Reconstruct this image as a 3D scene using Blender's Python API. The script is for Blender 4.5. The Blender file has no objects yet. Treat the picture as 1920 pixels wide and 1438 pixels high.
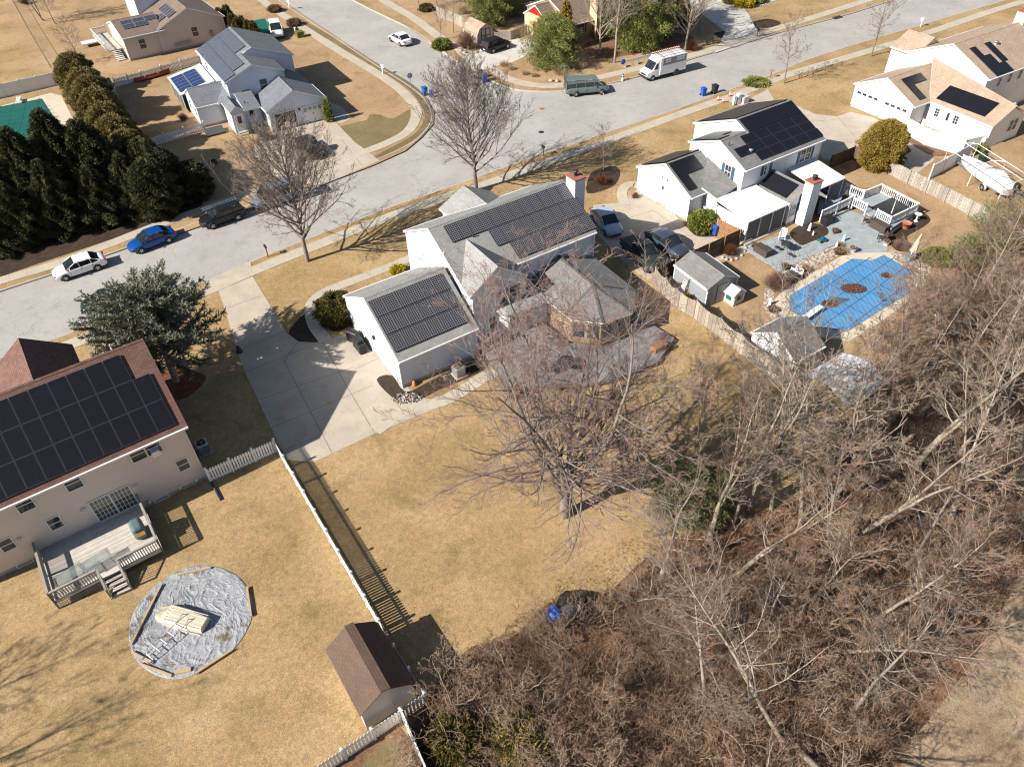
import bpy, math, random
import numpy as np
from mathutils import Vector, Matrix
from mathutils.geometry import delaunay_2d_cdt
R = math.radians
S = bpy.context.scene
# ------------------------------------------------------------------ camera
FPX, PITCH, ROLL, HC = 1394.27, R(43.17677), R(-2.07245), 39.0
_fw = Vector((0, math.cos(PITCH), -math.sin(PITCH))); _r = Vector((1, 0, 0)); _u = _r.cross(_fw)
CR = _r * math.cos(ROLL) + _u * math.sin(ROLL); CU = -_r * math.sin(ROLL) + _u * math.cos(ROLL)
cd = bpy.data.cameras.new('camera'); cam = bpy.data.objects.new('camera', cd)
S.collection.objects.link(cam); S.camera = cam
cd.sensor_width = 36; cd.lens = FPX * 36 / 1920; cd.clip_end = 6000; cd.clip_start = .1
cam.matrix_world = Matrix(((CR.x, CU.x, -_fw.x, 0), (CR.y, CU.y, -_fw.y, 0), (CR.z, CU.z, -_fw.z, HC), (0, 0, 0, 1)))
def G(x, y, z=0.0):
    """ground position (height z) of a surveyed point of the photograph"""
    d = _fw + CR * ((x - 960) / FPX) - CU * ((y - 719) / FPX)
    t = (z - HC) / d.z
    return (d.x * t, d.y * t)
# ------------------------------------------------------------------ sky, sun, exposure
SUN_AZ, SUN_EL = R(208.5), R(34.8)
w = bpy.data.worlds.new('World'); S.world = w; w.use_nodes = True
sky = w.node_tree.nodes.new('ShaderNodeTexSky'); sky.sky_type = 'NISHITA'; sky.sun_disc = False
sky.sun_elevation = SUN_EL; sky.sun_rotation = R(90) - SUN_AZ; sky.air_density = 1.0; sky.dust_density = .9; sky.ozone_density = 1.0
bg = w.node_tree.nodes['Background']; bg.inputs[1].default_value = .055
w.node_tree.links.new(sky.outputs[0], bg.inputs[0])
sd = bpy.data.lights.new('sun', 'SUN'); sd.energy = 4.9; sd.angle = R(.53); sd.color = (1, .945, .86)
sun = bpy.data.objects.new('sun', sd); S.collection.objects.link(sun)
sun.rotation_euler = Vector((math.cos(SUN_AZ) * math.cos(SUN_EL), math.sin(SUN_AZ) * math.cos(SUN_EL), math.sin(SUN_EL))).to_track_quat('Z', 'Y').to_euler()
S.view_settings.view_transform = 'Standard'; S.view_settings.look = 'None'
S.view_settings.exposure = .7; S.view_settings.gamma = 1.0
S.cycles.max_bounces = 5; S.cycles.diffuse_bounces = 1; S.cycles.glossy_bounces = 2; S.cycles.transparent_max_bounces = 6
S.cycles.sample_clamp_indirect = 6; S.cycles.pixel_filter_type = 'BLACKMAN_HARRIS'; S.cycles.filter_width = 1.15
# ------------------------------------------------------------------ object helpers
COL = S.collection
def tag(o, label=None, cat=None, group=None, kind=None):
    if label: o['label'] = label
    if cat: o['category'] = cat
    if group: o['group'] = group
    if kind: o['kind'] = kind
    return o
def thing(name, label, cat, loc=(0, 0, 0), rz=0.0, group=None):
    o = bpy.data.objects.new(name, None); COL.objects.link(o); o.empty_display_size = .3
    o.location = (loc[0], loc[1], loc[2] if len(loc) > 2 else 0); o.rotation_euler = (0, 0, rz)
    return tag(o, label, cat, group)
def kids(o): return [c for c in bpy.data.objects if c.parent == o]
CH = {}
def copy_tree(o, parent=None):
    c = o.copy(); COL.objects.link(c)
    if parent is not None:
        c.parent = parent; CH.setdefault(parent.name, []).append(c)
    for ch in list(CH.get(o.name, [])): copy_tree(ch, c)
    return c
def dup(o, loc, rz, label, group=None, scale=None, cat=None):
    c = copy_tree(o); c.location = (loc[0], loc[1], loc[2] if len(loc) > 2 else 0)
    c.rotation_euler = (0, 0, rz); c['label'] = label
    if group: c['group'] = group
    if cat: c['category'] = cat
    if scale: c.scale = scale if hasattr(scale, '__len__') else (scale,) * 3
    return c
def rot2(x, y, a): return x * math.cos(a) - y * math.sin(a), x * math.sin(a) + y * math.cos(a)
class MB:
    """collects faces, then builds ONE mesh object"""
    def __init__(s): s.v = []; s.f = []; s.m = []; s.uv = {}; s.sm = []
    def face(s, pts, m=0, uv=None, smooth=False):
        n = len(s.v); s.v += [tuple(p) for p in pts]; s.f.append(tuple(range(n, n + len(pts)))); s.m.append(m); s.sm.append(smooth)
        if uv: s.uv[len(s.f) - 1] = uv
        return s
    def box(s, x0, x1, y0, y1, z0, z1, m=0, top=None):
        v = [(x0, y0, z0), (x1, y0, z0), (x1, y1, z0), (x0, y1, z0), (x0, y0, z1), (x1, y0, z1), (x1, y1, z1), (x0, y1, z1)]
        n = len(s.v); s.v += v
        for q in ((0, 3, 2, 1), (4, 5, 6, 7), (0, 1, 5, 4), (1, 2, 6, 5), (2, 3, 7, 6), (3, 0, 4, 7)):
            s.f.append(tuple(n + i for i in q)); s.m.append(m if not (top is not None and q[0] == 4) else top); s.sm.append(False)
        return s
    def obox(s, cx, cy, z0, z1, lx, ly, a=0.0, m=0, taper=1.0):
        n = len(s.v)
        for z, k in ((z0, 1), (z1, taper)):
            for sx, sy in ((-1, -1), (1, -1), (1, 1), (-1, 1)):
                dx, dy = rot2(sx * lx / 2 * k, sy * ly / 2 * k, a); s.v.append((cx + dx, cy + dy, z))
        for q in ((0, 3, 2, 1), (4, 5, 6, 7), (0, 1, 5, 4), (1, 2, 6, 5), (2, 3, 7, 6), (3, 0, 4, 7)):
            s.f.append(tuple(n + i for i in q)); s.m.append(m); s.sm.append(False)
        return s
    def beam(s, a, b, wd, ht, m=0):
        """rectangular bar from a to b"""
        a = Vector(a); b = Vector(b); d = (b - a).normalized()
        up = Vector((0, 0, 1)) if abs(d.z) < .95 else Vector((1, 0, 0))
        sd_ = d.cross(up).normalized(); u2 = sd_.cross(d)
        n = len(s.v)
        for p in (a, b):
            for i, j in ((-1, -1), (1, -1), (1, 1), (-1, 1)): s.v.append(tuple(p + sd_ * i * wd / 2 + u2 * j * ht / 2))
        for q in ((0, 3, 2, 1), (4, 5, 6, 7), (0, 1, 5, 4), (1, 2, 6, 5), (2, 3, 7, 6), (3, 0, 4, 7)):
            s.f.append(tuple(n + i for i in q)); s.m.append(m); s.sm.append(False)
        return s
    def tube(s, pts, r, n=8, m=0, caps=True):
        P = [Vector(p) for p in pts]; rr = r if hasattr(r, '__len__') else [r] * len(P)
        base = len(s.v)
        for i, p in enumerate(P):
            d = (P[min(i + 1, len(P) - 1)] - P[max(i - 1, 0)]).normalized()
            up = Vector((0, 0, 1)) if abs(d.z) < .9 else Vector((1, 0, 0))
            a = d.cross(up).normalized(); b = d.cross(a)
            for k in range(n):
                t = 2 * math.pi * k / n; s.v.append(tuple(p + (a * math.cos(t) + b * math.sin(t)) * rr[i]))
        for i in range(len(P) - 1):
            for k in range(n):
                k2 = (k + 1) % n
                s.f.append((base + i * n + k, base + i * n + k2, base + (i + 1) * n + k2, base + (i + 1) * n + k)); s.m.append(m); s.sm.append(n > 4)
        if caps:
            s.f.append(tuple(base + k for k in range(n))); s.m.append(m); s.sm.append(False)
            e = base + (len(P) - 1) * n
            s.f.append(tuple(e + k for k in reversed(range(n)))); s.m.append(m); s.sm.append(False)
        return s
    def lathe(s, prof, n=16, c=(0, 0), m=0):
        base = len(s.v)
        for r_, z in prof:
            for k in range(n):
                t = 2 * math.pi * k / n; s.v.append((c[0] + r_ * math.cos(t), c[1] + r_ * math.sin(t), z))
        for i in range(len(prof) - 1):
            for k in range(n):
                k2 = (k + 1) % n
                s.f.append((base + i * n + k, base + i * n + k2, base + (i + 1) * n + k2, base + (i + 1) * n + k)); s.m.append(m); s.sm.append(True)
        return s
    def prism(s, poly, z0, z1, m=0, top=None, bottom=False):
        """extruded plan polygon (any simple polygon, counter-clockwise)"""
        A = sum(poly[i][0] * poly[(i + 1) % len(poly)][1] - poly[(i + 1) % len(poly)][0] * poly[i][1] for i in range(len(poly)))
        if A < 0: poly = poly[::-1]
        n = len(s.v); k = len(poly)
        s.v += [(p[0], p[1], z0) for p in poly] + [(p[0], p[1], z1) for p in poly]
        for i in range(k):
            j = (i + 1) % k; s.f.append((n + i, n + j, n + k + j, n + k + i)); s.m.append(m); s.sm.append(False)
        s.f.append(tuple(range(n + k, n + 2 * k))); s.m.append(m if top is None else top); s.sm.append(False)
        if bottom: s.f.append(tuple(reversed(range(n, n + k)))); s.m.append(m); s.sm.append(False)
        return s
    def slab(s, pts, t=.16, m=0, edge=1):
        """thick sloping roof plane from its top outline; uv runs in metres along / up the slope"""
        P = [Vector(p) for p in pts]; nrm = Vector((0, 0, 0))
        for i in range(len(P)): nrm += P[i].cross(P[(i + 1) % len(P)])
        nrm.normalize()
        if nrm.z < 0: P = P[::-1]; nrm = -nrm
        u = Vector((0, 0, 1)).cross(nrm)
        u = u.normalized() if u.length > 1e-4 else Vector((1, 0, 0))
        v = nrm.cross(u)
        s.face(P, m, [(p.dot(u), p.dot(v)) for p in P])
        D = [p - Vector((0, 0, t)) for p in P]
        for i in range(len(P)):
            j = (i + 1) % len(P); s.face([P[i], D[i], D[j], P[j]], edge)
        s.face(D[::-1], edge)
        return s
    def build(s, name, mats, parent=None, loc=None, smooth=None):
        me = bpy.data.meshes.new(name); me.from_pydata(s.v, [], s.f)
        for mt in (mats if isinstance(mats, (list, tuple)) else [mats]): me.materials.append(mt)
        me.polygons.foreach_set('material_index', [min(i, len(me.materials) - 1) for i in s.m])
        me.polygons.foreach_set('use_smooth', s.sm if smooth is None else [smooth] * len(s.f))
        if s.uv:
            ul = me.uv_layers.new(name='UVMap')
            for fi, uvs in s.uv.items():
                p = me.polygons[fi]
                for k, li in enumerate(p.loop_indices): ul.data[li].uv = uvs[k]
        me.update()
        o = bpy.data.objects.new(name, me); COL.objects.link(o)
        if parent is not None: o.parent = parent; CH.setdefault(parent.name, []).append(o)
        if loc: o.location = loc
        return o
def fastmesh(name, verts, faces, mats, parent=None, midx=None, k=3):
    """verts (n,3) and faces (m,k) numpy arrays -> mesh object"""
    me = bpy.data.meshes.new(name); nv, nf = len(verts), len(faces)
    me.vertices.add(nv); me.vertices.foreach_set('co', np.asarray(verts, np.float32).ravel())
    me.loops.add(nf * k); me.loops.foreach_set('vertex_index', np.asarray(faces, np.int32).ravel())
    me.polygons.add(nf); me.polygons.foreach_set('loop_start', np.arange(0, nf * k, k, dtype=np.int32))
    for mt in (mats if isinstance(mats, (list, tuple)) else [mats]): me.materials.append(mt)
    if midx is not None: me.polygons.foreach_set('material_index', np.asarray(midx, np.int32))
    me.update(calc_edges=True); me.validate()
    o = bpy.data.objects.new(name, me); COL.objects.link(o)
    if parent is not None: o.parent = parent; CH.setdefault(parent.name, []).append(o)
    return o
def bevel(o, wd=.02, seg=2):
    b = o.modifiers.new('bevel', 'BEVEL'); b.width = wd; b.segments = seg; b.limit_method = 'ANGLE'; b.angle_limit = R(40); return o
# ------------------------------------------------------------------ materials
def _m(name):
    m = bpy.data.materials.new(name); m.use_nodes = True
    return m, m.node_tree.nodes, m.node_tree.links, m.node_tree.nodes['Principled BSDF']
def _ramp(N, L, fac, cols, lo=.3, hi=.7):
    rp = N.new('ShaderNodeValToRGB'); e = rp.color_ramp.elements; n = len(cols)
    while len(e) < n: e.new(.5)
    for i, c in enumerate(cols): e[i].position = lo + (hi - lo) * i / max(1, n - 1); e[i].color = (*c, 1)
    L.new(fac, rp.inputs[0]); return rp.outputs[0]
def _noise(N, L, co, scale, detail=4, rough=.6, dist=0):
    n = N.new('ShaderNodeTexNoise'); n.inputs['Scale'].default_value = scale; n.inputs['Detail'].default_value = detail
    n.inputs['Roughness'].default_value = rough; n.inputs['Distortion'].default_value = dist
    if co is not None: L.new(co, n.inputs['Vector'])
    return n.outputs[0]
def _mix(N, L, a, b, fac, mode='MIX'):
    x = N.new('ShaderNodeMix'); x.data_type = 'RGBA'; x.blend_type = mode
    for s_, v in ((x.inputs[6], a), (x.inputs[7], b)):
        if isinstance(v, tuple): s_.default_value = (*v, 1)
        else: L.new(v, s_)
    if isinstance(fac, (int, float)): x.inputs[0].default_value = fac
    else: L.new(fac, x.inputs[0])
    return x.outputs[2]
def _math(N, L, op, a, b=None):
    x = N.new('ShaderNodeMath'); x.operation = op
    for i, v in enumerate((a, b)):
        if v is None: continue
        if isinstance(v, (int, float)): x.inputs[i].default_value = v
        else: L.new(v, x.inputs[i])
    return x.outputs[0]
def _co(N, kind='Object'): return N.new('ShaderNodeTexCoord').outputs[kind]
def _bump(N, L, P, h, st=.3, dist=.02):
    b = N.new('ShaderNodeBump'); b.inputs['Strength'].default_value = st; b.inputs['Distance'].default_value = dist
    L.new(h, b.inputs['Height']); L.new(b.outputs[0], P.inputs['Normal'])
def plain(name, col, rough=.6, metal=0.0, var=.12, scale=3.0, bump=.0, spec=.5, coat=0.0):
    m, N, L, P = _m(name); co = _co(N)
    n = _noise(N, L, co, scale, 5)
    lo = tuple(c * (1 - var) for c in col); hi = tuple(min(1, c * (1 + var)) for c in col)
    L.new(_ramp(N, L, n, [lo, hi]), P.inputs['Base Color'])
    P.inputs['Roughness'].default_value = rough; P.inputs['Metallic'].default_value = metal
    P.inputs['Specular IOR Level'].default_value = spec; P.inputs['Coat Weight'].default_value = coat
    if bump: _bump(N, L, P, _noise(N, L, co, scale * 8, 3), bump)
    return m
def ground_mat(name, cols, patch, scale=.12, fine=9.0, grain=.35, bump=.6, stretch=None):
    """turf, leaf litter, mulch: wide patches of colour x clumps x grain"""
    m, N, L, P = _m(name); co = _co(N)
    a = _noise(N, L, co, scale, 6, .62, .4); b = _noise(N, L, co, fine, 6, .75, 1.2); c = _noise(N, L, co, fine * .22, 4, .6, .8)
    big = _ramp(N, L, a, cols, .32, .66)
    p2 = _ramp(N, L, _noise(N, L, co, scale * 3.1, 5, .6, .6), [(0, 0, 0), (1, 1, 1)], .52, .66)
    base = _mix(N, L, big, patch, _math(N, L, 'MULTIPLY', p2, .5))
    g = _ramp(N, L, b, [(1 - grain,) * 3, (1 + grain * .6,) * 3], .3, .7)
    g2 = _ramp(N, L, c, [(1 - grain * .32,) * 3, (1 + grain * .2,) * 3], .32, .68)
    x = _mix(N, L, base, g, 1.0, 'MULTIPLY'); x = _mix(N, L, x, g2, 1.0, 'MULTIPLY')
    L.new(x, P.inputs['Base Color']); P.inputs['Roughness'].default_value = .95; P.inputs['Specular IOR Level'].default_value = .1
    _bump(N, L, P, b, bump, .05); return m
def road_mat():
    m, N, L, P = _m('road_asphalt'); co = _co(N)
    a = _ramp(N, L, _noise(N, L, co, .16, 5, .6), [(.37, .345, .32), (.44, .415, .385)], .35, .65)
    g = _ramp(N, L, _noise(N, L, co, 22, 3, .8), [(.86,) * 3, (1.1,) * 3])
    st = _noise(N, L, co, .9, 6, .7, 1.5); stn = _ramp(N, L, st, [(.86,) * 3, (1,) * 3], .36, .5)
    x = _mix(N, L, a, g, 1.0, 'MULTIPLY'); x = _mix(N, L, x, stn, .85, 'MULTIPLY')
    v = N.new('ShaderNodeTexVoronoi'); v.feature = 'DISTANCE_TO_EDGE'; v.inputs['Scale'].default_value = .11
    wv = N.new('ShaderNodeVectorMath'); wv.operation = 'ADD'
    nz = N.new('ShaderNodeTexNoise'); nz.inputs['Scale'].default_value = .5; nz.inputs['Detail'].default_value = 6; L.new(co, nz.inputs['Vector'])
    sc = N.new('ShaderNodeVectorMath'); sc.operation = 'SCALE'; sc.inputs['Scale'].default_value = 6; L.new(nz.outputs['Color'], sc.inputs[0])
    L.new(co, wv.inputs[0]); L.new(sc.outputs[0], wv.inputs[1]); L.new(wv.outputs[0], v.inputs['Vector'])
    ck = _math(N, L, 'LESS_THAN', v.outputs[0], .004); msk = _ramp(N, L, _noise(N, L, co, .13, 2), [(0,) * 3, (1,) * 3], .46, .5)
    x = _mix(N, L, x, (.24, .22, .2), _math(N, L, 'MULTIPLY', _math(N, L, 'MULTIPLY', ck, msk), .7))
    L.new(x, P.inputs['Base Color']); P.inputs['Roughness'].default_value = .9; _bump(N, L, P, _noise(N, L, co, 40, 2), .25, .01); return m
def conc_mat(name, c, joint=None, var=.1):
    m, N, L, P = _m(name); co = _co(N)
    a = _ramp(N, L, _noise(N, L, co, .45, 6, .65, .5), [tuple(k * (1 - var) for k in c), tuple(k * (1 + var) for k in c)])
    g = _ramp(N, L, _noise(N, L, co, 14, 4, .8), [(.9,) * 3, (1.08,) * 3])
    st = _ramp(N, L, _noise(N, L, co, 1.3, 7, .7, 1.0), [(.8, .78, .74), (1, 1, 1)], .34, .46)
    x = _mix(N, L, _mix(N, L, a, g, 1.0, 'MULTIPLY'), st, .6, 'MULTIPLY')
    if joint:
        uv = _co(N, 'UV'); br = N.new('ShaderNodeTexBrick'); br.offset = 0
        br.inputs['Scale'].default_value = 1; br.inputs['Brick Width'].default_value = joint[0]; br.inputs['Row Height'].default_value = joint[1]
        br.inputs['Mortar Size'].default_value = .012; br.inputs['Color1'].default_value = (1, 1, 1, 1); br.inputs['Color2'].default_value = (.93, .93, .92, 1)
        br.inputs['Mortar'].default_value = (.5, .47, .42, 1); L.new(uv, br.inputs['Vector']); x = _mix(N, L, x, br.outputs[0], 1.0, 'MULTIPLY')
    L.new(x, P.inputs['Base Color']); P.inputs['Roughness'].default_value = .88; return m
def siding_mat(name, c, pitch=.115, vert=False, st=.55):
    m, N, L, P = _m(name); co = _co(N); sp = N.new('ShaderNodeSeparateXYZ'); L.new(co, sp.inputs[0])
    if vert: s_ = _math(N, L, 'ADD', sp.outputs[0], sp.outputs[1])
    else: s_ = sp.outputs[2]
    fr = _math(N, L, 'FRACT', _math(N, L, 'DIVIDE', s_, pitch))
    gr = _math(N, L, 'LESS_THAN', fr, .16)
    a = _ramp(N, L, _noise(N, L, co, .5, 5), [tuple(k * .95 for k in c), tuple(min(1, k * 1.04) for k in c)])
    x = _mix(N, L, a, tuple(k * .72 for k in c), _math(N, L, 'MULTIPLY', gr, st))
    L.new(x, P.inputs['Base Color']); P.inputs['Roughness'].default_value = .5; _bump(N, L, P, fr, .35, .02); return m
def shingle_mat(name, c1, c2, mort):
    m, N, L, P = _m(name); uv = _co(N, 'UV'); co = _co(N)
    br = N.new('ShaderNodeTexBrick'); br.inputs['Scale'].default_value = 1; br.inputs['Brick Width'].default_value = .33; br.inputs['Row Height'].default_value = .145
    br.inputs['Mortar Size'].default_value = .013; br.inputs['Mortar Smooth'].default_value = .4; br.inputs['Bias'].default_value = 0
    br.inputs['Color1'].default_value = (*c1, 1); br.inputs['Color2'].default_value = (*c2, 1); br.inputs['Mortar'].default_value = (*mort, 1); L.new(uv, br.inputs['Vector'])
    a = _ramp(N, L, _noise(N, L, co, .6, 6, .7), [(.84,) * 3, (1.1,) * 3]); g = _ramp(N, L, _noise(N, L, co, 30, 2, .8), [(.8,) * 3, (1.15,) * 3])
    x = _mix(N, L, _mix(N, L, br.outputs[0], a, 1.0, 'MULTIPLY'), g, 1.0, 'MULTIPLY')
    L.new(x, P.inputs['Base Color']); P.inputs['Roughness'].default_value = .92; _bump(N, L, P, br.outputs[1], -.4, .02); return m
def grid_mat(name, cell, lines, cw, ch, mw, rough=.18, frame=None, k2=1.25):
    m, N, L, P = _m(name); uv = _co(N, 'UV'); br = N.new('ShaderNodeTexBrick'); br.offset = 0
    br.inputs['Scale'].default_value = 1; br.inputs['Brick Width'].default_value = cw; br.inputs['Row Height'].default_value = ch; br.inputs['Mortar Size'].default_value = mw
    br.inputs['Mortar Smooth'].default_value = .1
    br.inputs['Color1'].default_value = (*cell, 1); br.inputs['Color2'].default_value = (*(k * k2 for k in cell), 1); br.inputs['Mortar'].default_value = (*lines, 1); L.new(uv, br.inputs['Vector'])
    L.new(br.outputs[0], P.inputs['Base Color']); P.inputs['Roughness'].default_value = rough; P.inputs['Specular IOR Level'].default_value = .35; return m
def planks_mat(name, c, pitch, axis=0, gap=.1, var=.14):
    m, N, L, P = _m(name); co = _co(N); sp = N.new('ShaderNodeSeparateXYZ'); L.new(co, sp.inputs[0])
    q = _math(N, L, 'DIVIDE', sp.outputs[axis] if axis < 3 else _math(N, L, 'ADD', sp.outputs[0], sp.outputs[1]), pitch)
    fr = _math(N, L, 'FRACT', q); gp = _math(N, L, 'LESS_THAN', fr, gap)
    wn = N.new('ShaderNodeTexWhiteNoise'); wn.noise_dimensions = '1D'; L.new(_math(N, L, 'FLOOR', q), wn.inputs['W'])
    a = _ramp(N, L, wn.outputs[0], [tuple(k * (1 - var) for k in c), tuple(k * (1 + var) for k in c)], 0, 1)
    n = _ramp(N, L, _noise(N, L, co, 1.5, 6, .7, .6), [(.8,) * 3, (1.12,) * 3])
    x = _mix(N, L, _mix(N, L, a, n, 1.0, 'MULTIPLY'), tuple(k * .35 for k in c), _math(N, L, 'MULTIPLY', gp, .8))
    L.new(x, P.inputs['Base Color']); P.inputs['Roughness'].default_value = .8; _bump(N, L, P, fr, .2, .01); return m
def leaf_mat(name, cols, rough=.6, scale=1.2):
    m, N, L, P = _m(name); co = _co(N)
    a = _noise(N, L, co, scale, 5, .7); b = _noise(N, L, co, scale * 9, 3, .8)
    x = _ramp(N, L, _math(N, L, 'ADD', _math(N, L, 'MULTIPLY', a, .6), _math(N, L, 'MULTIPLY', b, .4)), cols, .36, .64)
    L.new(x, P.inputs['Base Color']); P.inputs['Roughness'].default_value = rough; P.inputs['Specular IOR Level'].default_value = .25; return m
def glass_mat(name, c=(.03, .04, .045), rough=.06):
    m, N, L, P = _m(name); co = _co(N)
    L.new(_ramp(N, L, _noise(N, L, co, .9, 3), [tuple(k * .6 for k in c), tuple(k * 1.6 for k in c)]), P.inputs['Base Color'])
    P.inputs['Roughness'].default_value = rough; P.inputs['Specular IOR Level'].default_value = .7; return m
def tarp_mat():
    m, N, L, P = _m('silver_tarp'); co = _co(N)
    n1 = _noise(N, L, co, .9, 7, .7, 2.2); n2 = _noise(N, L, co, 2.3, 6, .65, 3.5)
    rid = _math(N, L, 'ABSOLUTE', _math(N, L, 'SUBTRACT', n2, .5))
    base = _ramp(N, L, n1, [(.28, .29, .31), (.42, .43, .45)])
    d = _ramp(N, L, _noise(N, L, co, .75, 6, .65, .3), [(0,) * 3, (1,) * 3], .56, .63)
    x = _mix(N, L, base, (.17, .115, .06), _math(N, L, 'MULTIPLY', d, .85))
    L.new(x, P.inputs['Base Color']); P.inputs['Roughness'].default_value = .5
    _bump(N, L, P, _math(N, L, 'ADD', _math(N, L, 'MULTIPLY', rid, -2.2), n1), .55, .10); return m
def cover_mat(name, c, dark):
    m, N, L, P = _m(name); co = _co(N)
    x = _mix(N, L, _ramp(N, L, _noise(N, L, co, .35, 5, .6), [tuple(k * .8 for k in c), tuple(k * 1.15 for k in c)]), dark, _math(N, L, 'MULTIPLY', _ramp(N, L, _noise(N, L, co, .16, 5, .6, .3), [(0,) * 3, (1,) * 3], .46, .68), .45))
    L.new(x, P.inputs['Base Color']); P.inputs['Roughness'].default_value = .55
    wv = N.new('ShaderNodeTexWave'); wv.inputs['Scale'].default_value = .8; wv.inputs['Distortion'].default_value = 4; L.new(co, wv.inputs['Vector'])
    _bump(N, L, P, wv.outputs[1], .25, .05); return m
def stones_mat(name, cols, scale):
    m, N, L, P = _m(name); co = _co(N); v = N.new('ShaderNodeTexVoronoi'); v.inputs['Scale'].default_value = scale; L.new(co, v.inputs['Vector'])
    sp = N.new('ShaderNodeSeparateColor'); L.new(v.outputs['Color'], sp.inputs[0])
    c = _ramp(N, L, sp.outputs[0], cols, 0, 1); e = _ramp(N, L, v.outputs['Distance'], [(1, 1, 1), (.35, .33, .3)], .35, .75)
    L.new(_mix(N, L, c, e, 1.0, 'MULTIPLY'), P.inputs['Base Color']); P.inputs['Roughness'].default_value = .85
    _bump(N, L, P, v.outputs['Distance'], -1.0, .06); return m
W_ = (.79, .80, .82)
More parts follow.
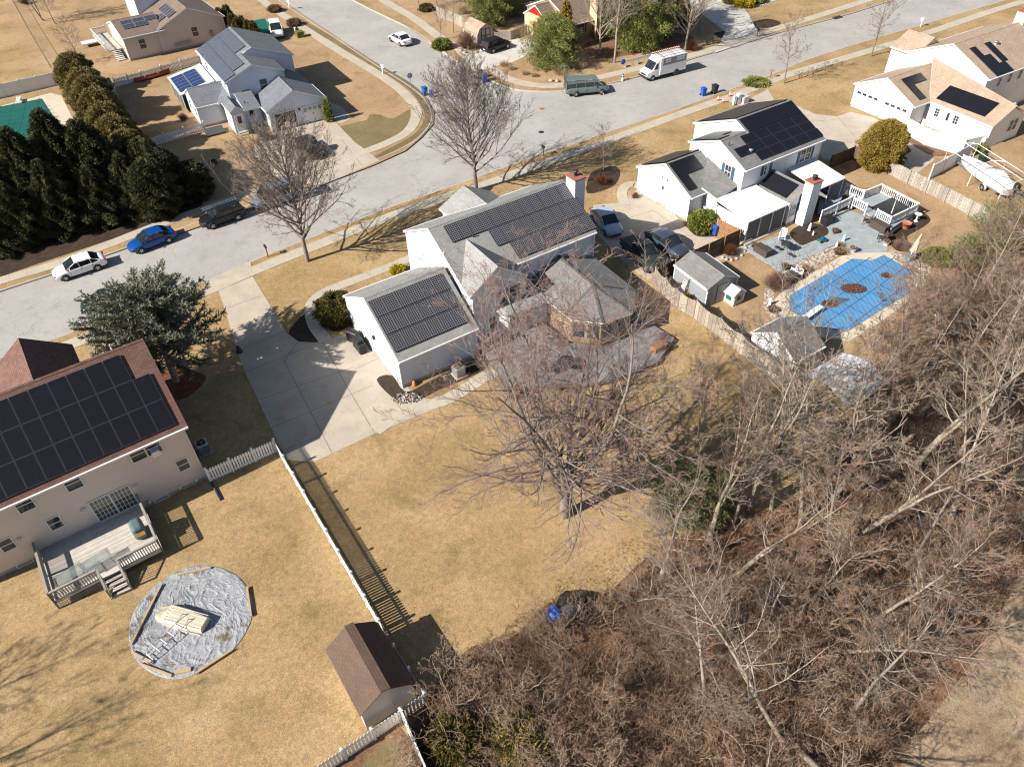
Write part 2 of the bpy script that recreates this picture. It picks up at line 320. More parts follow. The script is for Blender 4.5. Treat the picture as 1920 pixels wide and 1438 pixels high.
MT = dict(
    lawn=ground_mat('dormant_lawn', [(.555, .395, .215), (.475, .325, .165), (.375, .26, .12)], (.25, .18, .075), fine=15.0, grain=.65),
    orange=ground_mat('tan_lawn', [(.52, .36, .215), (.46, .31, .175), (.39, .26, .14)], (.27, .18, .09), fine=13.0, grain=.5),
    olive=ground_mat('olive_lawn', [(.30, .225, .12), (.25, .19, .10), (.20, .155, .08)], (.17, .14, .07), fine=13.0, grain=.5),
    leafy=ground_mat('leafy_ground', [(.50, .37, .245), (.43, .31, .20), (.35, .24, .15)], (.20, .13, .08), .2, 13, .6, .9),
    litter=ground_mat('leaf_litter', [(.33, .19, .115), (.24, .135, .08), (.38, .25, .15)], (.12, .07, .04), .25, 7, .55, 1.0),
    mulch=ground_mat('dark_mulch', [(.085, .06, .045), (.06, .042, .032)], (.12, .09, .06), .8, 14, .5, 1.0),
    redmulch=ground_mat('red_mulch', [(.24, .10, .055), (.17, .07, .04)], (.1, .05, .03), .8, 14, .5, 1.0),
    road=road_mat(), kerb=conc_mat('kerb_concrete', (.46, .42, .36)),
    walk=conc_mat('walk_concrete', (.50, .44, .35), (1.5, 40)), drive=conc_mat('drive_concrete', (.48, .41, .33), None, .13), joint=plain('joint', (.17, .15, .13), .9),
    drivegrey=conc_mat('grey_drive_concrete', (.56, .53, .48)), pooldeck=conc_mat('pool_deck_concrete', (.60, .52, .40), None, .06),
    white=plain('white_paint', (.80, .80, .80), .45, var=.03), vinyl=plain('white_vinyl', (.82, .82, .82), .35, var=.03),
    siding=siding_mat('white_siding', W_), sideblue=siding_mat('pale_blue_siding', (.62, .69, .80)), sidetan=siding_mat('tan_siding', (.74, .64, .58), .125, st=.9),
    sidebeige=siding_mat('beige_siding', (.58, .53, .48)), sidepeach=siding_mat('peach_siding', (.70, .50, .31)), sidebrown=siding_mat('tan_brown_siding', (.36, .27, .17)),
    sidegreen=siding_mat('sage_siding', (.30, .32, .34), .2, True), sidecream=siding_mat('cream_siding', (.84, .82, .79)),
    found=plain('foundation', (.38, .34, .28), .9, var=.2, bump=.3), shgrey=shingle_mat('grey_shingles', (.38, .37, .35), (.30, .295, .285), (.17, .165, .16)),
    shmid=shingle_mat('mid_grey_shingles', (.25, .245, .235), (.19, .185, .18), (.11, .11, .105)),
    shdark=shingle_mat('slate_shingles', (.21, .225, .25), (.165, .18, .2), (.1, .105, .12)), shbrown=shingle_mat('red_brown_shingles', (.215, .115, .09), (.15, .08, .065), (.09, .045, .035)),
    shtan=shingle_mat('tan_shingles', (.50, .37, .27), (.40, .30, .22), (.26, .19, .14)), shtaupe=shingle_mat('taupe_shingles', (.25, .18, .14), (.2, .145, .115), (.12, .09, .07)),
    shshed=shingle_mat('brown_shed_shingles', (.15, .095, .072), (.125, .08, .06), (.085, .05, .036)),
    metalroof=planks_mat('white_metal_roof', (.80, .80, .80), .3, 0, .08, .01), bluemetal=planks_mat('pale_metal_roof', (.52, .58, .62), .3, 0, .08, .02),
    pv=grid_mat('black_solar_glass', (.010, .010, .014), (.017, .017, .022), .16, .16, .004, .33), pvgrid=grid_mat('cell_solar_glass', (.007, .008, .016), (.33, .33, .34), .166, .166, .0125, .3, None, 1.0),
    pvgr=grid_mat('grey_blue_solar_glass', (.045, .055, .085), (.21, .215, .23), .16, .16, .014, .25, None, 1.15),
    pvblue=grid_mat('blue_solar_glass', (.02, .035, .12), (.05, .07, .17), .16, .16, .004, .2), pvbus=grid_mat('striped_solar_glass', (.03, .035, .06), (.17, .175, .18), .16, .16, .01, .25),
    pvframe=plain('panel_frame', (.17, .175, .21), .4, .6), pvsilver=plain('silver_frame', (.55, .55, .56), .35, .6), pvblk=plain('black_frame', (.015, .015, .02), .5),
    glass=glass_mat('window_glass'), glass2=glass_mat('door_glass', (.09, .085, .065), .1), screen=plain('window_screen', (.10, .105, .11), .6), shutter=plain('blue_shutter', (.045, .10, .17), .5), shutbrown=plain('brown_shutter', (.06, .04, .03), .6),
    black=plain('black_plastic', (.02, .02, .022), .5), dark=plain('dark_metal', (.045, .045, .05), .45, .3), rubber=plain('rubber', (.02, .02, .02), .8), rim=plain('alloy', (.55, .56, .58), .3, .8),
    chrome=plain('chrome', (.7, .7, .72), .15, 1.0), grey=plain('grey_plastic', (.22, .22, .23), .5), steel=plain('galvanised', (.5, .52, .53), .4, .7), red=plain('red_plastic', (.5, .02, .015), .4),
    orangep=plain('orange_plastic', (.85, .13, .02), .5), blue=plain('blue_bin_plastic', (.02, .09, .42), .45), green=plain('green_plastic', (.01, .14, .10), .6), dkgreen=plain('dark_green_plastic', (.018, .05, .035), .5),
    deck=planks_mat('weathered_deck', (.58, .53, .47), .14, 1, .1), deckrail=plain('weathered_rail', (.33, .31, .27), .85, var=.2, scale=2), deckgrey=planks_mat('grey_composite_deck', (.35, .385, .40), .14, 1, .08, .05),
    deckc=planks_mat('grey_brown_deck', (.245, .232, .23), .14, 0, .12), wood=planks_mat('weathered_fence', (.40, .34, .275), .14, 3, .13, .2), woodgrey=planks_mat('grey_fence', (.42, .37, .32), .14, 3, .16, .2),
    wooddark=planks_mat('brown_fence', (.16, .105, .07), .14, 3, .1, .25), lumber=plain('new_lumber', (.46, .33, .20), .8, var=.12), timber=plain('brown_wood', (.30, .15, .07), .8, var=.25),
    tarp=tarp_mat(), bluecover=cover_mat('blue_pool_cover', (.085, .27, .52), (.20, .21, .21)), greencover=cover_mat('green_pool_cover', (.006, .12, .095), (.02, .09, .07)),
    strap=plain('strap', (.03, .06, .12), .7), stones=stones_mat('river_stones', [(.62, .52, .42), (.40, .33, .27), (.70, .62, .52), (.5, .36, .26)], 5), litstone=plain('boulder', (.45, .40, .34), .85, var=.25, bump=.6),
    terracotta=plain('terracotta', (.52, .2, .1), .8), wicker=plain('brown_wicker', (.075, .055, .045), .7, bump=.5, scale=8), canvas=plain('tan_canvas', (.58, .48, .36), .9), brick=plain('brick_cap', (.33, .12, .075), .85, var=.2),
    barkgrey=plain('grey_bark', (.23, .195, .17), .9, var=.3, scale=4, bump=.8), barkpale=plain('pale_bark', (.33, .27, .215), .9, var=.3, scale=3, bump=.8), barkdark=plain('dark_bark', (.12, .095, .08), .9, var=.3, scale=4, bump=.8),
    twig=plain('grey_twig', (.22, .175, .145), .85, var=.3), twigred=plain('red_twig', (.31, .20, .17), .7, var=.35, scale=.25), twigpale=plain('pale_twig', (.34, .26, .19), .85, var=.3), bramble=plain('bramble_stem', (.30, .18, .115), .9, var=.45, scale=.35), twigbrown=plain('brown_twig', (.27, .17, .115), .9, var=.35, scale=.5),
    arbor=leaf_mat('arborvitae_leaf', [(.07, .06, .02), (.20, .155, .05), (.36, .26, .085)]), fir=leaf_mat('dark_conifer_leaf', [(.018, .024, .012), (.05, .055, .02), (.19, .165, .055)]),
    spruce=leaf_mat('blue_spruce_leaf', [(.13, .145, .10), (.24, .25, .18), (.32, .30, .16)], .6, .8), gold=leaf_mat('gold_evergreen_leaf', [(.10, .07, .015), (.27, .18, .035), (.40, .29, .07)]),
    pine=leaf_mat('pine_leaf', [(.10, .12, .03), (.19, .21, .055), (.32, .31, .09)]), shrub=leaf_mat('shrub_leaf', [(.05, .07, .012), (.15, .16, .03), (.27, .25, .06)]), yew=leaf_mat('yellow_shrub_leaf', [(.30, .22, .01), (.55, .42, .02)]),
    hedgeb=leaf_mat('bronze_leaf', [(.03, .035, .01), (.10, .085, .02), (.22, .12, .03)]), dryg=leaf_mat('dry_grass', [(.30, .2, .12), (.5, .36, .22)]), drybr=leaf_mat('dry_shrub', [(.14, .075, .05), (.28, .16, .11)]), dark_leaf=leaf_mat('woodland_evergreen', [(.06, .07, .03), (.15, .155, .065), (.25, .24, .11)]),
)
def paint(name, c, rough=.28, metal=.0):
    m, N, L, P = _m(name); co = _co(N)
    L.new(_ramp(N, L, _noise(N, L, co, 1.2, 3), [tuple(k * .94 for k in c), tuple(min(1, k * 1.05) for k in c)]), P.inputs['Base Color'])
    P.inputs['Roughness'].default_value = rough; P.inputs['Metallic'].default_value = metal; P.inputs['Specular IOR Level'].default_value = .35; P.inputs['Coat Weight'].default_value = .25; P.inputs['Coat Roughness'].default_value = .03; return m
# ================================================================== SETTING
def px(*pts): return [G(*p) for p in pts]
def smooth(pts, n=5, closed=False):
    out = []; k = len(pts); rng = range(k if closed else k - 1)
    for i in rng:
        p0 = pts[(i - 1) % k] if closed or i > 0 else pts[0]; p1 = pts[i]; p2 = pts[(i + 1) % k]; p3 = pts[(i + 2) % k] if closed or i + 2 < k else pts[-1]
        for j in range(n):
            t = j / n
            out.append(tuple(.5 * (2 * p1[a] + (p2[a] - p0[a]) * t + (2 * p0[a] - 5 * p1[a] + 4 * p2[a] - p3[a]) * t * t + (3 * p1[a] - p0[a] - 3 * p2[a] + p3[a]) * t ** 3) for a in (0, 1)))
    if not closed: out.append(pts[-1])
    return out
near_k = px((-260, 762), (0, 670), (173, 608), (377, 530), (470, 490), (600, 438), (740, 385), (850, 348), (990, 297), (1083, 267), (1140, 247), (1280, 200), (1353, 173), (1440, 142), (1513, 112), (1600, 84), (1723, 48), (1880, 2), (2150, -75))
far_r = px((2150, -150), (1850, -58), (1670, 2), (1580, 30), (1467, 60), (1380, 87), (1293, 112), (1200, 143))
corner_r = px((1123, 160), (1050, 171), (973, 169), (923, 153), (890, 137))
side_r = px((827, 95), (767, 53), (660, 0), (520, -85)); side_l = px((400, -85), (547, 17), (639, 78), (707, 123), (770, 163))
corner_l = px((797, 187), (810, 213), (807, 233), (787, 257), (757, 277))
far_l = px((700, 303), (640, 327), (560, 354), (430, 398), (370, 418), (240, 464), (100, 513), (0, 546), (-260, 635))
road = smooth(near_k, 3) + smooth(far_r + corner_r + side_r, 4) + smooth(side_l + corner_l + far_l, 4)
def sheet(name, poly, z, mat, thick=0.0, parent=None, kind='structure', uvdir=None):
    """flat (or slightly raised) ground sheet from any simple plan polygon, triangulated"""
    k = len(poly); vs, es, fs, _, _, _ = delaunay_2d_cdt([Vector(p) for p in poly], [], [list(range(k))], 1, 1e-5)
    m = MB(); n = len(vs)
    for t in fs:
        q = [(vs[i][0], vs[i][1], z) for i in t]
        a = Vector(q[1]) - Vector(q[0]); b = Vector(q[2]) - Vector(q[0])
        if a.cross(b).z < 0: q = q[::-1]
        uv = None
        if uvdir is not None: c, s_ = math.cos(uvdir), math.sin(uvdir); uv = [(p[0] * c + p[1] * s_, -p[0] * s_ + p[1] * c) for p in q]
        m.face(q, 0, uv)
    if thick:
        A = sum(poly[i][0] * poly[(i + 1) % k][1] - poly[(i + 1) % k][0] * poly[i][1] for i in range(k))
        pl = poly if A > 0 else poly[::-1]
        for i in range(k):
            a, b = pl[i], pl[(i + 1) % k]; m.face([(*a, z - thick), (*b, z - thick), (*b, z), (*a, z)])
    o = m.build(name, mat, parent)
    if parent is None and kind: o['kind'] = kind
    return o
def band(path, w, off=0.0):
    """polygon of a strip of width w along path, shifted sideways by off (left positive)"""
    L_, R_ = [], []
    for i, p in enumerate(path):
        a = Vector(path[max(0, i - 1)]); b = Vector(path[min(len(path) - 1, i + 1)]); d = (b - a).normalized(); n = Vector((-d.y, d.x))
        q = Vector(p) + n * off; L_.append(tuple(q + n * w / 2)); R_.append(tuple(q - n * w / 2))
    return L_, R_
def strip(name, path, w, z, mat, thick=0.0, off=0.0, kind='structure', uvmode=True, zb=None):
    L_, R_ = band(path, w, off); m = MB(); d = 0.0
    for i in range(len(path) - 1):
        l = math.dist(path[i], path[i + 1])
        m.face([(*R_[i], z), (*R_[i + 1], z), (*L_[i + 1], z), (*L_[i], z)], 0, [(d, 0), (d + l, 0), (d + l, w), (d, w)])
        if thick:
            m.face([(*R_[i], z - thick), (*R_[i + 1], z - thick), (*R_[i + 1], z), (*R_[i], z)]); m.face([(*L_[i + 1], z - thick), (*L_[i], z - thick), (*L_[i], z), (*L_[i + 1], z)])
        d += l
    o = m.build(name, mat); o['kind'] = kind; return o
# pools are real basins closed by covers, the ground is one sheet with the road cut out of it
outer = [(-900, -60), (900, -60), (900, 1800), (-900, 1800)]
vs, es, fs, ov, oe, of = delaunay_2d_cdt([Vector(p) for p in outer + road], [], [list(range(4)), list(range(4, 4 + len(road)))], 1, 1e-5)
gm = MB()
for t, src in zip(fs, of):
    if list(src) == [0]:
        q = [(vs[i][0], vs[i][1], 0.0) for i in t]
        if (Vector(q[1]) - Vector(q[0])).cross(Vector(q[2]) - Vector(q[0])).z < 0: q = q[::-1]
        gm.face(q)
gm.build('ground', MT['lawn'])['kind'] = 'structure'
rp = smooth(near_k, 3); rq = smooth(far_r + corner_r + side_r, 4); rs = smooth(side_l + corner_l + far_l, 4)
def grow(path, d): return band(path, 2 * d)[1]
sheet('road', grow(rp, .3) + grow(rq, .3) + grow(rs, .3), -.12, MT['road'])
for nm, pth in (('kerb', rp), ('kerb', rq), ('kerb', rs)): strip(nm, pth, .17, .014, MT['kerb'], .16, -.085)
RU = R(32)
# lawns of other tones, each a sheet 4 mm above the last
sheet('lawn', px((430, 405), (560, 357), (640, 333), (700, 310), (760, 283), (790, 258), (812, 233), (814, 212), (800, 184), (770, 160), (639, 75), (547, 14), (400, -85), (60, -85), (0, 20), (90, 190), (200, 300), (330, 440)), .004, MT['orange'])
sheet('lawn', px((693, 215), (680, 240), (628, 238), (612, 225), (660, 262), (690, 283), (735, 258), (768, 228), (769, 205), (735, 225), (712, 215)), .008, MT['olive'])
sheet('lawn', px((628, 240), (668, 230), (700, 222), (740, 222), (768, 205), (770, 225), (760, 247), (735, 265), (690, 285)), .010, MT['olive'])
sheet('lawn', px((1225, 535), (1300, 590), (1420, 690), (1500, 740), (1720, 620), (1900, 480), (1860, 400), (1650, 300), (1560, 290), (1480, 420), (1330, 480)), .004, MT['orange'])
sheet('lawn', px((655, -20), (770, 56), (830, 96), (890, 134), (925, 149), (973, 164), (1050, 167), (1123, 155), (1200, 137), (1300, 107), (1380, 82), (1440, 60), (1400, -60), (660, -80)), .004, MT['orange'])
sheet('lawn', px((1890, 380), (1650, 300), (1700, 250), (1800, 210), (2060, 160), (2060, 330)), .006, MT['orange'])
wood_edge = smooth(px((775, 1480), (790, 1330), (880, 1215), (960, 1195), (1030, 1130), (1130, 1115), (1200, 1055), (1270, 1010), (1350, 985), (1420, 960), (1500, 935), (1570, 870), (1600, 800), (1650, 740), (1700, 640), (1740, 560), (1800, 520), (1900, 440), (2050, 400), (2200, 520), (2200, 700), (2050, 900), (1960, 1000), (1910, 1080), (1860, 1180), (1780, 1300), (1700, 1400), (1640, 1500), (1200, 1700)), 4, True)
sheet('woodland_floor', smooth(px((1240, 1600), (1500, 1380), (1700, 1150), (1800, 900), (1850, 700), (1800, 560), (1900, 440), (2400, 420), (3000, 900), (2600, 1900)), 3, True), .004, MT['leafy'])
sheet('woodland_floor', wood_edge, .008, MT['litter'])
# walks
walk_f = smooth(px((400, -80), (490, 0), (565, 50), (640, 98), (707, 138), (750, 168), (777, 198), (780, 220), (764, 247), (727, 268), (673, 289), (575, 325), (500, 352), (395, 388), (300, 421), (200, 460), (100, 497), (0, 527), (-200, 595)), 4)
strip('sidewalk', walk_f, 1.35, .03, MT['walk'], .04)
walk_n = smooth(px((-200, 762), (0, 697), (173, 630), (290, 585), (390, 545), (470, 510), (600, 458), (700, 418), (830, 372), (900, 350), (1000, 313), (1100, 279), (1280, 213), (1390, 175), (1480, 140), (1600, 105), (1747, 60), (1897, 10), (2150, -60)), 4)
strip('sidewalk', walk_n, 1.45, .03, MT['walk'], .04)
walk_r = smooth(px((640, -50), (717, 0), (780, 37), (827, 72), (900, 112), (940, 142), (990, 158), (1050, 161), (1123, 146), (1200, 128), (1313, 100), (1430, 63), (1513, 37), (1630, 0), (1850, -70)), 4)
strip('sidewalk', walk_r, 1.5, .03, MT['walk'], .04)
verge = ((rs, px((640, 98), (700, 134), (755, 170), (781, 198), (784, 222), (768, 250), (727, 272), (690, 288))),)
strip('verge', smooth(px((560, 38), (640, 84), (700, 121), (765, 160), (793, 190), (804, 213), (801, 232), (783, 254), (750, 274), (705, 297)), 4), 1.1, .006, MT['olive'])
def drive(pts, mat='drive', z=.018, joints=(), name='driveway', sm=None):
    p = px(*pts); p = smooth(p, 4, True) if sm else p
    sheet(name, p, z, MT[mat], .03)
    if joints:
        m = MB()
        for a, b in joints:
            a, b = G(*a), G(*b); d = (Vector(b) - Vector(a)).normalized(); n = Vector((-d.y, d.x)) * .02
            m.face([(a[0] - n.x, a[1] - n.y, z + .004), (b[0] - n.x, b[1] - n.y, z + .004), (b[0] + n.x, b[1] + n.y, z + .004), (a[0] + n.x, a[1] + n.y, z + .004)])
        o = m.build('driveway_joint', MT['joint']); o['kind'] = 'structure'
# centre house: apron, driveway and turning pad, garden walk
drive([(384, 529), (470, 492), (474, 509), (410, 546)], z=.034)
drive([(410, 545), (474, 519), (508, 575), (537, 624), (560, 641), (600, 643), (614, 639), (650, 625), (700, 605), (762, 720), (775, 742), (830, 755), (850, 752), (703, 813), (590, 866), (538, 862), (500, 785), (460, 700), (444, 655), (425, 590)],
      joints=[((428, 577), (488, 556)), ((444, 611), (515, 590)), ((455, 655), (533, 622)), ((456, 700), (604, 640)), ((485, 750), (665, 688)), ((507, 803), (698, 723)), ((530, 845), (612, 812)), ((533, 677), (580, 768)), ((580, 768), (623, 850)), ((604, 640), (650, 724)), ((650, 724), (703, 813)), ((560, 640), (533, 677)), ((650, 700), (735, 660)), ((700, 605), (762, 720))])
strip('garden_walk', smooth(px((703, 808), (760, 770), (830, 752), (880, 725), (912, 705), (945, 690)), 4), 1.15, .03, MT['walk'], .04)
strip('garden_walk', smooth(px((612, 640), (590, 610), (583, 580), (592, 560), (620, 543), (680, 520), (745, 495), (800, 470)), 4), 1.1, .03, MT['walk'], .04)
sheet('mulch_bed', smooth(px((706, 712), (735, 704), (760, 735), (800, 718), (850, 692), (905, 668), (915, 688), (880, 708), (830, 728), (790, 748), (762, 757), (735, 745)), 3, True), .022, MT['mulch'])
sheet('mulch_bed', smooth(px((540, 628), (560, 598), (592, 575), (600, 600), (612, 628), (597, 641), (565, 641)), 3, True), .012, MT['mulch'])
sheet('mulch_bed', smooth(px((600, 600), (598, 570), (612, 555), (650, 545), (668, 590), (655, 612), (625, 622)), 3, True), .014, MT['mulch'])
sheet('mulch_bed', smooth(px((870, 372), (905, 365), (925, 350), (890, 345), (868, 358)), 3, True), .012, MT['mulch'])
sheet('mulch_bed', smooth(px((1100, 362), (1105, 330), (1120, 318), (1150, 312), (1163, 322), (1155, 345), (1130, 358)), 3, True), .012, MT['mulch'])
# tan house tree ring
sheet('mulch_bed', smooth(px((297, 695), (330, 690), (378, 700), (384, 715), (350, 745), (310, 752), (300, 730)), 3, True), .012, MT['redmulch'])
# blue-grey house
drive([(598, 350), (712, 302), (690, 285), (664, 266), (622, 222), (560, 235), (500, 260), (470, 285), (515, 330)], joints=[((520, 330), (697, 283)), ((560, 300), (600, 350)), ((640, 262), (680, 312))])
drive([(604, 238), (622, 222), (640, 232), (660, 222), (640, 200), (612, 190)], z=.022, name='garden_walk')
# shared driveways on the right
drive([(1112, 385), (1168, 380), (1200, 350), (1245, 380), (1285, 425), (1320, 440), (1420, 470), (1330, 495), (1270, 500), (1215, 525), (1180, 500), (1120, 440)],
      joints=[((1160, 415), (1225, 395)), ((1225, 395), (1290, 440)), ((1190, 450), (1320, 440)), ((1250, 470), (1300, 495))])
strip('garden_walk', smooth(px((1173, 385), (1166, 365), (1172, 350), (1190, 345), (1200, 352)), 4), 1.1, .032, MT['walk'], .04)
drive([(1388, 195), (1440, 168), (1452, 188), (1405, 205)], z=.034)
drive([(1405, 205), (1470, 188), (1530, 215), (1570, 219), (1596, 210), (1640, 222), (1700, 262), (1745, 290), (1752, 300), (1720, 325), (1600, 300), (1545, 300), (1500, 245), (1440, 235)],
      joints=[((1440, 235), (1600, 222)), ((1545, 300), (1690, 250)), ((1570, 219), (1640, 300))])
drive([(1405, 205), (1418, 190), (1375, 182), (1360, 188)], z=.036)
drive([(1340, 100), (1425, 70), (1405, 30), (1360, -30), (1300, -60), (1280, 0), (1360, 60)], 'drivegrey')
drive([(844, 84), (892, 137), (930, 125), (960, 118), (1010, 95), (1000, 76), (955, 72), (940, 80), (900, 98), (870, 108)], 'drivegrey', .036)
strip('garden_walk', smooth(px((1290, -20), (1350, 8), (1410, 12), (1460, -5)), 4), 1.4, .03, MT['walk'], .04)
sheet('mulch_bed', smooth(px((1340, 62), (1375, 58), (1402, 64), (1385, 78), (1350, 72)), 3, True), .012, MT['mulch'])
sheet('mulch_bed', smooth(px((1405, 44), (1440, 36), (1465, 44), (1440, 53), (1415, 52)), 3, True), .012, MT['mulch'])
sheet('mulch_bed', smooth(px((980, 135), (950, 125), (985, 110), (1040, 115), (1110, 140), (1100, 150), (1040, 152)), 3, True), .012, MT['orange'])
sheet('mulch_bed', smooth(px((1120, 110), (1230, 95), (1280, 80), (1300, 70), (1230, 60), (1100, 80)), 3, True), .012, MT['litter'])
sheet('mulch_bed', smooth(px((1690, 255), (1740, 290), (1790, 290), (1780, 265), (1730, 262)), 3, True), .02, MT['litter'])
# bright leaves behind the lower fence
sheet('leaf_drift', smooth(px((600, 1480), (640, 1425), (700, 1385), (745, 1355), (790, 1440), (800, 1500)), 3, True), .012, MT['litter'])
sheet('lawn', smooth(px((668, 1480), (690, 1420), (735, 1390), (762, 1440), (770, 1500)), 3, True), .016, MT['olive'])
# conifer row floor, far-left ground
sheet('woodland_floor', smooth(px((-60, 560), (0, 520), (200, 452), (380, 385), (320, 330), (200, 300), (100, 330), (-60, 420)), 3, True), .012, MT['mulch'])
# in-ground pool with a green cover (upper left)
sheet('pool_deck', px((-60, 215), (95, 175), (115, 180), (150, 250), (145, 270), (-60, 330)), .014, MT['pooldeck'])
# manholes and drain
for (x, y) in ((1016, 204.5), (1015, 248)):
    g = G(x, y, -.12); mb = MB().lathe([(.0, -.108), (.30, -.108), (.33, -.112), (.36, -.12)], 20); o = mb.build('manhole_cover', MT['timber' if y < 220 else 'dark'], None, (g[0], g[1], 0))
    tag(o, 'round rusty brown manhole cover in the junction, the farther one' if y < 220 else 'round dark grey manhole cover in the street, the nearer one', 'manhole', 'manhole covers in the junction')
# hard marks of the kerb inlet
g = G(1570, 33); o = MB().obox(g[0], g[1], -.1, .05, 1.6, .7, R(30)).build('storm_drain', MT['dark']); tag(o, 'dark storm drain inlet in the far kerb of the upper right street', 'drain')
# ================================================================== HOUSES
def P3(face, c, u, z, d=0.0):
    return {'-y': (u, c - d, z), '+y': (u, c + d, z), '-x': (c - d, u, z), '+x': (c + d, u, z)}[face]
def fbox(m, face, c, u0, u1, z0, z1, d0, d1, mi=0):
    a, b = P3(face, c, u0, z0, d0), P3(face, c, u1, z1, d1)
    return m.box(min(a[0], b[0]), max(a[0], b[0]), min(a[1], b[1]), max(a[1], b[1]), min(a[2], b[2]), max(a[2], b[2]), mi)
def window(root, face, c, u, z0, w, h, nx=1, ny=2, frame='white', pane='glass', fw=.06, name='window', shutters=None, d=.0):
    m = MB(); e = .045
    fbox(m, face, c, u - w / 2 - fw, u - w / 2, z0 - fw, z0 + h + fw, d - .02, d + e); fbox(m, face, c, u + w / 2, u + w / 2 + fw, z0 - fw, z0 + h + fw, d - .02, d + e)
    fbox(m, face, c, u - w / 2, u + w / 2, z0 + h, z0 + h + fw, d - .02, d + e); fbox(m, face, c, u - w / 2, u + w / 2, z0 - fw, z0, d - .02, d + e + .02)
    for i in range(1, nx): x = u - w / 2 + w * i / nx; fbox(m, face, c, x - .015, x + .015, z0, z0 + h, d + .008, d + .028)
    for j in range(1, ny): z = z0 + h * j / ny; k = .028 if ny == 2 else .012; fbox(m, face, c, u - w / 2, u + w / 2, z - k, z + k, d + .009, d + .030)
    o = m.build(name, MT[frame], root)
    q = MB(); fbox(q, face, c, u - w / 2, u + w / 2, z0, z0 + h, d - .02, d + .008); q.build('pane', MT[pane], o)
    if shutters:
        for s_ in (-1, 1):
            x = u + s_ * (w / 2 + fw + .03 + shutters[1] / 2); q = MB()
            fbox(q, face, c, x - shutters[1] / 2, x + shutters[1] / 2, z0 - .04, z0 + h + .04, 0, .035); q.build('shutter', MT[shutters[0]], root)
    return o
def door(root, face, c, u, w=.95, h=2.05, z0=.15, glass=True, mat='white'):
    m = MB(); fbox(m, face, c, u - w / 2, u + w / 2, z0, z0 + h, -.02, .03)
    for s_ in (-1, 1): fbox(m, face, c, u + s_ * (w / 2 + .05) - .05, u + s_ * (w / 2 + .05) + .05, z0, z0 + h + .1, -.02, .05)
    fbox(m, face, c, u - w / 2, u + w / 2, z0 + h, z0 + h + .1, -.02, .05); o = m.build('door', MT[mat], root)
    if glass: q = MB(); fbox(q, face, c, u - w * .28, u + w * .28, z0 + h * .45, z0 + h * .9, .03, .038); q.build('pane', MT['glass'], o)
    q = MB(); q.lathe([(0, -.03), (.035, -.03), (.035, .03), (0, .03)], 8); k = q.build('handle', MT['steel'], o); k.location = P3(face, c, u + w * .38, z0 + 1.0, .06)
    return o
def garage_door(root, face, c, u, w=2.6, h=2.15, wins=0, hinges=False, z0=.03):
    m = MB(); n = 4
    for j in range(n):
        for i in range(4): fbox(m, face, c, u - w / 2 + w * i / 4 + .015, u - w / 2 + w * (i + 1) / 4 - .015, z0 + h * j / n + .015, z0 + h * (j + 1) / n - .015, -.02, .035)
    fbox(m, face, c, u - w / 2, u + w / 2, z0, z0 + h, -.02, .022)
    for s_ in (-1, 1): fbox(m, face, c, u + s_ * (w / 2 + .05) - .05, u + s_ * (w / 2 + .05) + .05, z0, z0 + h + .1, -.02, .06)
    fbox(m, face, c, u - w / 2, u + w / 2, z0 + h, z0 + h + .1, -.02, .06)
    o = m.build('garage_door', MT['white'], root); q = MB()
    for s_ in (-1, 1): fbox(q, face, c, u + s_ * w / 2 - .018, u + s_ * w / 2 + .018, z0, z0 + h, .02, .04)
    fbox(q, face, c, u - w / 2, u + w / 2, z0 + h - .02, z0 + h + .018, .02, .041); fbox(q, face, c, u - w / 2, u + w / 2, z0, z0 + .04, .02, .042); q.build('recess_shade', MT['grey'], o)  # dark strips paint the shade round a recessed door
    for i in range(wins): x = u - w / 2 + w * (i + .5) / wins; window(o, face, c, x, z0 + h * .8, w / wins * .66, .28, 2 if hinges else 1, 2 if hinges else 1, 'white', 'glass', .025, 'window', None, .036)
    if hinges:
        q = MB()
        for s_ in (-1, 1):
            for z in (.3, 1.45): fbox(q, face, c, u + s_ * (w / 2 - .22) - .2, u + s_ * (w / 2 - .22) + .2, z, z + .05, .036, .05)
        fbox(q, face, c, u - .04, u + .04, 1.0, 1.25, .036, .06); q.build('hinge', MT['black'], o)
    return o
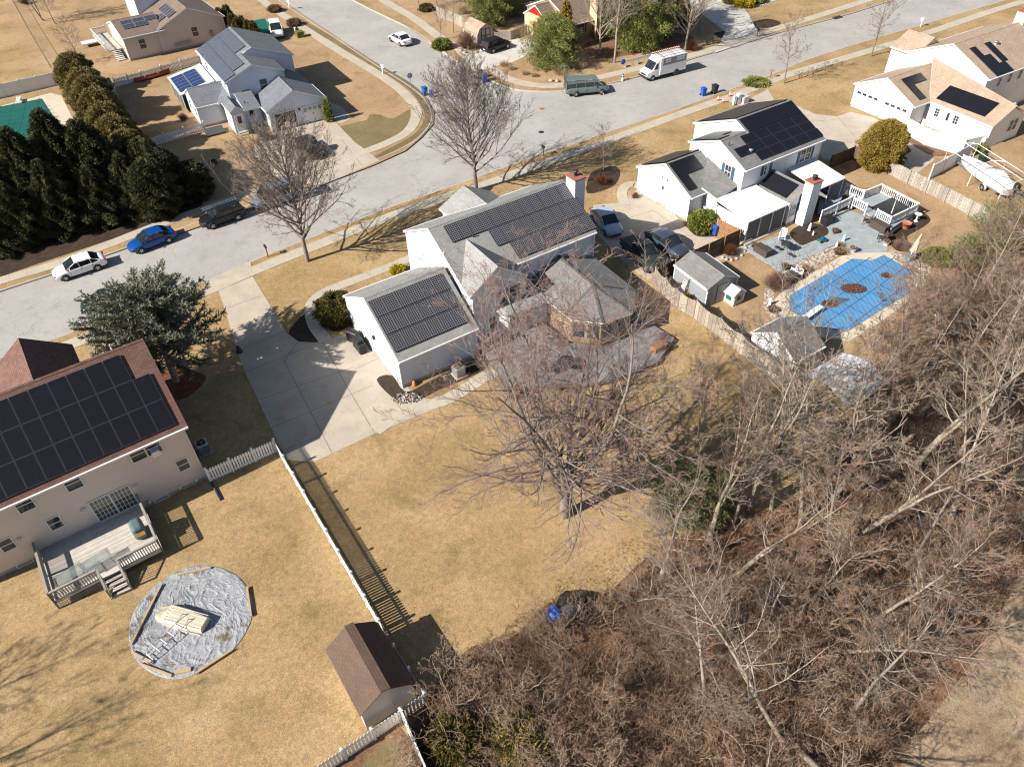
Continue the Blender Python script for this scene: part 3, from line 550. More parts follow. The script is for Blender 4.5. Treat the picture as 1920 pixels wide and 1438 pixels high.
def gable(root, x0, x1, y0, y1, ze, zr, axis, rc, wall, sh, ie=.28, ig=.13, t=.17, walls=True, zb=0.0, roof=True, found=True, ends=(True, True)):
    def T(a, b, z): return (a, b, z) if axis == 'x' else (b, a, z)
    A0, A1, B0, B1 = (x0, x1, y0, y1) if axis == 'x' else (y0, y1, x0, x1)
    if roof:
        m = MB(); m.slab([T(A0, B0, ze), T(A1, B0, ze), T(A1, rc, zr), T(A0, rc, zr)], t); m.slab([T(A0, B1, ze), T(A1, B1, ze), T(A1, rc, zr), T(A0, rc, zr)], t)
        s1 = (zr - ze) / (rc - B0); s2 = (zr - ze) / (B1 - rc)
        m.face([T(A0, rc - .13, zr - .13 * s1 + .03), T(A1, rc - .13, zr - .13 * s1 + .03), T(A1, rc, zr + .035), T(A0, rc, zr + .035)], 0, [(0, 0), (A1 - A0, 0), (A1 - A0, .13), (0, .13)])
        m.face([T(A0, rc + .13, zr - .13 * s2 + .03), T(A1, rc + .13, zr - .13 * s2 + .03), T(A1, rc, zr + .035), T(A0, rc, zr + .035)], 0, [(0, 0), (A1 - A0, 0), (A1 - A0, .13), (0, .13)])
        m.build('roof', [MT[sh], MT['white']], root)
        for b, sg in ((B0, -1), (B1, 1)):
            g = MB(); lo, hi = T(A0, b, ze), T(A1, b, ze)
            if axis == 'x': g.box(A0 + .02, A1 - .02, min(b, b + sg * .11), max(b, b + sg * .11), ze - .14, ze - .02)
            else: g.box(min(b, b + sg * .11), max(b, b + sg * .11), A0 + .02, A1 - .02, ze - .14, ze - .02)
            g.build('gutter', MT['white'], root)
    if walls:
        ya, yb = B0 + ie, B1 - ie
        za = ze + (zr - ze) * ie / (rc - B0) - t - .01; zb2 = ze + (zr - ze) * ie / (B1 - rc) - t - .01
        sec = [(ya, zb), (yb, zb), (yb, zb2), (rc, zr - t - .01), (ya, za)]; a0, a1 = A0 + ig, A1 - ig
        m = MB(); k = len(sec)
        for i in range(k):
            j = (i + 1) % k; m.face([T(a0, *sec[i]), T(a1, *sec[i]), T(a1, *sec[j]), T(a0, *sec[j])])
        m.face([T(a0, *q) for q in sec]); m.face([T(a1, *q) for q in sec])
        o = m.build('wall', MT[wall], root)
        if found and zb < .1:
            f = MB()
            if axis == 'x': f.box(a0 - .012, a1 + .012, ya - .012, yb + .012, -.02, .28)
            else: f.box(ya - .012, yb + .012, a0 - .012, a1 + .012, -.02, .28)
            f.build('foundation', MT['found'], root)
        for a in (a0, a1):
            for b, zt in ((ya, za), (yb, zb2)): p = T(a, b, 0); MB().obox(p[0], p[1], max(zb, .28), zt - .02, .1, .1).build('corner_trim', MT['white'], root)
def roofs(root, polys, sh, t=.17, name='roof'):
    m = MB()
    for p in polys: m.slab(p, t)
    return m.build(name, [MT[sh], MT['white']], root)
def walls(root, poly, z0, z1, mat, name='wall'):
    return MB().prism(poly, z0, z1).build(name, MT[mat], root)
def panel_proto(root, w, h, mat, frame, O, U, V, fr=.02, lift=.11):
    U = Vector(U).normalized(); V = Vector(V).normalized(); Nn = U.cross(V)
    if Nn.z < 0: Nn = -Nn
    m = MB(); P = lambda u, v, k: tuple(U * u + V * v + Nn * k)
    m.face([P(fr, fr, lift), P(w - fr, fr, lift), P(w - fr, h - fr, lift), P(fr, h - fr, lift)], 0, [(.0, .0), (w - 2 * fr, 0), (w - 2 * fr, h - 2 * fr), (0, h - 2 * fr)])
    q = [(0, 0), (w, 0), (w, h), (0, h)]; r_ = [(fr, fr), (w - fr, fr), (w - fr, h - fr), (fr, h - fr)]
    for i in range(4):
        j = (i + 1) % 4
        m.face([P(*q[i], lift), P(*q[j], lift), P(*r_[j], lift), P(*r_[i], lift)], 1)
        m.face([P(*q[i], lift), P(*q[i], lift - .04), P(*q[j], lift - .04), P(*q[j], lift)], 2)
    m.face([P(*a, lift - .045) for a in q], 2)
    # fix orientation of the glass so that it faces up
    for k, f in enumerate(m.f):
        a, b, c = (Vector(m.v[f[i]]) for i in (0, 1, 2))
        if k < 9 and m.m[k] < 2 and (b - a).cross(c - b).dot(Nn) < 0:
            m.f[k] = tuple(reversed(f))
            if k in m.uv: m.uv[k] = m.uv[k][::-1]
    return m.build('solar_panel', [MT[mat], MT[frame], MT['pvblk']], root, O), U, V
def array(root, O, U, V, cells, w, h, gap=.02, mat='pv', frame='pvframe', fr=.02, rowgap=None):
    """cells: list of (column, row); the first panel is copied"""
    rg = gap if rowgap is None else rowgap; first = None
    for (i, j) in cells:
        if first is None: first, Un, Vn = panel_proto(root, w, h, mat, frame, O, U, V, fr); o = first
        else: o = first.copy(); COL.objects.link(o); o.parent = root; CH[root.name].append(o)
        o.location = Vector(O) + Un * (i * (w + gap)) + Vn * (j * (h + rg))
def pipe_vent(root, x, y, z, r=.05, h=.35, mat='dark', cap=None):
    m = MB().tube([(x, y, z - .1), (x, y, z + h)], r, 8)
    if cap: m.lathe([(0, z + h + .12), (cap, z + h + .05), (cap, z + h - .02), (0, z + h - .02)], 10, (x, y))
    m.build('roof_vent', MT[mat], root)
def chimney(root, x0, x1, y0, y1, z1, cap='white', flue=True, capm=None, wall='sideblue'):
    o = MB().box(x0, x1, y0, y1, 0, z1).build('chimney', MT[wall], root)
    m = MB().box(x0 - .06, x1 + .06, y0 - .06, y1 + .06, z1, z1 + .1); m.build('cap', MT[capm or cap], o)
    if flue: MB().lathe([(.0, z1 + .62), (.24, z1 + .55), (.24, z1 + .47), (.16, z1 + .45), (.16, z1 + .1)], 14, ((x0 + x1) / 2, (y0 + y1) / 2)).build('flue', MT['dark'], o)
def spout(root, x, y, z1, mat='white'):
    MB().box(x - .04, x + .04, y - .035, y + .035, .05, z1).build('downspout', MT[mat], root)
# ------------------------------------------------------------------ centre house, pale siding, grey roofs, celled solar arrays
C = thing('house', 'pale blue house with grey roofs and white-gridded solar arrays in the middle', 'house', (-8.317, 41.231), R(32.1), 'houses of the neighbourhood')
gable(C, 0, 6.95, -.05, 9.95, 2.9, 5.8, 'x', 4.9, 'sideblue', 'shgrey')
gable(C, 7.15, 20.4, 2.55, 12.35, 5.25, 7.95, 'x', 7.45, 'sideblue', 'shgrey')
roofs(C, [[(6.93, .95, 5.12), (9.55, .95, 6.98), (9.55, 5.7, 6.98), (7.1, 2.52, 5.24)], [(12.25, .95, 5.12), (9.55, .95, 6.98), (9.55, 5.7, 6.98), (12.25, 2.62, 5.27)]], 'shgrey')
m = MB(); sec = [(7.25, 0), (11.98, 0), (11.98, 5.1), (9.55, 6.78), (7.25, 5.15)]
for i in range(5): j = (i + 1) % 5; m.face([(sec[i][0], 1.15, sec[i][1]), (sec[i][0], 3.2, sec[i][1]), (sec[j][0], 3.2, sec[j][1]), (sec[j][0], 1.15, sec[j][1])])
m.face([(a, 1.15, b) for a, b in sec]); m.build('wall', MT['sideblue'], C)
MB().obox(7.25, 1.15, 2.9, 5.05, .1, .1).build('corner_trim', MT['white'], C); MB().obox(11.98, 1.15, .2, 5.05, .1, .1).build('corner_trim', MT['white'], C)
# front gable over the entrance
roofs(C, [[(11.5, 13.9, 5.2), (14.2, 13.9, 6.6), (14.2, 10.0, 6.6), (11.5, 12.4, 5.25)], [(16.9, 13.9, 5.2), (14.2, 13.9, 6.6), (14.2, 10.0, 6.6), (16.9, 12.4, 5.25)]], 'shgrey')
m = MB(); sec = [(11.75, 0), (16.65, 0), (16.65, 5.1), (14.2, 6.4), (11.75, 5.1)]
for i in range(5): j = (i + 1) % 5; m.face([(sec[i][0], 13.7, sec[i][1]), (sec[i][0], 12.0, sec[i][1]), (sec[j][0], 12.0, sec[j][1]), (sec[j][0], 13.7, sec[j][1])])
m.face([(a, 13.7, b) for a, b in sec]); m.build('wall', MT['sideblue'], C)
chimney(C, 20.3, 21.35, 5.6, 6.9, 8.6, capm='brick')
window(C, '-y', 1.15, 10.05, 3.15, .95, 1.35, 1, 2); window(C, '-y', 1.15, 11.1, 3.15, .95, 1.35, 1, 2)
window(C, '-y', 1.15, 8.9, 1.2, .75, 1.1, 2, 2); window(C, '-y', 2.84, 12.9, 3.7, .8, 1.2, 1, 2); window(C, '-y', 2.84, 17.3, 3.7, .6, 1.25, 1, 2)
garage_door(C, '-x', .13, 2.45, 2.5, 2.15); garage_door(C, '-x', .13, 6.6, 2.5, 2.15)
m = MB(); fbox(m, '-x', .13, 4.4, 4.62, 2.0, 2.3, .02, .16); m.build('wall_lamp', MT['dark'], C)
m = MB(); fbox(m, '-x', .13, 4.7, 5.1, 4.3, 4.8, -.02, .04); m.build('gable_vent', MT['white'], C); m = MB(); fbox(m, '-x', 7.28, 5.2, 5.6, 6.3, 6.8, -.02, .04); m.build('gable_vent', MT['white'], C)
spout(C, .1, .2, 2.75); spout(C, 20.3, 2.75, 5.05); spout(C, 12.05, 1.1, 5.0)
# bay window, lean-to and the eight-sided sunroom roof
bay = [(9.3, 1.15), (9.85, .3), (11.5, .1), (12.1, 1.15)]
walls(C, bay, .5, 2.75, 'white'); roofs(C, [[(9.1, 1.15, 2.85), (9.7, .05, 2.8), (10.1, 1.15, 3.35)], [(9.7, .05, 2.8), (11.75, -.15, 2.8), (11.6, 1.15, 3.35), (10.1, 1.15, 3.35)]], 'shgrey')
window(C, '-y', .23, 10.65, 1.1, 1.3, 1.2, 1, 2, d=.0)
roofs(C, [[(11.75, -.15, 2.82), (13.35, -.3, 2.82), (13.35, 2.85, 3.75), (11.75, 2.85, 3.75)]], 'shgrey')
walls(C, [(12.1, .4), (13.5, .1), (13.5, 2.8), (12.1, 2.8)], 0, 2.7, 'sideblue')
E_ = [(13.3, 2.9, 2.85), (13.3, .2, 2.8), (13.45, -3.2, 2.75), (15.2, -5.0, 2.75), (17.9, -5.35, 2.75), (20.1, -3.2, 2.75), (20.25, 2.9, 2.8)]
ap, rf = (16.35, -2.2, 4.25), (16.55, 2.85, 4.2)
roofs(C, [[E_[0], E_[1], (13.42, -2.3, 2.77), ap, rf], [(13.42, -2.3, 2.77), E_[2], ap], [E_[2], E_[3], ap], [E_[3], E_[4], ap], [E_[4], E_[5], ap], [E_[5], E_[6], rf, ap]], 'shmid', .12)
m = MB()
for a, b in ((ap, E_[3]), (ap, E_[4]), (ap, E_[5]), (ap, rf), (ap, (13.42, -2.5, 2.78))): m.beam((a[0], a[1], a[2] + .03), (b[0], b[1], b[2] + .03), .22, .03)
m.build('ridge_cap', MT['shmid'], C)
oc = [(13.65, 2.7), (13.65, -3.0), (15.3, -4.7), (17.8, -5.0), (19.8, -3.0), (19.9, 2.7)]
walls(C, oc, .3, 2.62, 'sidebrown')  # siding colour takes in the brown screens and the shade under the eaves
for i in range(1, 5):
    a, b = Vector(oc[i]), Vector(oc[i + 1]) if i + 1 < 6 else None
    if b is None or i == 4: continue
    d = (b - a).normalized(); nn = Vector((d.y, -d.x)); n_ = 2; l = (b - a).length
    for k in range(n_):
        p = a + d * l * (k + .5) / n_ + nn * .02; q = MB().obox(p.x, p.y, .9, 2.2, l / n_ * .75, .05, math.atan2(d.y, d.x)); q.build('window', MT['glass'], C)
array(C, (.12, 4.5, 5.56), (1, 0, 0), (0, -4.95, -2.9), [(i, j) for j in range(3) for i in range(6)], 1.04, 1.46, .015, 'pvgrid', 'pvgrid', .006, .07)
sl = (0, -4.9, -2.7)
array(C, (8.35, 7.14, 7.78), (1, 0, 0), sl, [(i, 0) for i in range(12)] + [(i + 3.27, 1) for i in range(9)] + [(i + 4.35, 2) for i in range(8)], .98, 1.6, .012, 'pvgrid', 'pvgrid', .006, .06)
pipe_vent(C, 10.2, 5.6, 6.9)
# ------------------------------------------------------------------ tan house lower left
T_ = thing('house', 'pinkish tan house with red brown roof and black solar panels at the left edge', 'house', (-21.096, 33.18), R(34.2), 'houses of the neighbourhood')
gable(T_, -17.2, .3, -.4, 10.2, 5.35, 9.05, 'x', 4.9, 'sidetan', 'shbrown', ie=.4, ig=.3)
roofs(T_, [[(-9.2, 12.6, 5.5), (-6.5, 12.6, 7.45), (-6.5, 7.1, 7.45), (-9.2, 9.9, 5.55)], [(-3.8, 12.6, 5.5), (-6.5, 12.6, 7.45), (-6.5, 7.1, 7.45), (-3.8, 9.9, 5.55)]], 'shbrown')
walls(T_, [(-8.8, 9.6), (-4.2, 9.6), (-4.2, 12.3), (-8.8, 12.3)], 0, 5.3, 'sidetan')
sl = (0, -5.3, -3.7); o0 = (-1.42, 4.55, 8.8)
array(T_, (-1.32 - 1.08 * 14, 4.5, 8.78), (1, 0, 0), sl, [(i, 0) for i in range(2, 14)] + [(i + .98, j) for j in (1, 2) for i in range(1, 14)], 1.05, 1.84, .03, 'pv', 'pvframe', .012)
for u, z0, w_, h_ in ((-6.84, 4.06, .85, 1.0), (-9.55, 4.06, .85, 1.0), (-8.85, 1.72, .68, .92), (-11.55, 1.77, .68, .9), (-.94, 1.68, .68, .92), (-3.0, 4.06, .85, .98), (-2.05, 4.06, .85, .98), (-14.2, 1.7, .7, .9), (-13.0, 4.06, .85, 1.0)):
    window(T_, '-y', 0, u, z0, w_, h_, 1, 2)
m = MB(); fbox(m, '-y', 0, -2.3, -1.8, 4.08, 4.5, .02, .42); m.build('window_air_conditioner', MT['vinyl'], T_)
for k in (-6.18, -4.95): window(T_, '-y', 0, k, .68, 1.12, 1.85, 5, 5, 'white', 'glass2', .07, 'glass_door', None, .02)
for k in (-3.05, -11.45): window(T_, '-y', 0, k, .04, .85, .25, 1, 1)
for u in (-7.18, -4.01, -10.84):
    m = MB(); fbox(m, '-y', 0, u - .12, u + .12, 2.3, 2.36, .0, .14); m.lathe([(0, 2.18), (.05, 2.2), (.06, 2.3)], 8, (u - .08, -.14)); m.lathe([(0, 2.18), (.05, 2.2), (.06, 2.3)], 8, (u + .08, -.14)); m.build('flood_light', MT['vinyl'], T_)
m = MB()
for k in (-1.75, -.65, -3.75): m.obox(k, -.1, .42, .56, .14, .2); m.lathe([(.055, .35), (.055, .6)], 8, (k, -.15))
m.build('wall_vent', MT['vinyl'], T_)
spout(T_, .0, -.02, 5.0, 'sidetan')
pipe_vent(T_, -1.6, 5.2, 8.9, .05, .4, 'vinyl')
# its deck
DK = thing('deck', 'weathered grey wooden deck with slatted rails and steps behind the tan house', 'deck', (-21.096, 33.18), R(34.2))
fz = .62
MB().prism([(-10.45, -.03), (-4.15, -.03), (-4.15, -4.55), (-6.55, -4.55), (-6.55, -4.5), (-7.7, -4.5), (-10.45, -4.5)], fz - .14, fz).build('floor', MT['deck'], DK)
def rail(root, a, b, z, h=.95, sp=.14, mat='deckrail', solid=False, posts=None, bw=.05, cap=.14):
    m = MB(); a = Vector((*a, 0)); b = Vector((*b, 0)); l = (b - a).length; d = (b - a) / l; an = math.atan2(d.y, d.x)
    m.beam(a + Vector((0, 0, z + h)), b + Vector((0, 0, z + h)), cap, .045); m.beam(a + Vector((0, 0, z + h - .1)), b + Vector((0, 0, z + h - .1)), .04, .09); m.beam(a + Vector((0, 0, z + .1)), b + Vector((0, 0, z + .1)), .04, .09)
    k = int(l / sp)
    for i in range(1, k): p = a + d * l * i / k; m.obox(p.x, p.y, z + .06, z + h - .03, bw, bw, an)
    o = m.build('railing', MT[mat], root)
    for i in range((posts or max(1, round(l / 1.9))) + 1): p = a + d * l * i / (posts or max(1, round(l / 1.9))); MB().obox(p.x, p.y, 0 if mat == 'deckrail' else max(0, z - .3), z + h + (.0 if mat == 'deckrail' else .12), .1, .1, an).build('post', MT[mat], root)
rail(DK, (-10.4, -.15), (-10.4, -4.5), fz, .98); rail(DK, (-10.4, -4.5), (-7.75, -4.5), fz, .98); rail(DK, (-6.55, -4.5), (-4.2, -4.5), fz, .98); rail(DK, (-4.2, -4.5), (-4.2, -.15), fz, .98)
m = MB()
for i in range(22): x = -10.35 + i * .125; m.box(x - .012, x + .012, -4.56, -4.54, .02, fz - .1)
for z in (.12, .26, .4): m.box(-10.4, -7.75, -4.575, -4.562, z, z + .03)
m.build('lattice', MT['deckrail'], DK)
m = MB()
for i in range(4):
    z = fz - .16 * (i + 1) + .02
    if z > -.02: m.box(-7.65, -6.6, -4.62 - .28 * (i + 1) + .0, -4.62 - .28 * i - .03, z, z + .05)
for x in (-7.7, -6.55): m.beam((x, -4.5, fz - .1), (x, -5.75, .05), .05, .25)
m.build('step', MT['deck'], DK)
for x in (-7.7, -6.55):
    m = MB(); m.beam((x, -4.5, fz + .98), (x, -5.7, .98), .12, .045)
    for k in range(7): y = -4.6 - k * .17; m.obox(x, y, max(.05, fz - .1 - k * .1), fz + .95 - k * .09, .035, .035)
    m.obox(x, -5.7, 0, 1.0, .1, .1); m.build('stair_rail', MT['deckrail'], DK)
# ------------------------------------------------------------------ white house with blue shutters
D = thing('house', 'white house with blue shutters and all-black solar roofs beside the blue pool', 'house', (17.569, 63.634), R(32), 'houses of the neighbourhood')
gable(D, .25, 5.4, -.1, 7.95, 2.7, 4.65, 'x', 3.9, 'siding', 'shmid')
gable(D, 4.8, 8.3, -2.15, 5.6, 5.0, 6.62, 'x', 1.55, 'siding', 'shmid')
gable(D, 8.2, 16.05, -2.15, 8.5, 5.0, 7.3, 'x', 3.0, 'siding', 'shmid')
roofs(D, [[(2.2, -1.85, 2.6), (4.95, -1.35, 3.2), (4.95, 3, 4.4), (1.9, .3, 3.14)]], 'shmid')
walls(D, [(2.2, -1.6), (4.93, -1.5), (4.93, 1.0), (2.2, 1.0)], 0, 2.5, 'siding')
sl = (0, -5.1, -2.3)
array(D, (8.42, 2.82, 7.22), (1, 0, 0), sl, [(i, 0) for i in range(7)], 1.055, 1.72, .012, 'pv', 'pv', .01)
array(D, (7.02, 1.18, 6.48), (1, 0, 0), sl, [(i, 0) for i in range(5)] + [(i + .04, 1) for i in range(-1, 5)] + [(i + .1, 2) for i in range(5)], 1.755, 1.06, .02, 'pv', 'pvframe', .012)
sf = (0, 5.5, -2.3)
array(D, (8.45, 3.2, 7.22), (1, 0, 0), sf, [(i, j) for j in range(3) for i in range(7)], 1.055, 1.75, .015, 'pv', 'pvblk', .01)
array(D, (4.95, 1.9, 6.5), (1, 0, 0), (0, 4.05, -1.62), [(0, 0), (0, 1), (1, 1), (0, 2), (1, 2)], 1.5, 1.15, .015, 'pv', 'pvblk', .01)
array(D, (.4, 4.1, 4.6), (1, 0, 0), (0, 4.05, -1.95), [(i, j) for j in range(2) for i in range(4)], 1.14, 1.8, .015, 'pv', 'pvblk', .01)
array(D, (.45, 3.72, 4.58), (1, 0, 0), (0, -4.0, -1.95), [(0, 0), (1, 0), (2, 0), (0, 1)], 1.06, 1.72, .015, 'pv', 'pvblk', .01)
window(D, '-x', 4.93, .05, 3.35, .75, 1.25, 2, 2, shutters=('shutter', .36)); window(D, '-y', -1.87, 8.15, 3.55, .55, .9, 1, 2, shutters=('shutter', .38))
for u in (13.35, 14.15): window(D, '-y', -1.87, u, 3.3, .7, 1.3, 2, 2)
for u in (12.75, 14.75): m = MB(); fbox(m, '-y', -1.87, u - .18, u + .18, 3.26, 4.64, 0, .035); m.build('shutter', MT['shutter'], D)
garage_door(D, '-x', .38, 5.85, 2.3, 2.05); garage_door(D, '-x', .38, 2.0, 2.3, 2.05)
for (yy, zz) in ((4.15, 3.05), (3.5, 3.0)):   # two barn stars
    m = MB(); pts = []
    for k in range(10): r_ = .17 if k % 2 == 0 else .07; a_ = R(90 + 36 * k); pts.append((.38 - .01, yy + r_ * math.cos(a_), zz + r_ * math.sin(a_)))
    for k in range(10): m.face([pts[k], pts[(k + 1) % 10], (.31, yy, zz)])
    m.build('star', MT['dark'], D)
m = MB(); fbox(m, '-x', .38, 3.6, 3.8, 3.7, 4.1, -.02, .05); m.build('gable_vent', MT['white'], D); m = MB(); fbox(m, '-x', 4.93, 1.3, 1.7, 5.4, 5.9, -.02, .05); m.build('gable_vent', MT['white'], D)
m = MB(); fbox(m, '-x', .38, 3.85, 4.0, 1.9, 2.15, .02, .14); m.build('wall_lamp', MT['dark'], D)
spout(D, .3, .1, 2.6); pipe_vent(D, 6.9, -.6, 5.7, .16, .2, 'steel', .22); pipe_vent(D, 5.2, .75, 6.3, .04)
# screened porch, sunroom and awning
MB().slab([(1.75, -6.05, 2.42), (6.95, -6.0, 2.42), (6.95, -1.88, 2.85), (1.75, -1.7, 2.85)], .1, 0, 1).build('porch_roof', [MT['metalroof'], MT['white']], D)
m = MB()
for a, b in (((1.95, -5.9), (6.9, -5.85)),):
    for k in range(4): x = a[0] + (b[0] - a[0]) * k / 3; m.obox(x, a[1], .1, 2.35, .1, .1)
m.obox(1.95, -1.9, .1, 2.4, .1, .1); m.beam((1.95, -5.9, 2.3), (6.9, -5.85, 2.3), .1, .1); m.build('porch_frame', MT['white'], D)
MB().box(2.0, 6.85, -5.9, -5.87, .2, 2.25).build('screen', MT['screen'], D); MB().box(1.94, 1.97, -5.85, -2.0, .9, 2.3).build('screen', MT['vinyl'], D)
MB().box(1.7, 7.2, -6.3, -1.9, .0, .12).build('porch_step', MT['kerb'], D)
gable(D, 7.15, 11.0, -6.15, -1.9, 2.55, 3.75, 'y', 9.1, 'siding', 'shmid')
array(D, (8.85, -5.4, 3.63), (0, 1, 0), (-1.95, 0, -1.2), [(0, 0), (1, 0), (2, 0)], 1.1, 1.75, .01, 'pv', 'pvblk', .01)
window(D, '-y', -6.02, 8.0, .95, .6, 1.15, 1, 2, shutters=('shutter', .22))
chimney(D, 8.6, 9.85, -7.1, -6.15, 4.5, capm='brick', wall='siding')
MB().slab([(11.4, -5.95, 2.6), (15.4, -5.95, 2.6), (15.4, -1.9, 3.1), (11.4, -1.9, 3.1)], .1, 0, 1).build('awning_roof', [MT['metalroof'], MT['white']], D)
m = MB()
for x in (11.5, 13.3, 15.25): m.obox(x, -5.8, .5, 2.55, .09, .09)
m.build('porch_frame', MT['white'], D); MB().box(13.4, 15.2, -5.8, -5.77, .6, 2.5).build('screen', MT['screen'], D); MB().box(15.28, 15.3, -5.7, -2.0, .6, 2.6).build('screen', MT['screen'], D)
# ------------------------------------------------------------------ white and tan-roofed house, right edge
E = thing('house', 'cream white house with tan shingle roofs and two-car garage at the right edge', 'house', (53.438, 76.85), R(30), 'houses of the neighbourhood')
gable(E, -2.95, 5.3, 7.8, 16.3, 2.75, 4.7, 'x', 12.2, 'sidecream', 'shtan')
gable(E, 4.7, 20, 4.75, 15.8, 5.1, 7.5, 'x', 10.3, 'sidecream', 'shtan')
gable(E, 4.85, 10.3, 14.4, 18.1, 5.0, 6.5, 'y', 7.5, 'sidecream', 'shtan')
roofs(E, [[(-.4, -.15, 2.68), (2.75, -.15, 4.3), (4.9, 12.3, 5.4), (-.15, 8.0, 2.76)], [(5.95, -.15, 2.7), (2.75, -.15, 4.3), (4.7, 9.5, 4.9), (5.95, 6, 3.4)]], 'shtan')
m = MB(); sec = [(-.15, 0), (5.7, 0), (5.7, 2.55), (2.75, 4.05), (-.15, 2.55)]
for i in range(5): j = (i + 1) % 5; m.face([(sec[i][0], 0, sec[i][1]), (sec[i][0], 9, sec[i][1]), (sec[j][0], 9, sec[j][1]), (sec[j][0], 0, sec[j][1])])
m.face([(a, 0, b) for a, b in sec]); m.build('wall', MT['sidecream'], E); MB().box(-.3, -.15, .3, 7.9, 2.55, 2.68).build('gutter', MT['white'], E)
for u in (4.0, 4.85): window(E, '-y', 0, u - .5, 1.2, .65, 1.2, 1, 2)
window(E, '-x', -.15, 6.6, 1.4, .5, .9, 2, 3); window(E, '-x', -.15, 4.2, 1.4, .55, .9, 2, 3); window(E, '-x', -.15, 5.2, 1.4, .3, .9, 1, 1)
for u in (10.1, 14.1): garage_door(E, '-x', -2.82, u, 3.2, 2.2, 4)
for u in (6.3, 7.0): window(E, '-y', 5.03, u, 1.3, .6, 1.1, 1, 2)
for u in (7.5, 9.5, 11.5): window(E, '-y', 5.03, u, 3.7, .5, .9, 1, 2)
array(E, (4.2 + 1.9, 9.1, 6.95), (1, 0, 0), (0, -5.5, -2.4), [(0, 0), (0, 1), (1, 1), (0, 2), (1, 2), (2, 2), (2.6, 0), (2.6, 1)], 1.05, 1.55, .01, 'pv', 'pvblk', .01)
array(E, (-1.6, 11.4, 4.4), (1, 0, 0), (0, -4.3, -1.95), [(0, 0), (1, 0), (2, 0), (0, 1), (.0, 2)], 1.15, 1.1, .01, 'pv', 'pvblk', .01)
array(E, (2.25, 1.5, 4.05), (0, 1, 0), (-3.1, 0, -1.62), [(i, j) for j in range(2) for i in range(5)], 1.2, 1.1, .01, 'pv', 'pvblk', .01)
chimney(E, 17.2, 18.6, 9.8, 11.0, 8.6, capm='brick', wall='sidecream'); pipe_vent(E, 10.5, 8.6, 6.8, .2, .25, 'steel', .28); pipe_vent(E, 4.4, .9, 3.5, .14, .3, 'steel', .2)
F2 = thing('house', 'white gabled house cut off by the upper right corner of the photo', 'house', (80, 96), R(30), 'houses of the neighbourhood')
gable(F2, 0, 12, 0, 10, 5.1, 7.5, 'x', 5, 'sidecream', 'shdark'); window(F2, '-x', .13, 4, 3.3, .8, 1.2); window(F2, '-y', .28, 4, 3.3, .8, 1.2)
# ------------------------------------------------------------------ pale blue corner house
F = thing('house', 'pale blue corner house with slate roofs, blue-black solar panels and one open garage bay', 'house', (-27.773, 87.421), R(30), 'houses of the neighbourhood')
gable(F, -.25, 7.3, .3, 5.6, 2.62, 4.4, 'y', 3.45, 'sideblue', 'shdark', ends=(True, True))
roofs(F, [[(7.3, 5.5, 2.62), (7.3, 11.5, 2.62), (6.0, 11.5, 3.3), (3.5, 5.5, 4.35)]], 'shdark'); walls(F, [(4.0, 5.3), (7.0, 5.3), (7.0, 11.3), (4.0, 11.3)], 0, 2.5, 'sideblue')
roofs(F, [[(-3.05, 5.6, 5.0), (.6, 5.6, 6.45), (.6, 10.4, 6.45), (2.0, 10.0, 7.0), (2.0, 19.3, 7.0), (-3.05, 19.3, 5.0)], [(.6, 5.6, 6.45), (4.45, 5.6, 5.0), (4.45, 10.3, 5.0), (.6, 10.3, 6.45)], [(2.0, 10.0, 7.0), (7.15, 10.0, 5.0), (7.15, 19.3, 5.0), (2.0, 19.3, 7.0)]], 'shdark')
for (xa, xb, xr, zr, ya, yb) in ((-2.85, 4.3, .6, 6.25, 5.75, 10.3), (-2.85, 6.9, 2.0, 6.8, 10.15, 19.1)):
    m = MB(); sec = [(xa, 0), (xb, 0), (xb, 4.85), (xr, zr), (xa, 4.85)]
    for i in range(5): j = (i + 1) % 5; m.face([(sec[i][0], ya, sec[i][1]), (sec[i][0], yb, sec[i][1]), (sec[j][0], yb, sec[j][1]), (sec[j][0], ya, sec[j][1])])
    m.face([(a, ya, b) for a, b in sec]); m.build('wall', MT['sideblue'], F)
MB().box(-3.18, -3.05, 5.6, 19.3, 4.85, 4.98).build('gutter', MT['white'], F)
sl = (-5.05, 0, -2.0)
array(F, (1.6, 10.95, 6.84), (0, 1, 0), sl, [(i, 0) for i in range(8)] + [(i - 4.0, 1) for i in range(12)] + [(i - 5.0, 2) for i in range(13)], 1.01, 1.62, .012, 'pvgr', 'pvgr', .006, .05)
window(F, '-y', 5.75, 1.5, 3.1, .9, 1.35, 1, 2, 'sideblue'); window(F, '-x', -2.85, 9, 3.3, .6, 1.2); window(F, '-x', -2.85, 16, 3.3, .9, 1.2)
m = MB(); fbox(m, '-y', 5.75, .3, .75, 5.3, 5.8, -.02, .04); m.build('gable_vent', MT['sideblue'], F)
garage_door(F, '-y', .43, 5.35, 2.45, 2.0, 4, True)
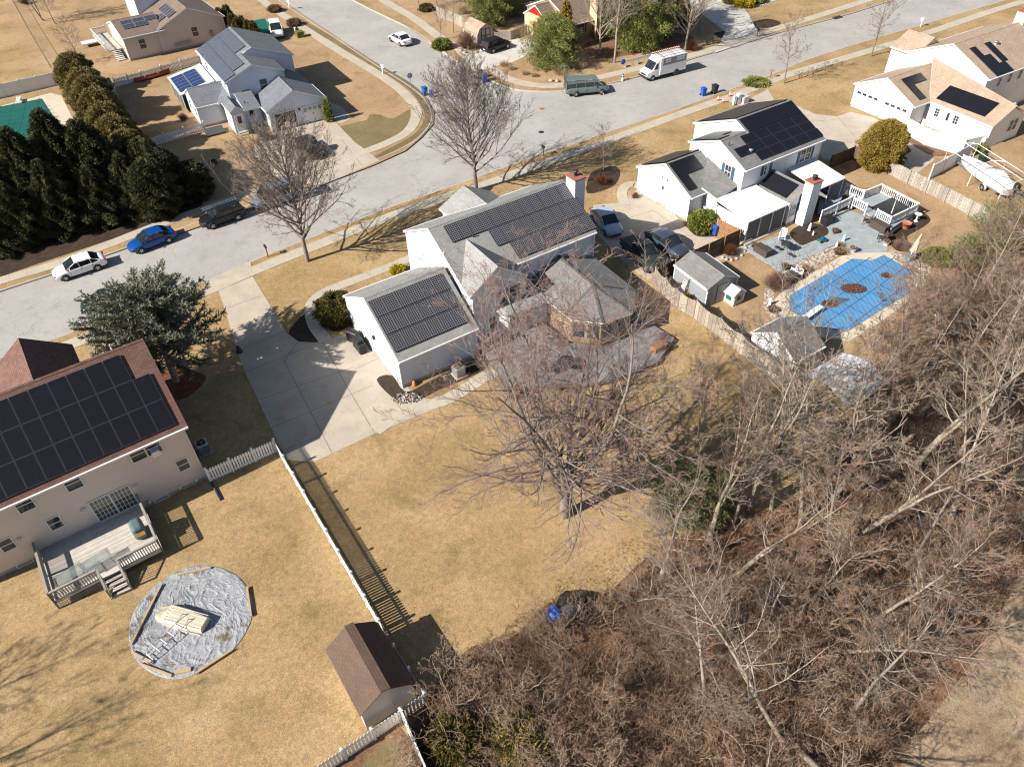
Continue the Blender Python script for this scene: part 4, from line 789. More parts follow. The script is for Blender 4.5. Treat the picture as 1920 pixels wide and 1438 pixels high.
# the open bay: black panel stands in for the shade inside, boxes before it
m = MB(); m.box(.55, 3.2, .40, .425, .03, 2.05); o = m.build('bay_shade_panel', MT['pvblk'], F)
m = MB(); m.obox(1.9, .28, .03, .9, .5, .2); m.obox(2.7, .3, .03, .6, .4, .18); m.obox(1.2, .3, .03, .5, .4, .16); m.build('stored_box', MT['vinyl'], F)
m = MB()
for x in (.5, 3.25): m.box(x - .06, x + .06, .36, .44, .03, 2.12)
m.box(.44, 3.31, .36, .44, 2.05, 2.15); m.build('door_frame', MT['white'], F)
m = MB(); fbox(m, '-y', .43, 3.65, 3.85, 1.85, 2.1, 0, .15); m.build('wall_lamp', MT['dark'], F)
roofs(F, [[(-2.35, 2.2, 2.7), (-.3, 2.2, 2.7), (-.3, 5.75, 3.6), (-2.35, 5.75, 3.6)], [(-4.05, 2.35, 2.7), (-3.2, 2.35, 3.35), (-3.2, 6.2, 3.35), (-4.05, 6.6, 2.7)], [(-2.3, 2.35, 2.7), (-3.2, 2.35, 3.35), (-3.2, 6.2, 3.35), (-2.3, 5.8, 2.7)]], 'shdark')
m = MB(); m.prism([(-3.9, 2.5), (-2.4, 2.5), (-2.4, 6), (-3.9, 6)], 0, 2.55); m.face([(-3.9, 2.5, 2.5), (-2.4, 2.5, 2.5), (-3.2, 2.5, 3.15)]); m.prism([(-2.35, 3.4), (-.1, 3.4), (-.1, 6), (-2.35, 6)], 0, 2.75); m.build('wall', MT['sideblue'], F)
door(F, '-y', 2.5, -3.1, .85, 1.95, .3); window(F, '-y', 3.4, -1.3, 1.3, .55, .8, 1, 1); pipe_vent(F, -1.8, 3.4, 3.0, .05, .3)
m = MB(); m.box(-3.7, -2.5, 1.9, 2.45, 0, .28); m.box(-3.6, -2.6, 1.6, 1.9, 0, .14); m.build('step', MT['kerb'], F)
gable(F, -7.05, -2.9, 6.45, 12.5, 2.65, 4.0, 'x', 9.5, 'siding', 'shdark')
roofs(F, [[(-4.4, 6.1, 2.66), (-2.9, 6.2, 3.3), (-2.9, 8.5, 3.6), (-4.4, 6.6, 2.72)]], 'shdark')
MB().slab([(-7.6, 12.3, 2.4), (-3.05, 12.3, 3.2), (-3.05, 19.6, 3.2), (-7.6, 19.6, 2.4)], .1).build('porch_roof', [MT['bluemetal'], MT['white']], F)
array(F, (-4.1, 13.0, 3.03), (0, 1, 0), (-4.55, 0, -.8), [(i, j) for j in range(2) for i in range(5)], 1.05, 1.66, .04, 'pvblue', 'pvsilver', .035)
m = MB()
for y in (12.6, 14.9, 17.2, 19.4): m.box(-7.45, -7.35, y - .05, y + .05, 0, 2.3)
m.build('porch_frame', MT['white'], F); MB().box(-7.42, -7.4, 12.6, 19.4, .2, 2.2).build('screen', MT['screen'], F)
for u in (8, 11): window(F, '-x', -6.92, u, 1.0, .7, 1.1)
spout(F, -.05, .5, 2.5); spout(F, 7.0, .5, 2.5)
# ------------------------------------------------------------------ beige house, upper left
H1 = thing('house', 'beige ranch house with brown roof and striped solar panels at the top left', 'house', (-54.262, 113.574), R(34), 'houses of the neighbourhood')
gable(H1, -.1, 6.0, .2, 9.4, 3.25, 4.6, 'x', 4.8, 'sidebeige', 'shtaupe'); gable(H1, 4.85, 15.1, .25, 14, 3.3, 5.5, 'y', 10.0, 'sidebeige', 'shtaupe')
gable(H1, 4.6, 10.6, 9.4, 17, 6.1, 8, 'y', 7.6, 'sideblue', 'shtaupe')
window(H1, '-y', .48, 2.4, 1.3, .9, 1.3); window(H1, '-y', .38, 10.2, 1.4, .9, 1.3); spout(H1, 4.95, .3, 3.1)
array(H1, (.9, 4.1, 4.4), (1, 0, 0), (0, -4.6, -1.35), [(i, j) for j in range(2) for i in range(2)] + [(2, 0)], 1.7, 1.02, .04, 'pvbus', 'pvsilver', .05)
array(H1, (8.6, 1.2, 4.92), (0, 1, 0), (-5.15, 0, -2.2), [(i, 0) for i in range(5)] + [(1, 1), (2, 1)], 1.0, 1.5, .04, 'pvbus', 'pvsilver', .05)
m = MB(); fbox(m, '-y', .38, 12.3, 12.8, 1.0, 1.7, 0, .2); m.build('meter_box', MT['grey'], H1)
m = MB(); m.beam((6.7, .1, .95), (9.3, .1, .95), .05, .12); m.beam((6.7, .1, .75), (9.3, .1, .75), .05, .12); m.build('wall_rail', MT['deckrail'], H1)
HD = thing('deck', 'white railed raised deck with open stair at the left side of the beige house', 'deck', (-54.262, 113.574), R(34))
MB().box(-2.2, -.1, 3.4, 12.5, 1.0, 1.12).build('floor', MT['deck'], HD)
rail(HD, (-2.2, 3.4), (-2.2, 12.5), 1.1, .95, .2, 'vinyl'); rail(HD, (-2.2, 12.5), (-.1, 12.5), 1.1, .95, .2, 'vinyl')
m = MB()
for i in range(6): m.box(-1.6, -.4, 3.3 - .3 * i - .28, 3.3 - .3 * i, .95 - .17 * i, 1.0 - .17 * i)
m.build('step', MT['vinyl'], HD)
# ------------------------------------------------------------------ peach house at the top
H2 = thing('house', 'peach house with red gable triangle and brown roof behind the pines at the top', 'house', (6.192, 116.502), R(33), 'houses of the neighbourhood')
gable(H2, .2, 5.0, -1.35, 4.8, 2.72, 4.5, 'x', 1.75, 'sidepeach', 'shtaupe'); gable(H2, 2.6, 15, -4.3, 7.5, 2.7, 5.0, 'x', 1.75, 'sidebrown', 'shtaupe')
m = MB(); m.face([(.31, -.3, 3.1), (.31, 3.7, 3.1), (.31, 1.75, 4.28)]); m.build('gable_panel', MT['red'], H2)
m = MB(); fbox(m, '-x', .33, -.2, 2.4, .05, 2.1, -.02, .03); m.build('garage_door', MT['timber'], H2)
window(H2, '-y', -4.02, 4.6, 1.2, .7, 1.2, 2, 2, shutters=('shutbrown', .3)); window(H2, '-y', -4.02, 9, 1.2, .9, 1.2, 2, 2, shutters=('shutbrown', .3))
m = MB().box(6.6, 8.4, -4.9, -3.2, 0, 6.2); m.build('wall', MT['sidepeach'], H2); window(H2, '-y', -4.9, 7.5, 4.2, .6, 1.2)
H3 = thing('house', 'low dark-roofed house glimpsed behind the board fence at the top edge', 'house', (-2, 131), R(33), 'houses of the neighbourhood')
gable(H3, 0, 12, 0, 8, 2.7, 4.6, 'x', 4, 'siding', 'shdark'); window(H3, '-y', .28, 3, 1.2, .8, 1.1)
# ------------------------------------------------------------------ sheds
def shed(label, loc, rz, x0, x1, y0, y1, ze, zr, axis, rc, wall, sh, doorf=None, name='shed'):
    t = thing(name, label, 'shed', loc, rz, 'garden sheds'); gable(t, x0, x1, y0, y1, ze, zr, axis, rc, wall, sh, ie=.12, ig=.08, t=.09, found=False)
    if doorf: door(t, *doorf)
    return t
Bs = thing('shed', 'brown-roofed beige shed with offset barn roof against the white picket fence', 'shed', (-8.05, 15.868), R(32.5), 'garden sheds')
Bx = [(-.12, 1.95), (1.25, 2.95), (1.62, 2.86), (2.72, 2.0), (2.95, 1.65)]
m = MB()
for a, b in ((0, 1), (1, 2), (2, 3), (3, 4)): m.slab([(Bx[a][0], -.02, Bx[a][1]), (Bx[b][0], -.02, Bx[b][1]), (Bx[b][0], 4.25, Bx[b][1]), (Bx[a][0], 4.25, Bx[a][1])], .07)
m.slab([(1.2, -.04, 3.0), (1.72, -.04, 2.93), (1.72, 4.27, 2.93), (1.2, 4.27, 3.0)], .05)
m.build('roof', [MT['shshed'], MT['timber']], Bs)
m = MB(); sec = [(0, 0), (2.85, 0), (2.85, 1.6), (2.65, 1.95), (1.6, 2.75), (1.25, 2.84), (0, 1.9)]; k = len(sec)
for i in range(k): j = (i + 1) % k; m.face([(sec[i][0], .06, sec[i][1]), (sec[i][0], 4.17, sec[i][1]), (sec[j][0], 4.17, sec[j][1]), (sec[j][0], .06, sec[j][1])])
m.face([(a, .06, b) for a, b in sec]); m.build('wall', MT['sidebeige'], Bs)
shed('blue-grey panelled shed with grey shingles between board fence and dark truck', (16.625, 50.125), R(28.5), -.15, 3.3, -.1, 4.3, 1.98, 2.75, 'y', 1.55, 'sidegreen', 'shmid', ('-y', -.02, 1.6, .9, 1.7, .05, False, 'sidegreen'))
shed('steep grey-roofed white shed beside the diving board of the blue pool', (20.75, 41.75), R(32), -.35, 3.0, -1.05, 3.25, 1.9, 3.35, 'x', 1.15, 'siding', 'shmid', ('+x', 2.92, 1.1, 1.0, 1.7, .05, False))
t = thing('canopy', 'white fabric canopy roof standing under bare trees behind the pool shed', 'canopy', (23.9, 38.6), R(32))
m = MB(); m.slab([(-2.1, -2.0, 2.0), (2.3, -2.0, 2.0), (2.3, 0, 2.7), (-2.1, 0, 2.7)], .03, 0, 0); m.slab([(-2.1, 2.0, 2.0), (2.3, 2.0, 2.0), (2.3, 0, 2.7), (-2.1, 0, 2.7)], .03, 0, 0); m.build('canopy_top', MT['vinyl'], t)
for x in (-2, 2.2):
    for y in (-1.9, 1.9): MB().tube([(x, y, 0), (x, y, 2.05)], .03, 6).build('leg', MT['steel'], t)
t = thing('shed', 'tan barn-roofed shed with brown crossed doors behind the black car at the top', 'shed', (*G(896, 84),), R(32), 'garden sheds')
prof = [(0, 0), (3.0, 0), (3.0, 1.3), (2.55, 2.1), (1.5, 2.6), (.45, 2.1), (0, 1.3)]; m = MB()
for i in range(2, 6): m.slab([(prof[i][0], 0, prof[i][1]), (prof[i + 1][0], 0, prof[i + 1][1]), (prof[i + 1][0], 4.5, prof[i + 1][1]), (prof[i][0], 4.5, prof[i][1])], .06)
m.build('roof', [MT['shtan'], MT['timber']], t); m = MB(); k = len(prof)
for i in range(k): j = (i + 1) % k; m.face([(prof[i][0], .08, prof[i][1] * .97), (prof[i][0], 4.4, prof[i][1] * .97), (prof[j][0], 4.4, prof[j][1] * .97), (prof[j][0], .08, prof[j][1] * .97)])
m.face([(a, .08, b * .97) for a, b in prof]); m.build('wall', MT['sidebeige'], t)
m = MB()
for x in (.75, 1.5, 2.25): m.box(x - .05, x + .05, .03, .07, 0, 1.9)
for z in (.05, .95, 1.85): m.box(.75, 2.25, .035, .075, z, z + .1)
m.beam((.8, .05, .1), (1.5, .05, .95), .03, .07); m.beam((2.2, .05, .1), (1.5, .05, .95), .03, .07); m.build('door', MT['shutbrown'], t)
t = thing('shed', 'dark-roofed white shed in the gap between the hedge and picket fence', 'shed', (*G(222, 190),), R(34), 'garden sheds')
gable(t, -3.4, .2, -.2, 3.2, 1.9, 2.6, 'x', 1.5, 'siding', 'pvblk', ie=.12, ig=.08, t=.09, found=False)
# toy playhouse
t = thing('playhouse', 'small beige plastic playhouse with green shutters behind the grey shed', 'playhouse', (*G(1373, 577),), R(32))
gable(t, 0, 1.3, 0, 1.3, 1.15, 1.6, 'y', .65, 'sidebeige', 'sidebeige', ie=.1, ig=.05, t=.05, found=False)
m = MB(); m.box(.45, .85, -.0, .03, .5, .9); m.box(-.0, .09, .4, .9, .5, .9); m.build('window', MT['green'], t)
# ================================================================== FENCES, POOLS, YARD
def V2(p): return Vector((p[0], p[1]))
def fence(name, label, pts, h, style, mat, post_mat=None, sp=2.4, z=0.0, flip=False, scallop=0.0, cat='fence', group='fences'):
    """pts: world points; posts are parts, each run between corners is one board panel"""
    t = thing(name, label, cat, (pts[0][0], pts[0][1], z), 0, group); o = V2(pts[0]); first = None
    for s_ in range(len(pts) - 1):
        a, b = V2(pts[s_]) - o, V2(pts[s_ + 1]) - o; l = (b - a).length; d = (b - a) / l; an = math.atan2(d.y, d.x); nn = Vector((-d.y, d.x)) * (1 if not flip else -1)
        n = max(1, round(l / sp)); m = MB()
        if style == 'picket':
            for zz in (.22, h - .25): m.beam((*a, zz), (*b, zz), .045, .09)
            k = int(l / .185)
            for i in range(k): p = a + d * (i + .5) * l / k; m.obox(p.x, p.y, .06, h - .06, .132, .03, an); m.obox(p.x, p.y, h - .06, h, .132, .03, an, 0, .3)
        elif style == 'privacy':
            m.obox(*((a + b) / 2), .05, h - .04, l, .045, an); m.obox(*((a + b) / 2), h - .06, h + .04, l, .07, an); m.obox(*((a + b) / 2), .03, .16, l, .07, an)
        elif style == 'board':
            k = int(l / .14); rnd = random.Random(len(label) + s_)
            for i in range(k):
                p = a + d * (i + .5) * l / k; ph = (i / k * n) % 1; hh = h - scallop * math.sin(math.pi * ph) + rnd.uniform(-.025, .025)
                m.obox(p.x, p.y, .04, hh, .132, .02, an + rnd.uniform(-.02, .02))
            for zz in (.3, h * .52, h - .35 if scallop == 0 else h - .45): p, q = a + nn * .035, b + nn * .035; m.beam((*p, zz), (*q, zz), .04, .085)
        elif style == 'wire':
            for zz in (.1, h - .02): m.beam((*a, zz), (*b, zz), .02, .03)
            k = int(l / .35)
            for i in range(k): p = a + d * (i + .5) * l / k; q = a + d * min(l, (i + 3.5) * l / k); m.beam((*p, .1), (*q, h), .008, .008)
        m.build('board_panel' if style != 'wire' else 'wire_mesh', MT[mat], t)
        for i in range(n + 1):
            if i == 0 and s_ > 0: continue
            p = a + d * l * i / n + (nn * .06 if style == 'board' else nn * 0)
            if style in ('picket', 'privacy'): q = MB().lathe([(.088, 0), (.088, h + .1), (.125, h + .1), (.125, h + .13), (.03, h + .2), (0, h + .2)], 4); q.v = [(*rot2(x_, y_, an + R(45)), z_) for x_, y_, z_ in q.v]; q.sm = [False] * len(q.f)
            else: q = MB().obox(0, 0, 0, h + (.1 if style != 'board' else .04), .125 if style != 'wire' else .05, .125 if style != 'wire' else .05, an)
            if first is None or True: q.build('post', MT[post_mat or mat], t, (p.x, p.y, 0))
    return t
def GT(x, y, z): return G(x, y, z)
fence('picket_fence', 'white picket fence running from the tan house round the long side of its yard', [GT(384, 879, 1.35), GT(512, 823, 1.35), GT(737, 1208, 1.35), GT(795, 1297, 1.35)], 1.25, 'picket', 'vinyl', sp=1.85)
fence('picket_fence', 'white picket fence at the bottom edge meeting a solid vinyl fence below the brown-roofed shed', [GT(795, 1297, 1.35), GT(750, 1328, 1.35), GT(640, 1403, 1.35), GT(580, 1442, 1.35)], 1.25, 'picket', 'vinyl', sp=1.6)
fence('vinyl_fence', 'short white solid vinyl fence running off the bottom edge beside the thicket', [GT(752, 1330, 1.6), GT(775, 1385, 1.6), GT(812, 1470, 1.6)], 1.5, 'privacy', 'vinyl', sp=1.6)
fence('picket_fence', 'white picket fence across the corner yard ending at the round conifer', [GT(265, 262, 1.2), GT(380, 228, 1.2)], 1.1, 'picket', 'vinyl', sp=2.2)
fence('picket_fence', 'white picket fence between the beige house and the corner house, behind a canoe', [GT(212, 148, 1.2), GT(262, 134, 1.2), GT(300, 123, 1.2), GT(372, 103, 1.2)], 1.15, 'picket', 'vinyl', sp=2.3)
fence('vinyl_fence', 'white solid vinyl fence behind the green-covered pool', [GT(-60, 172, 1.75), GT(0, 158, 1.75), GT(98, 136, 1.75)], 1.7, 'privacy', 'vinyl', sp=2.4)
fence('vinyl_fence', 'white vinyl fence screening the patio of the cream house', [G(*P) for P in ((1693, 249), (1733, 272), (1800, 292), (1832, 284))], 1.75, 'privacy', 'vinyl', sp=2.4)
fence('vinyl_fence', 'shaded white vinyl fence between the driveway and the boat', [G(1741, 337), G(1814, 296)], 1.6, 'privacy', 'vinyl', sp=2.2)
fence('board_fence', 'grey weathered board fence with rails showing, running beside the trailer boat', [G(1651, 320), G(1700, 345), G(1770, 379), G(1862, 428), G(1925, 462)], 1.5, 'board', 'woodgrey', 'woodgrey', 2.4, flip=True)
fence('board_fence', 'scalloped weathered board fence between the two middle back yards', [G(1225, 534), G(1264, 575), G(1301, 597), G(1345, 630), G(1420, 690), G(1482, 735)], 1.85, 'board', 'wood', 'wood', 2.3, scallop=.22)
fence('board_fence', 'dark brown board fence running from the dark truck to the screened porch', [GT(1233, 503, 1.8), GT(1300, 470, 1.8), GT(1389, 430, 1.8)], 1.8, 'board', 'wooddark', 'timber', 2.3, flip=True)
fence('board_fence', 'short brown board fence below the white porch roof beside a blue bin', [G(1341, 441), G(1378, 459)], 1.75, 'board', 'timber', 'wood', 2.2)
fence('board_fence', 'dark board fence behind the gold evergreen and white awning', [G(1555, 318), G(1597, 300), G(1640, 318)], 1.6, 'board', 'wooddark', 'wooddark', 2.2)
fence('board_fence', 'tan stockade fence behind the barn-roofed shed at the top', [G(820, 34), G(850, 44), G(884, 62)], 1.7, 'board', 'wood', 'wood', 2.4)
fence('board_fence', 'low board fence between the barn-roofed shed and the peach house', [G(928, 78), G(958, 76), G(988, 64)], 1.3, 'board', 'wood', 'wood', 2.2)
fence('wire_fence', 'thin grey wire fence crossing the lawn in the far upper left', [G(22, 0), G(55, 60), G(95, 128)], 1.3, 'wire', 'steel', 'steel', 3)
# ---- pools
def cover_straps(root, poly, z, n1, n2, a0, mat='strap'):
    k = len(poly); c = Vector((sum(p[0] for p in poly) / k, sum(p[1] for p in poly) / k)); m = MB(); U_ = Vector((math.cos(a0), math.sin(a0))); W2 = Vector((-U_.y, U_.x))
    def clip(o, d):
        ts = []
        for i in range(k):
            a, b = Vector(poly[i]), Vector(poly[(i + 1) % k]); e = b - a; den = d.x * e.y - d.y * e.x
            if abs(den) < 1e-6: continue
            t = ((a.x - o.x) * e.y - (a.y - o.y) * e.x) / den; s_ = ((a.x - o.x) * d.y - (a.y - o.y) * d.x) / den
            if 0 <= s_ <= 1: ts.append(t)
        ts.sort(); return ts
    for (d, q, n, sp) in ((U_, W2, n1, 1.45), (W2, U_, n2, 1.55)):
        for i in range(-n, n + 1):
            o = c + q * (i + .5) * sp; ts = clip(o, d)
            if len(ts) >= 2: a, b = o + d * (ts[0] - .45), o + d * (ts[-1] + .45); m.beam((*a, z), (*b, z), .045, .006)
    m.build('strap', MT[mat], root)
MT['puddle'] = plain('stagnant_water', (.10, .15, .17), .15, var=.4)
pool = px((1480, 555), (1598, 486), (1636, 489), (1657, 479), (1713, 511), (1695, 521), (1707, 549), (1640, 590), (1590, 622), (1554, 619), (1517, 604), (1481, 583))
t = thing('swimming_pool', 'swimming pool under a bright blue safety cover with leaf puddles', 'pool')
sheet('pool_cover', pool, .06, MT['bluecover'], .02, t)
cover_straps(t, pool, .066, 5, 7, R(38))
sheet('coping', px((1452, 562), (1470, 545), (1589, 474), (1665, 473), (1740, 508), (1712, 528), (1722, 552), (1650, 605), (1592, 640), (1540, 633), (1500, 612), (1462, 592)), .03, MT['pooldeck'], .04, t)
for (x, y, r_, s_) in ((1572, 563, .8, .55), (1598, 541, .8, .5)):
    g = G(x, y, .07); m = MB(); n = 22; pr = []
    for i in range(n): a_ = 2 * math.pi * i / n; k = 1 + .22 * math.sin(3 * a_ + x) + .12 * math.sin(7 * a_); pr.append((g[0] + r_ * k * math.cos(a_), g[1] + r_ * .6 * k * math.sin(a_)))
    sheet('puddle', pr, .075, MT['puddle'], 0, t)

def litter_patch(name, cx, cy, rx, ry, z, n, mat, parent, size=.06, seed=0):
    r_ = np.random.default_rng(seed); a = r_.uniform(0, 6.283, n); d = np.sqrt(r_.uniform(0, 1, n)); c = np.stack([cx + rx * d * np.cos(a), cy + ry * d * np.sin(a), z + r_.uniform(.0, .05, n)], 1)
    t_ = r_.normal(0, 1, (n, 3)); t_[:, 2] *= .5; t_ /= np.linalg.norm(t_, axis=1)[:, None]; b = np.cross(t_, r_.normal(0, 1, (n, 3))); b /= np.linalg.norm(b, axis=1)[:, None]
    v = np.empty((n, 3, 3)); v[:, 0] = c; v[:, 1] = c + t_ * size; v[:, 2] = c + b * size * .8
    return fastmesh(name, v.reshape(-1, 3), np.arange(n * 3).reshape(-1, 3), MT[mat], parent)
g = G(1556, 571); litter_patch('leaf_pile', g[0], g[1], .75, .5, .08, 900, 'redmulch', t, .09, 1); g = G(1600, 543); litter_patch('leaf_pile', g[0], g[1], 1.1, .7, .08, 900, 'redmulch', t, .11, 2); g = G(1661, 518); litter_patch('leaf_pile', g[0], g[1], .5, .4, .08, 300, 'redmulch', t, .11, 3)
t = thing('diving_board', 'white diving board at the near end of the blue pool', 'diving board', (*G(1507, 603),), R(38)); MB().box(0, 2.3, -.25, .25, .42, .47).build('board', MT['vinyl'], t); MB().box(.1, .9, -.2, .2, .03, .42).build('stand', MT['steel'], t)
pg = px((-60, 213), (78, 186), (108, 232), (95, 262), (0, 275), (-60, 262))
t = thing('swimming_pool', 'swimming pool under a dark green safety cover in the upper left yard', 'pool'); sheet('pool_cover', pg, .06, MT['greencover'], .04, t); cover_straps(t, pg, .066, 3, 4, R(20), 'dkgreen')
t = thing('diving_board', 'short white diving board at the edge of the green pool', 'diving board', (*G(38, 188),), R(-70)); MB().box(0, 1.6, -.25, .25, .4, .45).build('board', MT['vinyl'], t); MB().box(0, .5, -.2, .2, .03, .4).build('stand', MT['vinyl'], t)
# rock edging and gravel
sheet('gravel_bed', smooth(px((1468, 508), (1524, 478), (1578, 458), (1588, 470), (1552, 490), (1510, 514), (1478, 528)), 3, True), .034, MT['stones'], .03)
sheet('gravel_bed', smooth(px((1434, 545), (1443, 532), (1456, 540), (1450, 560), (1455, 590), (1460, 602), (1440, 590), (1432, 570)), 3, True), .026, MT['stones'], .03)
sheet('gravel_bed', smooth(px((1668, 468), (1700, 480), (1745, 500), (1740, 520), (1722, 550), (1697, 545), (1692, 522), (1712, 508), (1680, 490)), 3, True), .05, MT['stones'], .03)
sheet('mulch_bed', smooth(px((1480, 438), (1510, 420), (1545, 425), (1552, 440), (1520, 455), (1500, 460)), 3, True), .07, MT['mulch'])
sheet('mulch_bed', smooth(px((1665, 440), (1680, 410), (1720, 395), (1745, 412), (1725, 430), (1700, 445), (1710, 465), (1680, 470)), 3, True), .02, MT['mulch'])
sheet('mulch_bed', smooth(px((1285, 420), (1300, 412), (1342, 440), (1318, 445), (1300, 440)), 3, True), .05, MT['mulch'])
# river-stone heap by the garage corner and ring stones
def boulder(name, x, y, r_, label, group, z=0, mat='litstone', seed=0):
    rr = random.Random(seed); m = MB(); pr = []
    for i in range(5):
        ph = math.pi * i / 4 - math.pi / 2; pr.append((max(.001, math.cos(ph)) * r_, (math.sin(ph) * .6 + .45) * r_))
    m.lathe(pr, 8); m.v = [(a * rr.uniform(.8, 1.2), b * rr.uniform(.8, 1.2), c * rr.uniform(.85, 1.15)) for a, b, c in m.v]
    return tag(m.build(name, MT[mat], None, (x, y, z)), label, 'rock', group)
o = litter_patch('stone_heap', *G(762, 748), 1.1, .55, .03, 420, 'litstone', None, .17, 7); tag(o, 'heap of pale river stones at the corner of the centre garage', 'stones'); o['kind'] = 'stuff'
for i, (x, y) in enumerate(((872, 100), (884, 102), (893, 100), (903, 97), (865, 97), (1045, 154), (1060, 154), (1075, 154), (1033, 153))):
    boulder('rock', *G(x, y), .3, 'pale edging rock along the plant beds by the top driveway', 'rocks edging the top driveway beds', seed=i)
for i, (x, y) in enumerate(((1362, 488), (1371, 489), (1381, 486), (1390, 480), (1396, 472), (1398, 466), (1355, 484))):
    boulder('rock', *G(x, y), .18, 'small rock ringing the shrub bed beside the grey shed', 'rocks ringing the small bed', seed=i)
# ---- grey composite deck of the blue-shutter house
t = thing('deck', 'grey composite patio deck with white railed raised platform above the blue pool', 'deck')
sheet('floor', px((1396, 468), (1463, 510), (1523, 479), (1575, 455), (1588, 466), (1590, 476), (1664, 474), (1665, 437), (1640, 410), (1590, 395), (1545, 400), (1555, 425), (1500, 462), (1478, 438), (1405, 460)), .055, MT['deckgrey'], .05, t)
sheet('floor', [G(*q, .55) for q in ((1590, 375), (1622, 395), (1640, 415), (1672, 428), (1722, 396), (1655, 360), (1622, 373), (1592, 352), (1540, 352), (1533, 400), (1590, 378))], .55, MT['deckgrey'], .2, t)
sheet('skirting', [G(*q, .3) for q in ((1541, 408), (1596, 381), (1640, 402), (1675, 436), (1724, 400), (1655, 364), (1540, 356))], .34, MT['dark'], .3, t)
r4 = lambda x, y: G(1540 + x * .1252, 320 + y * .1252, 1.5)
for a, b in (((20, 600), (270, 480)), ((270, 480), (460, 390)), ((500, 400), (700, 500)), ((850, 580), (1060, 690)), ((1060, 690), (1300, 575)), ((1300, 575), (1470, 490)), ((1470, 490), (1200, 350)), ((1200, 350), (910, 200)), ((910, 200), (660, 300)), ((640, 300), (460, 225)), ((460, 225), (370, 190))):
    rail(t, r4(*a), r4(*b), .55, .92, .2, 'vinyl', posts=1)
th = thing('hot_tub', 'covered hot tub sunk in the white-railed grey deck', 'hot tub', (*G(1680, 388, .7),), R(32)); o = MB().box(-2.0, 2.0, -1.4, 1.4, .56, .72).build('cover', MT['dark'], th); bevel(o, .3, 3); MB().box(-2.05, 2.05, -1.45, 1.45, .3, .6).build('shell', MT['grey'], th)
# centre house deck
t = thing('deck', 'weathered brown deck behind the sunroom, half hidden by the red-twigged tree', 'deck', (-8.317, 41.231), R(32.1))
sheet('floor', [(7.2, -.35), (9.7, .05), (13.2, .2), (13.4, -3.2), (15.2, -5.1), (17.9, -5.4), (20.2, -3.4), (20.6, -7.6), (17.5, -9.0), (13.5, -8.6), (11.5, -7.8), (9.3, -6.3), (6.4, -4.9)], .4, MT['deckc'], .3, t)
# ================================================================== VEHICLES
glassM = glass_mat('car_glass', (.02, .025, .028), .04); lampM = plain('lamp_lens', (.38, .40, .42), .1, .4); tailM = plain('tail_lens', (.35, .01, .01), .25)
def wheel(root, x, y, r_, w_=.21, side=1):
    m = MB(); pr = [(r_ * .62, -w_ / 2), (r_ * .95, -w_ / 2), (r_, -w_ * .3), (r_, w_ * .3), (r_ * .95, w_ / 2), (r_ * .62, w_ / 2)]
    m.lathe(pr, 20); m.v = [(a, c, b) for a, b, c in m.v]; wo = thing_part('wheel', root, (x, y, r_))
    m.build('tyre', MT['rubber'], wo)
    q = MB(); q.lathe([(0, .0), (r_ * .2, .01), (r_ * .66, .0)], 20); q.v = [(a, side * (w_ * .42 + c), b) for a, b, c in q.v]
    for k in range(5):
        a_ = 2 * math.pi * k / 5; q.beam((0, side * w_ * .45, 0), (r_ * .6 * math.cos(a_), side * w_ * .45, r_ * .6 * math.sin(a_)), .05, .07, 1)
    q.build('rim', [MT['dark'], MT['rim']], wo)
def thing_part(name, parent, loc):
    o = bpy.data.objects.new(name, None); COL.objects.link(o); o.parent = parent; o.location = loc; CH.setdefault(parent.name, []).append(o); return o
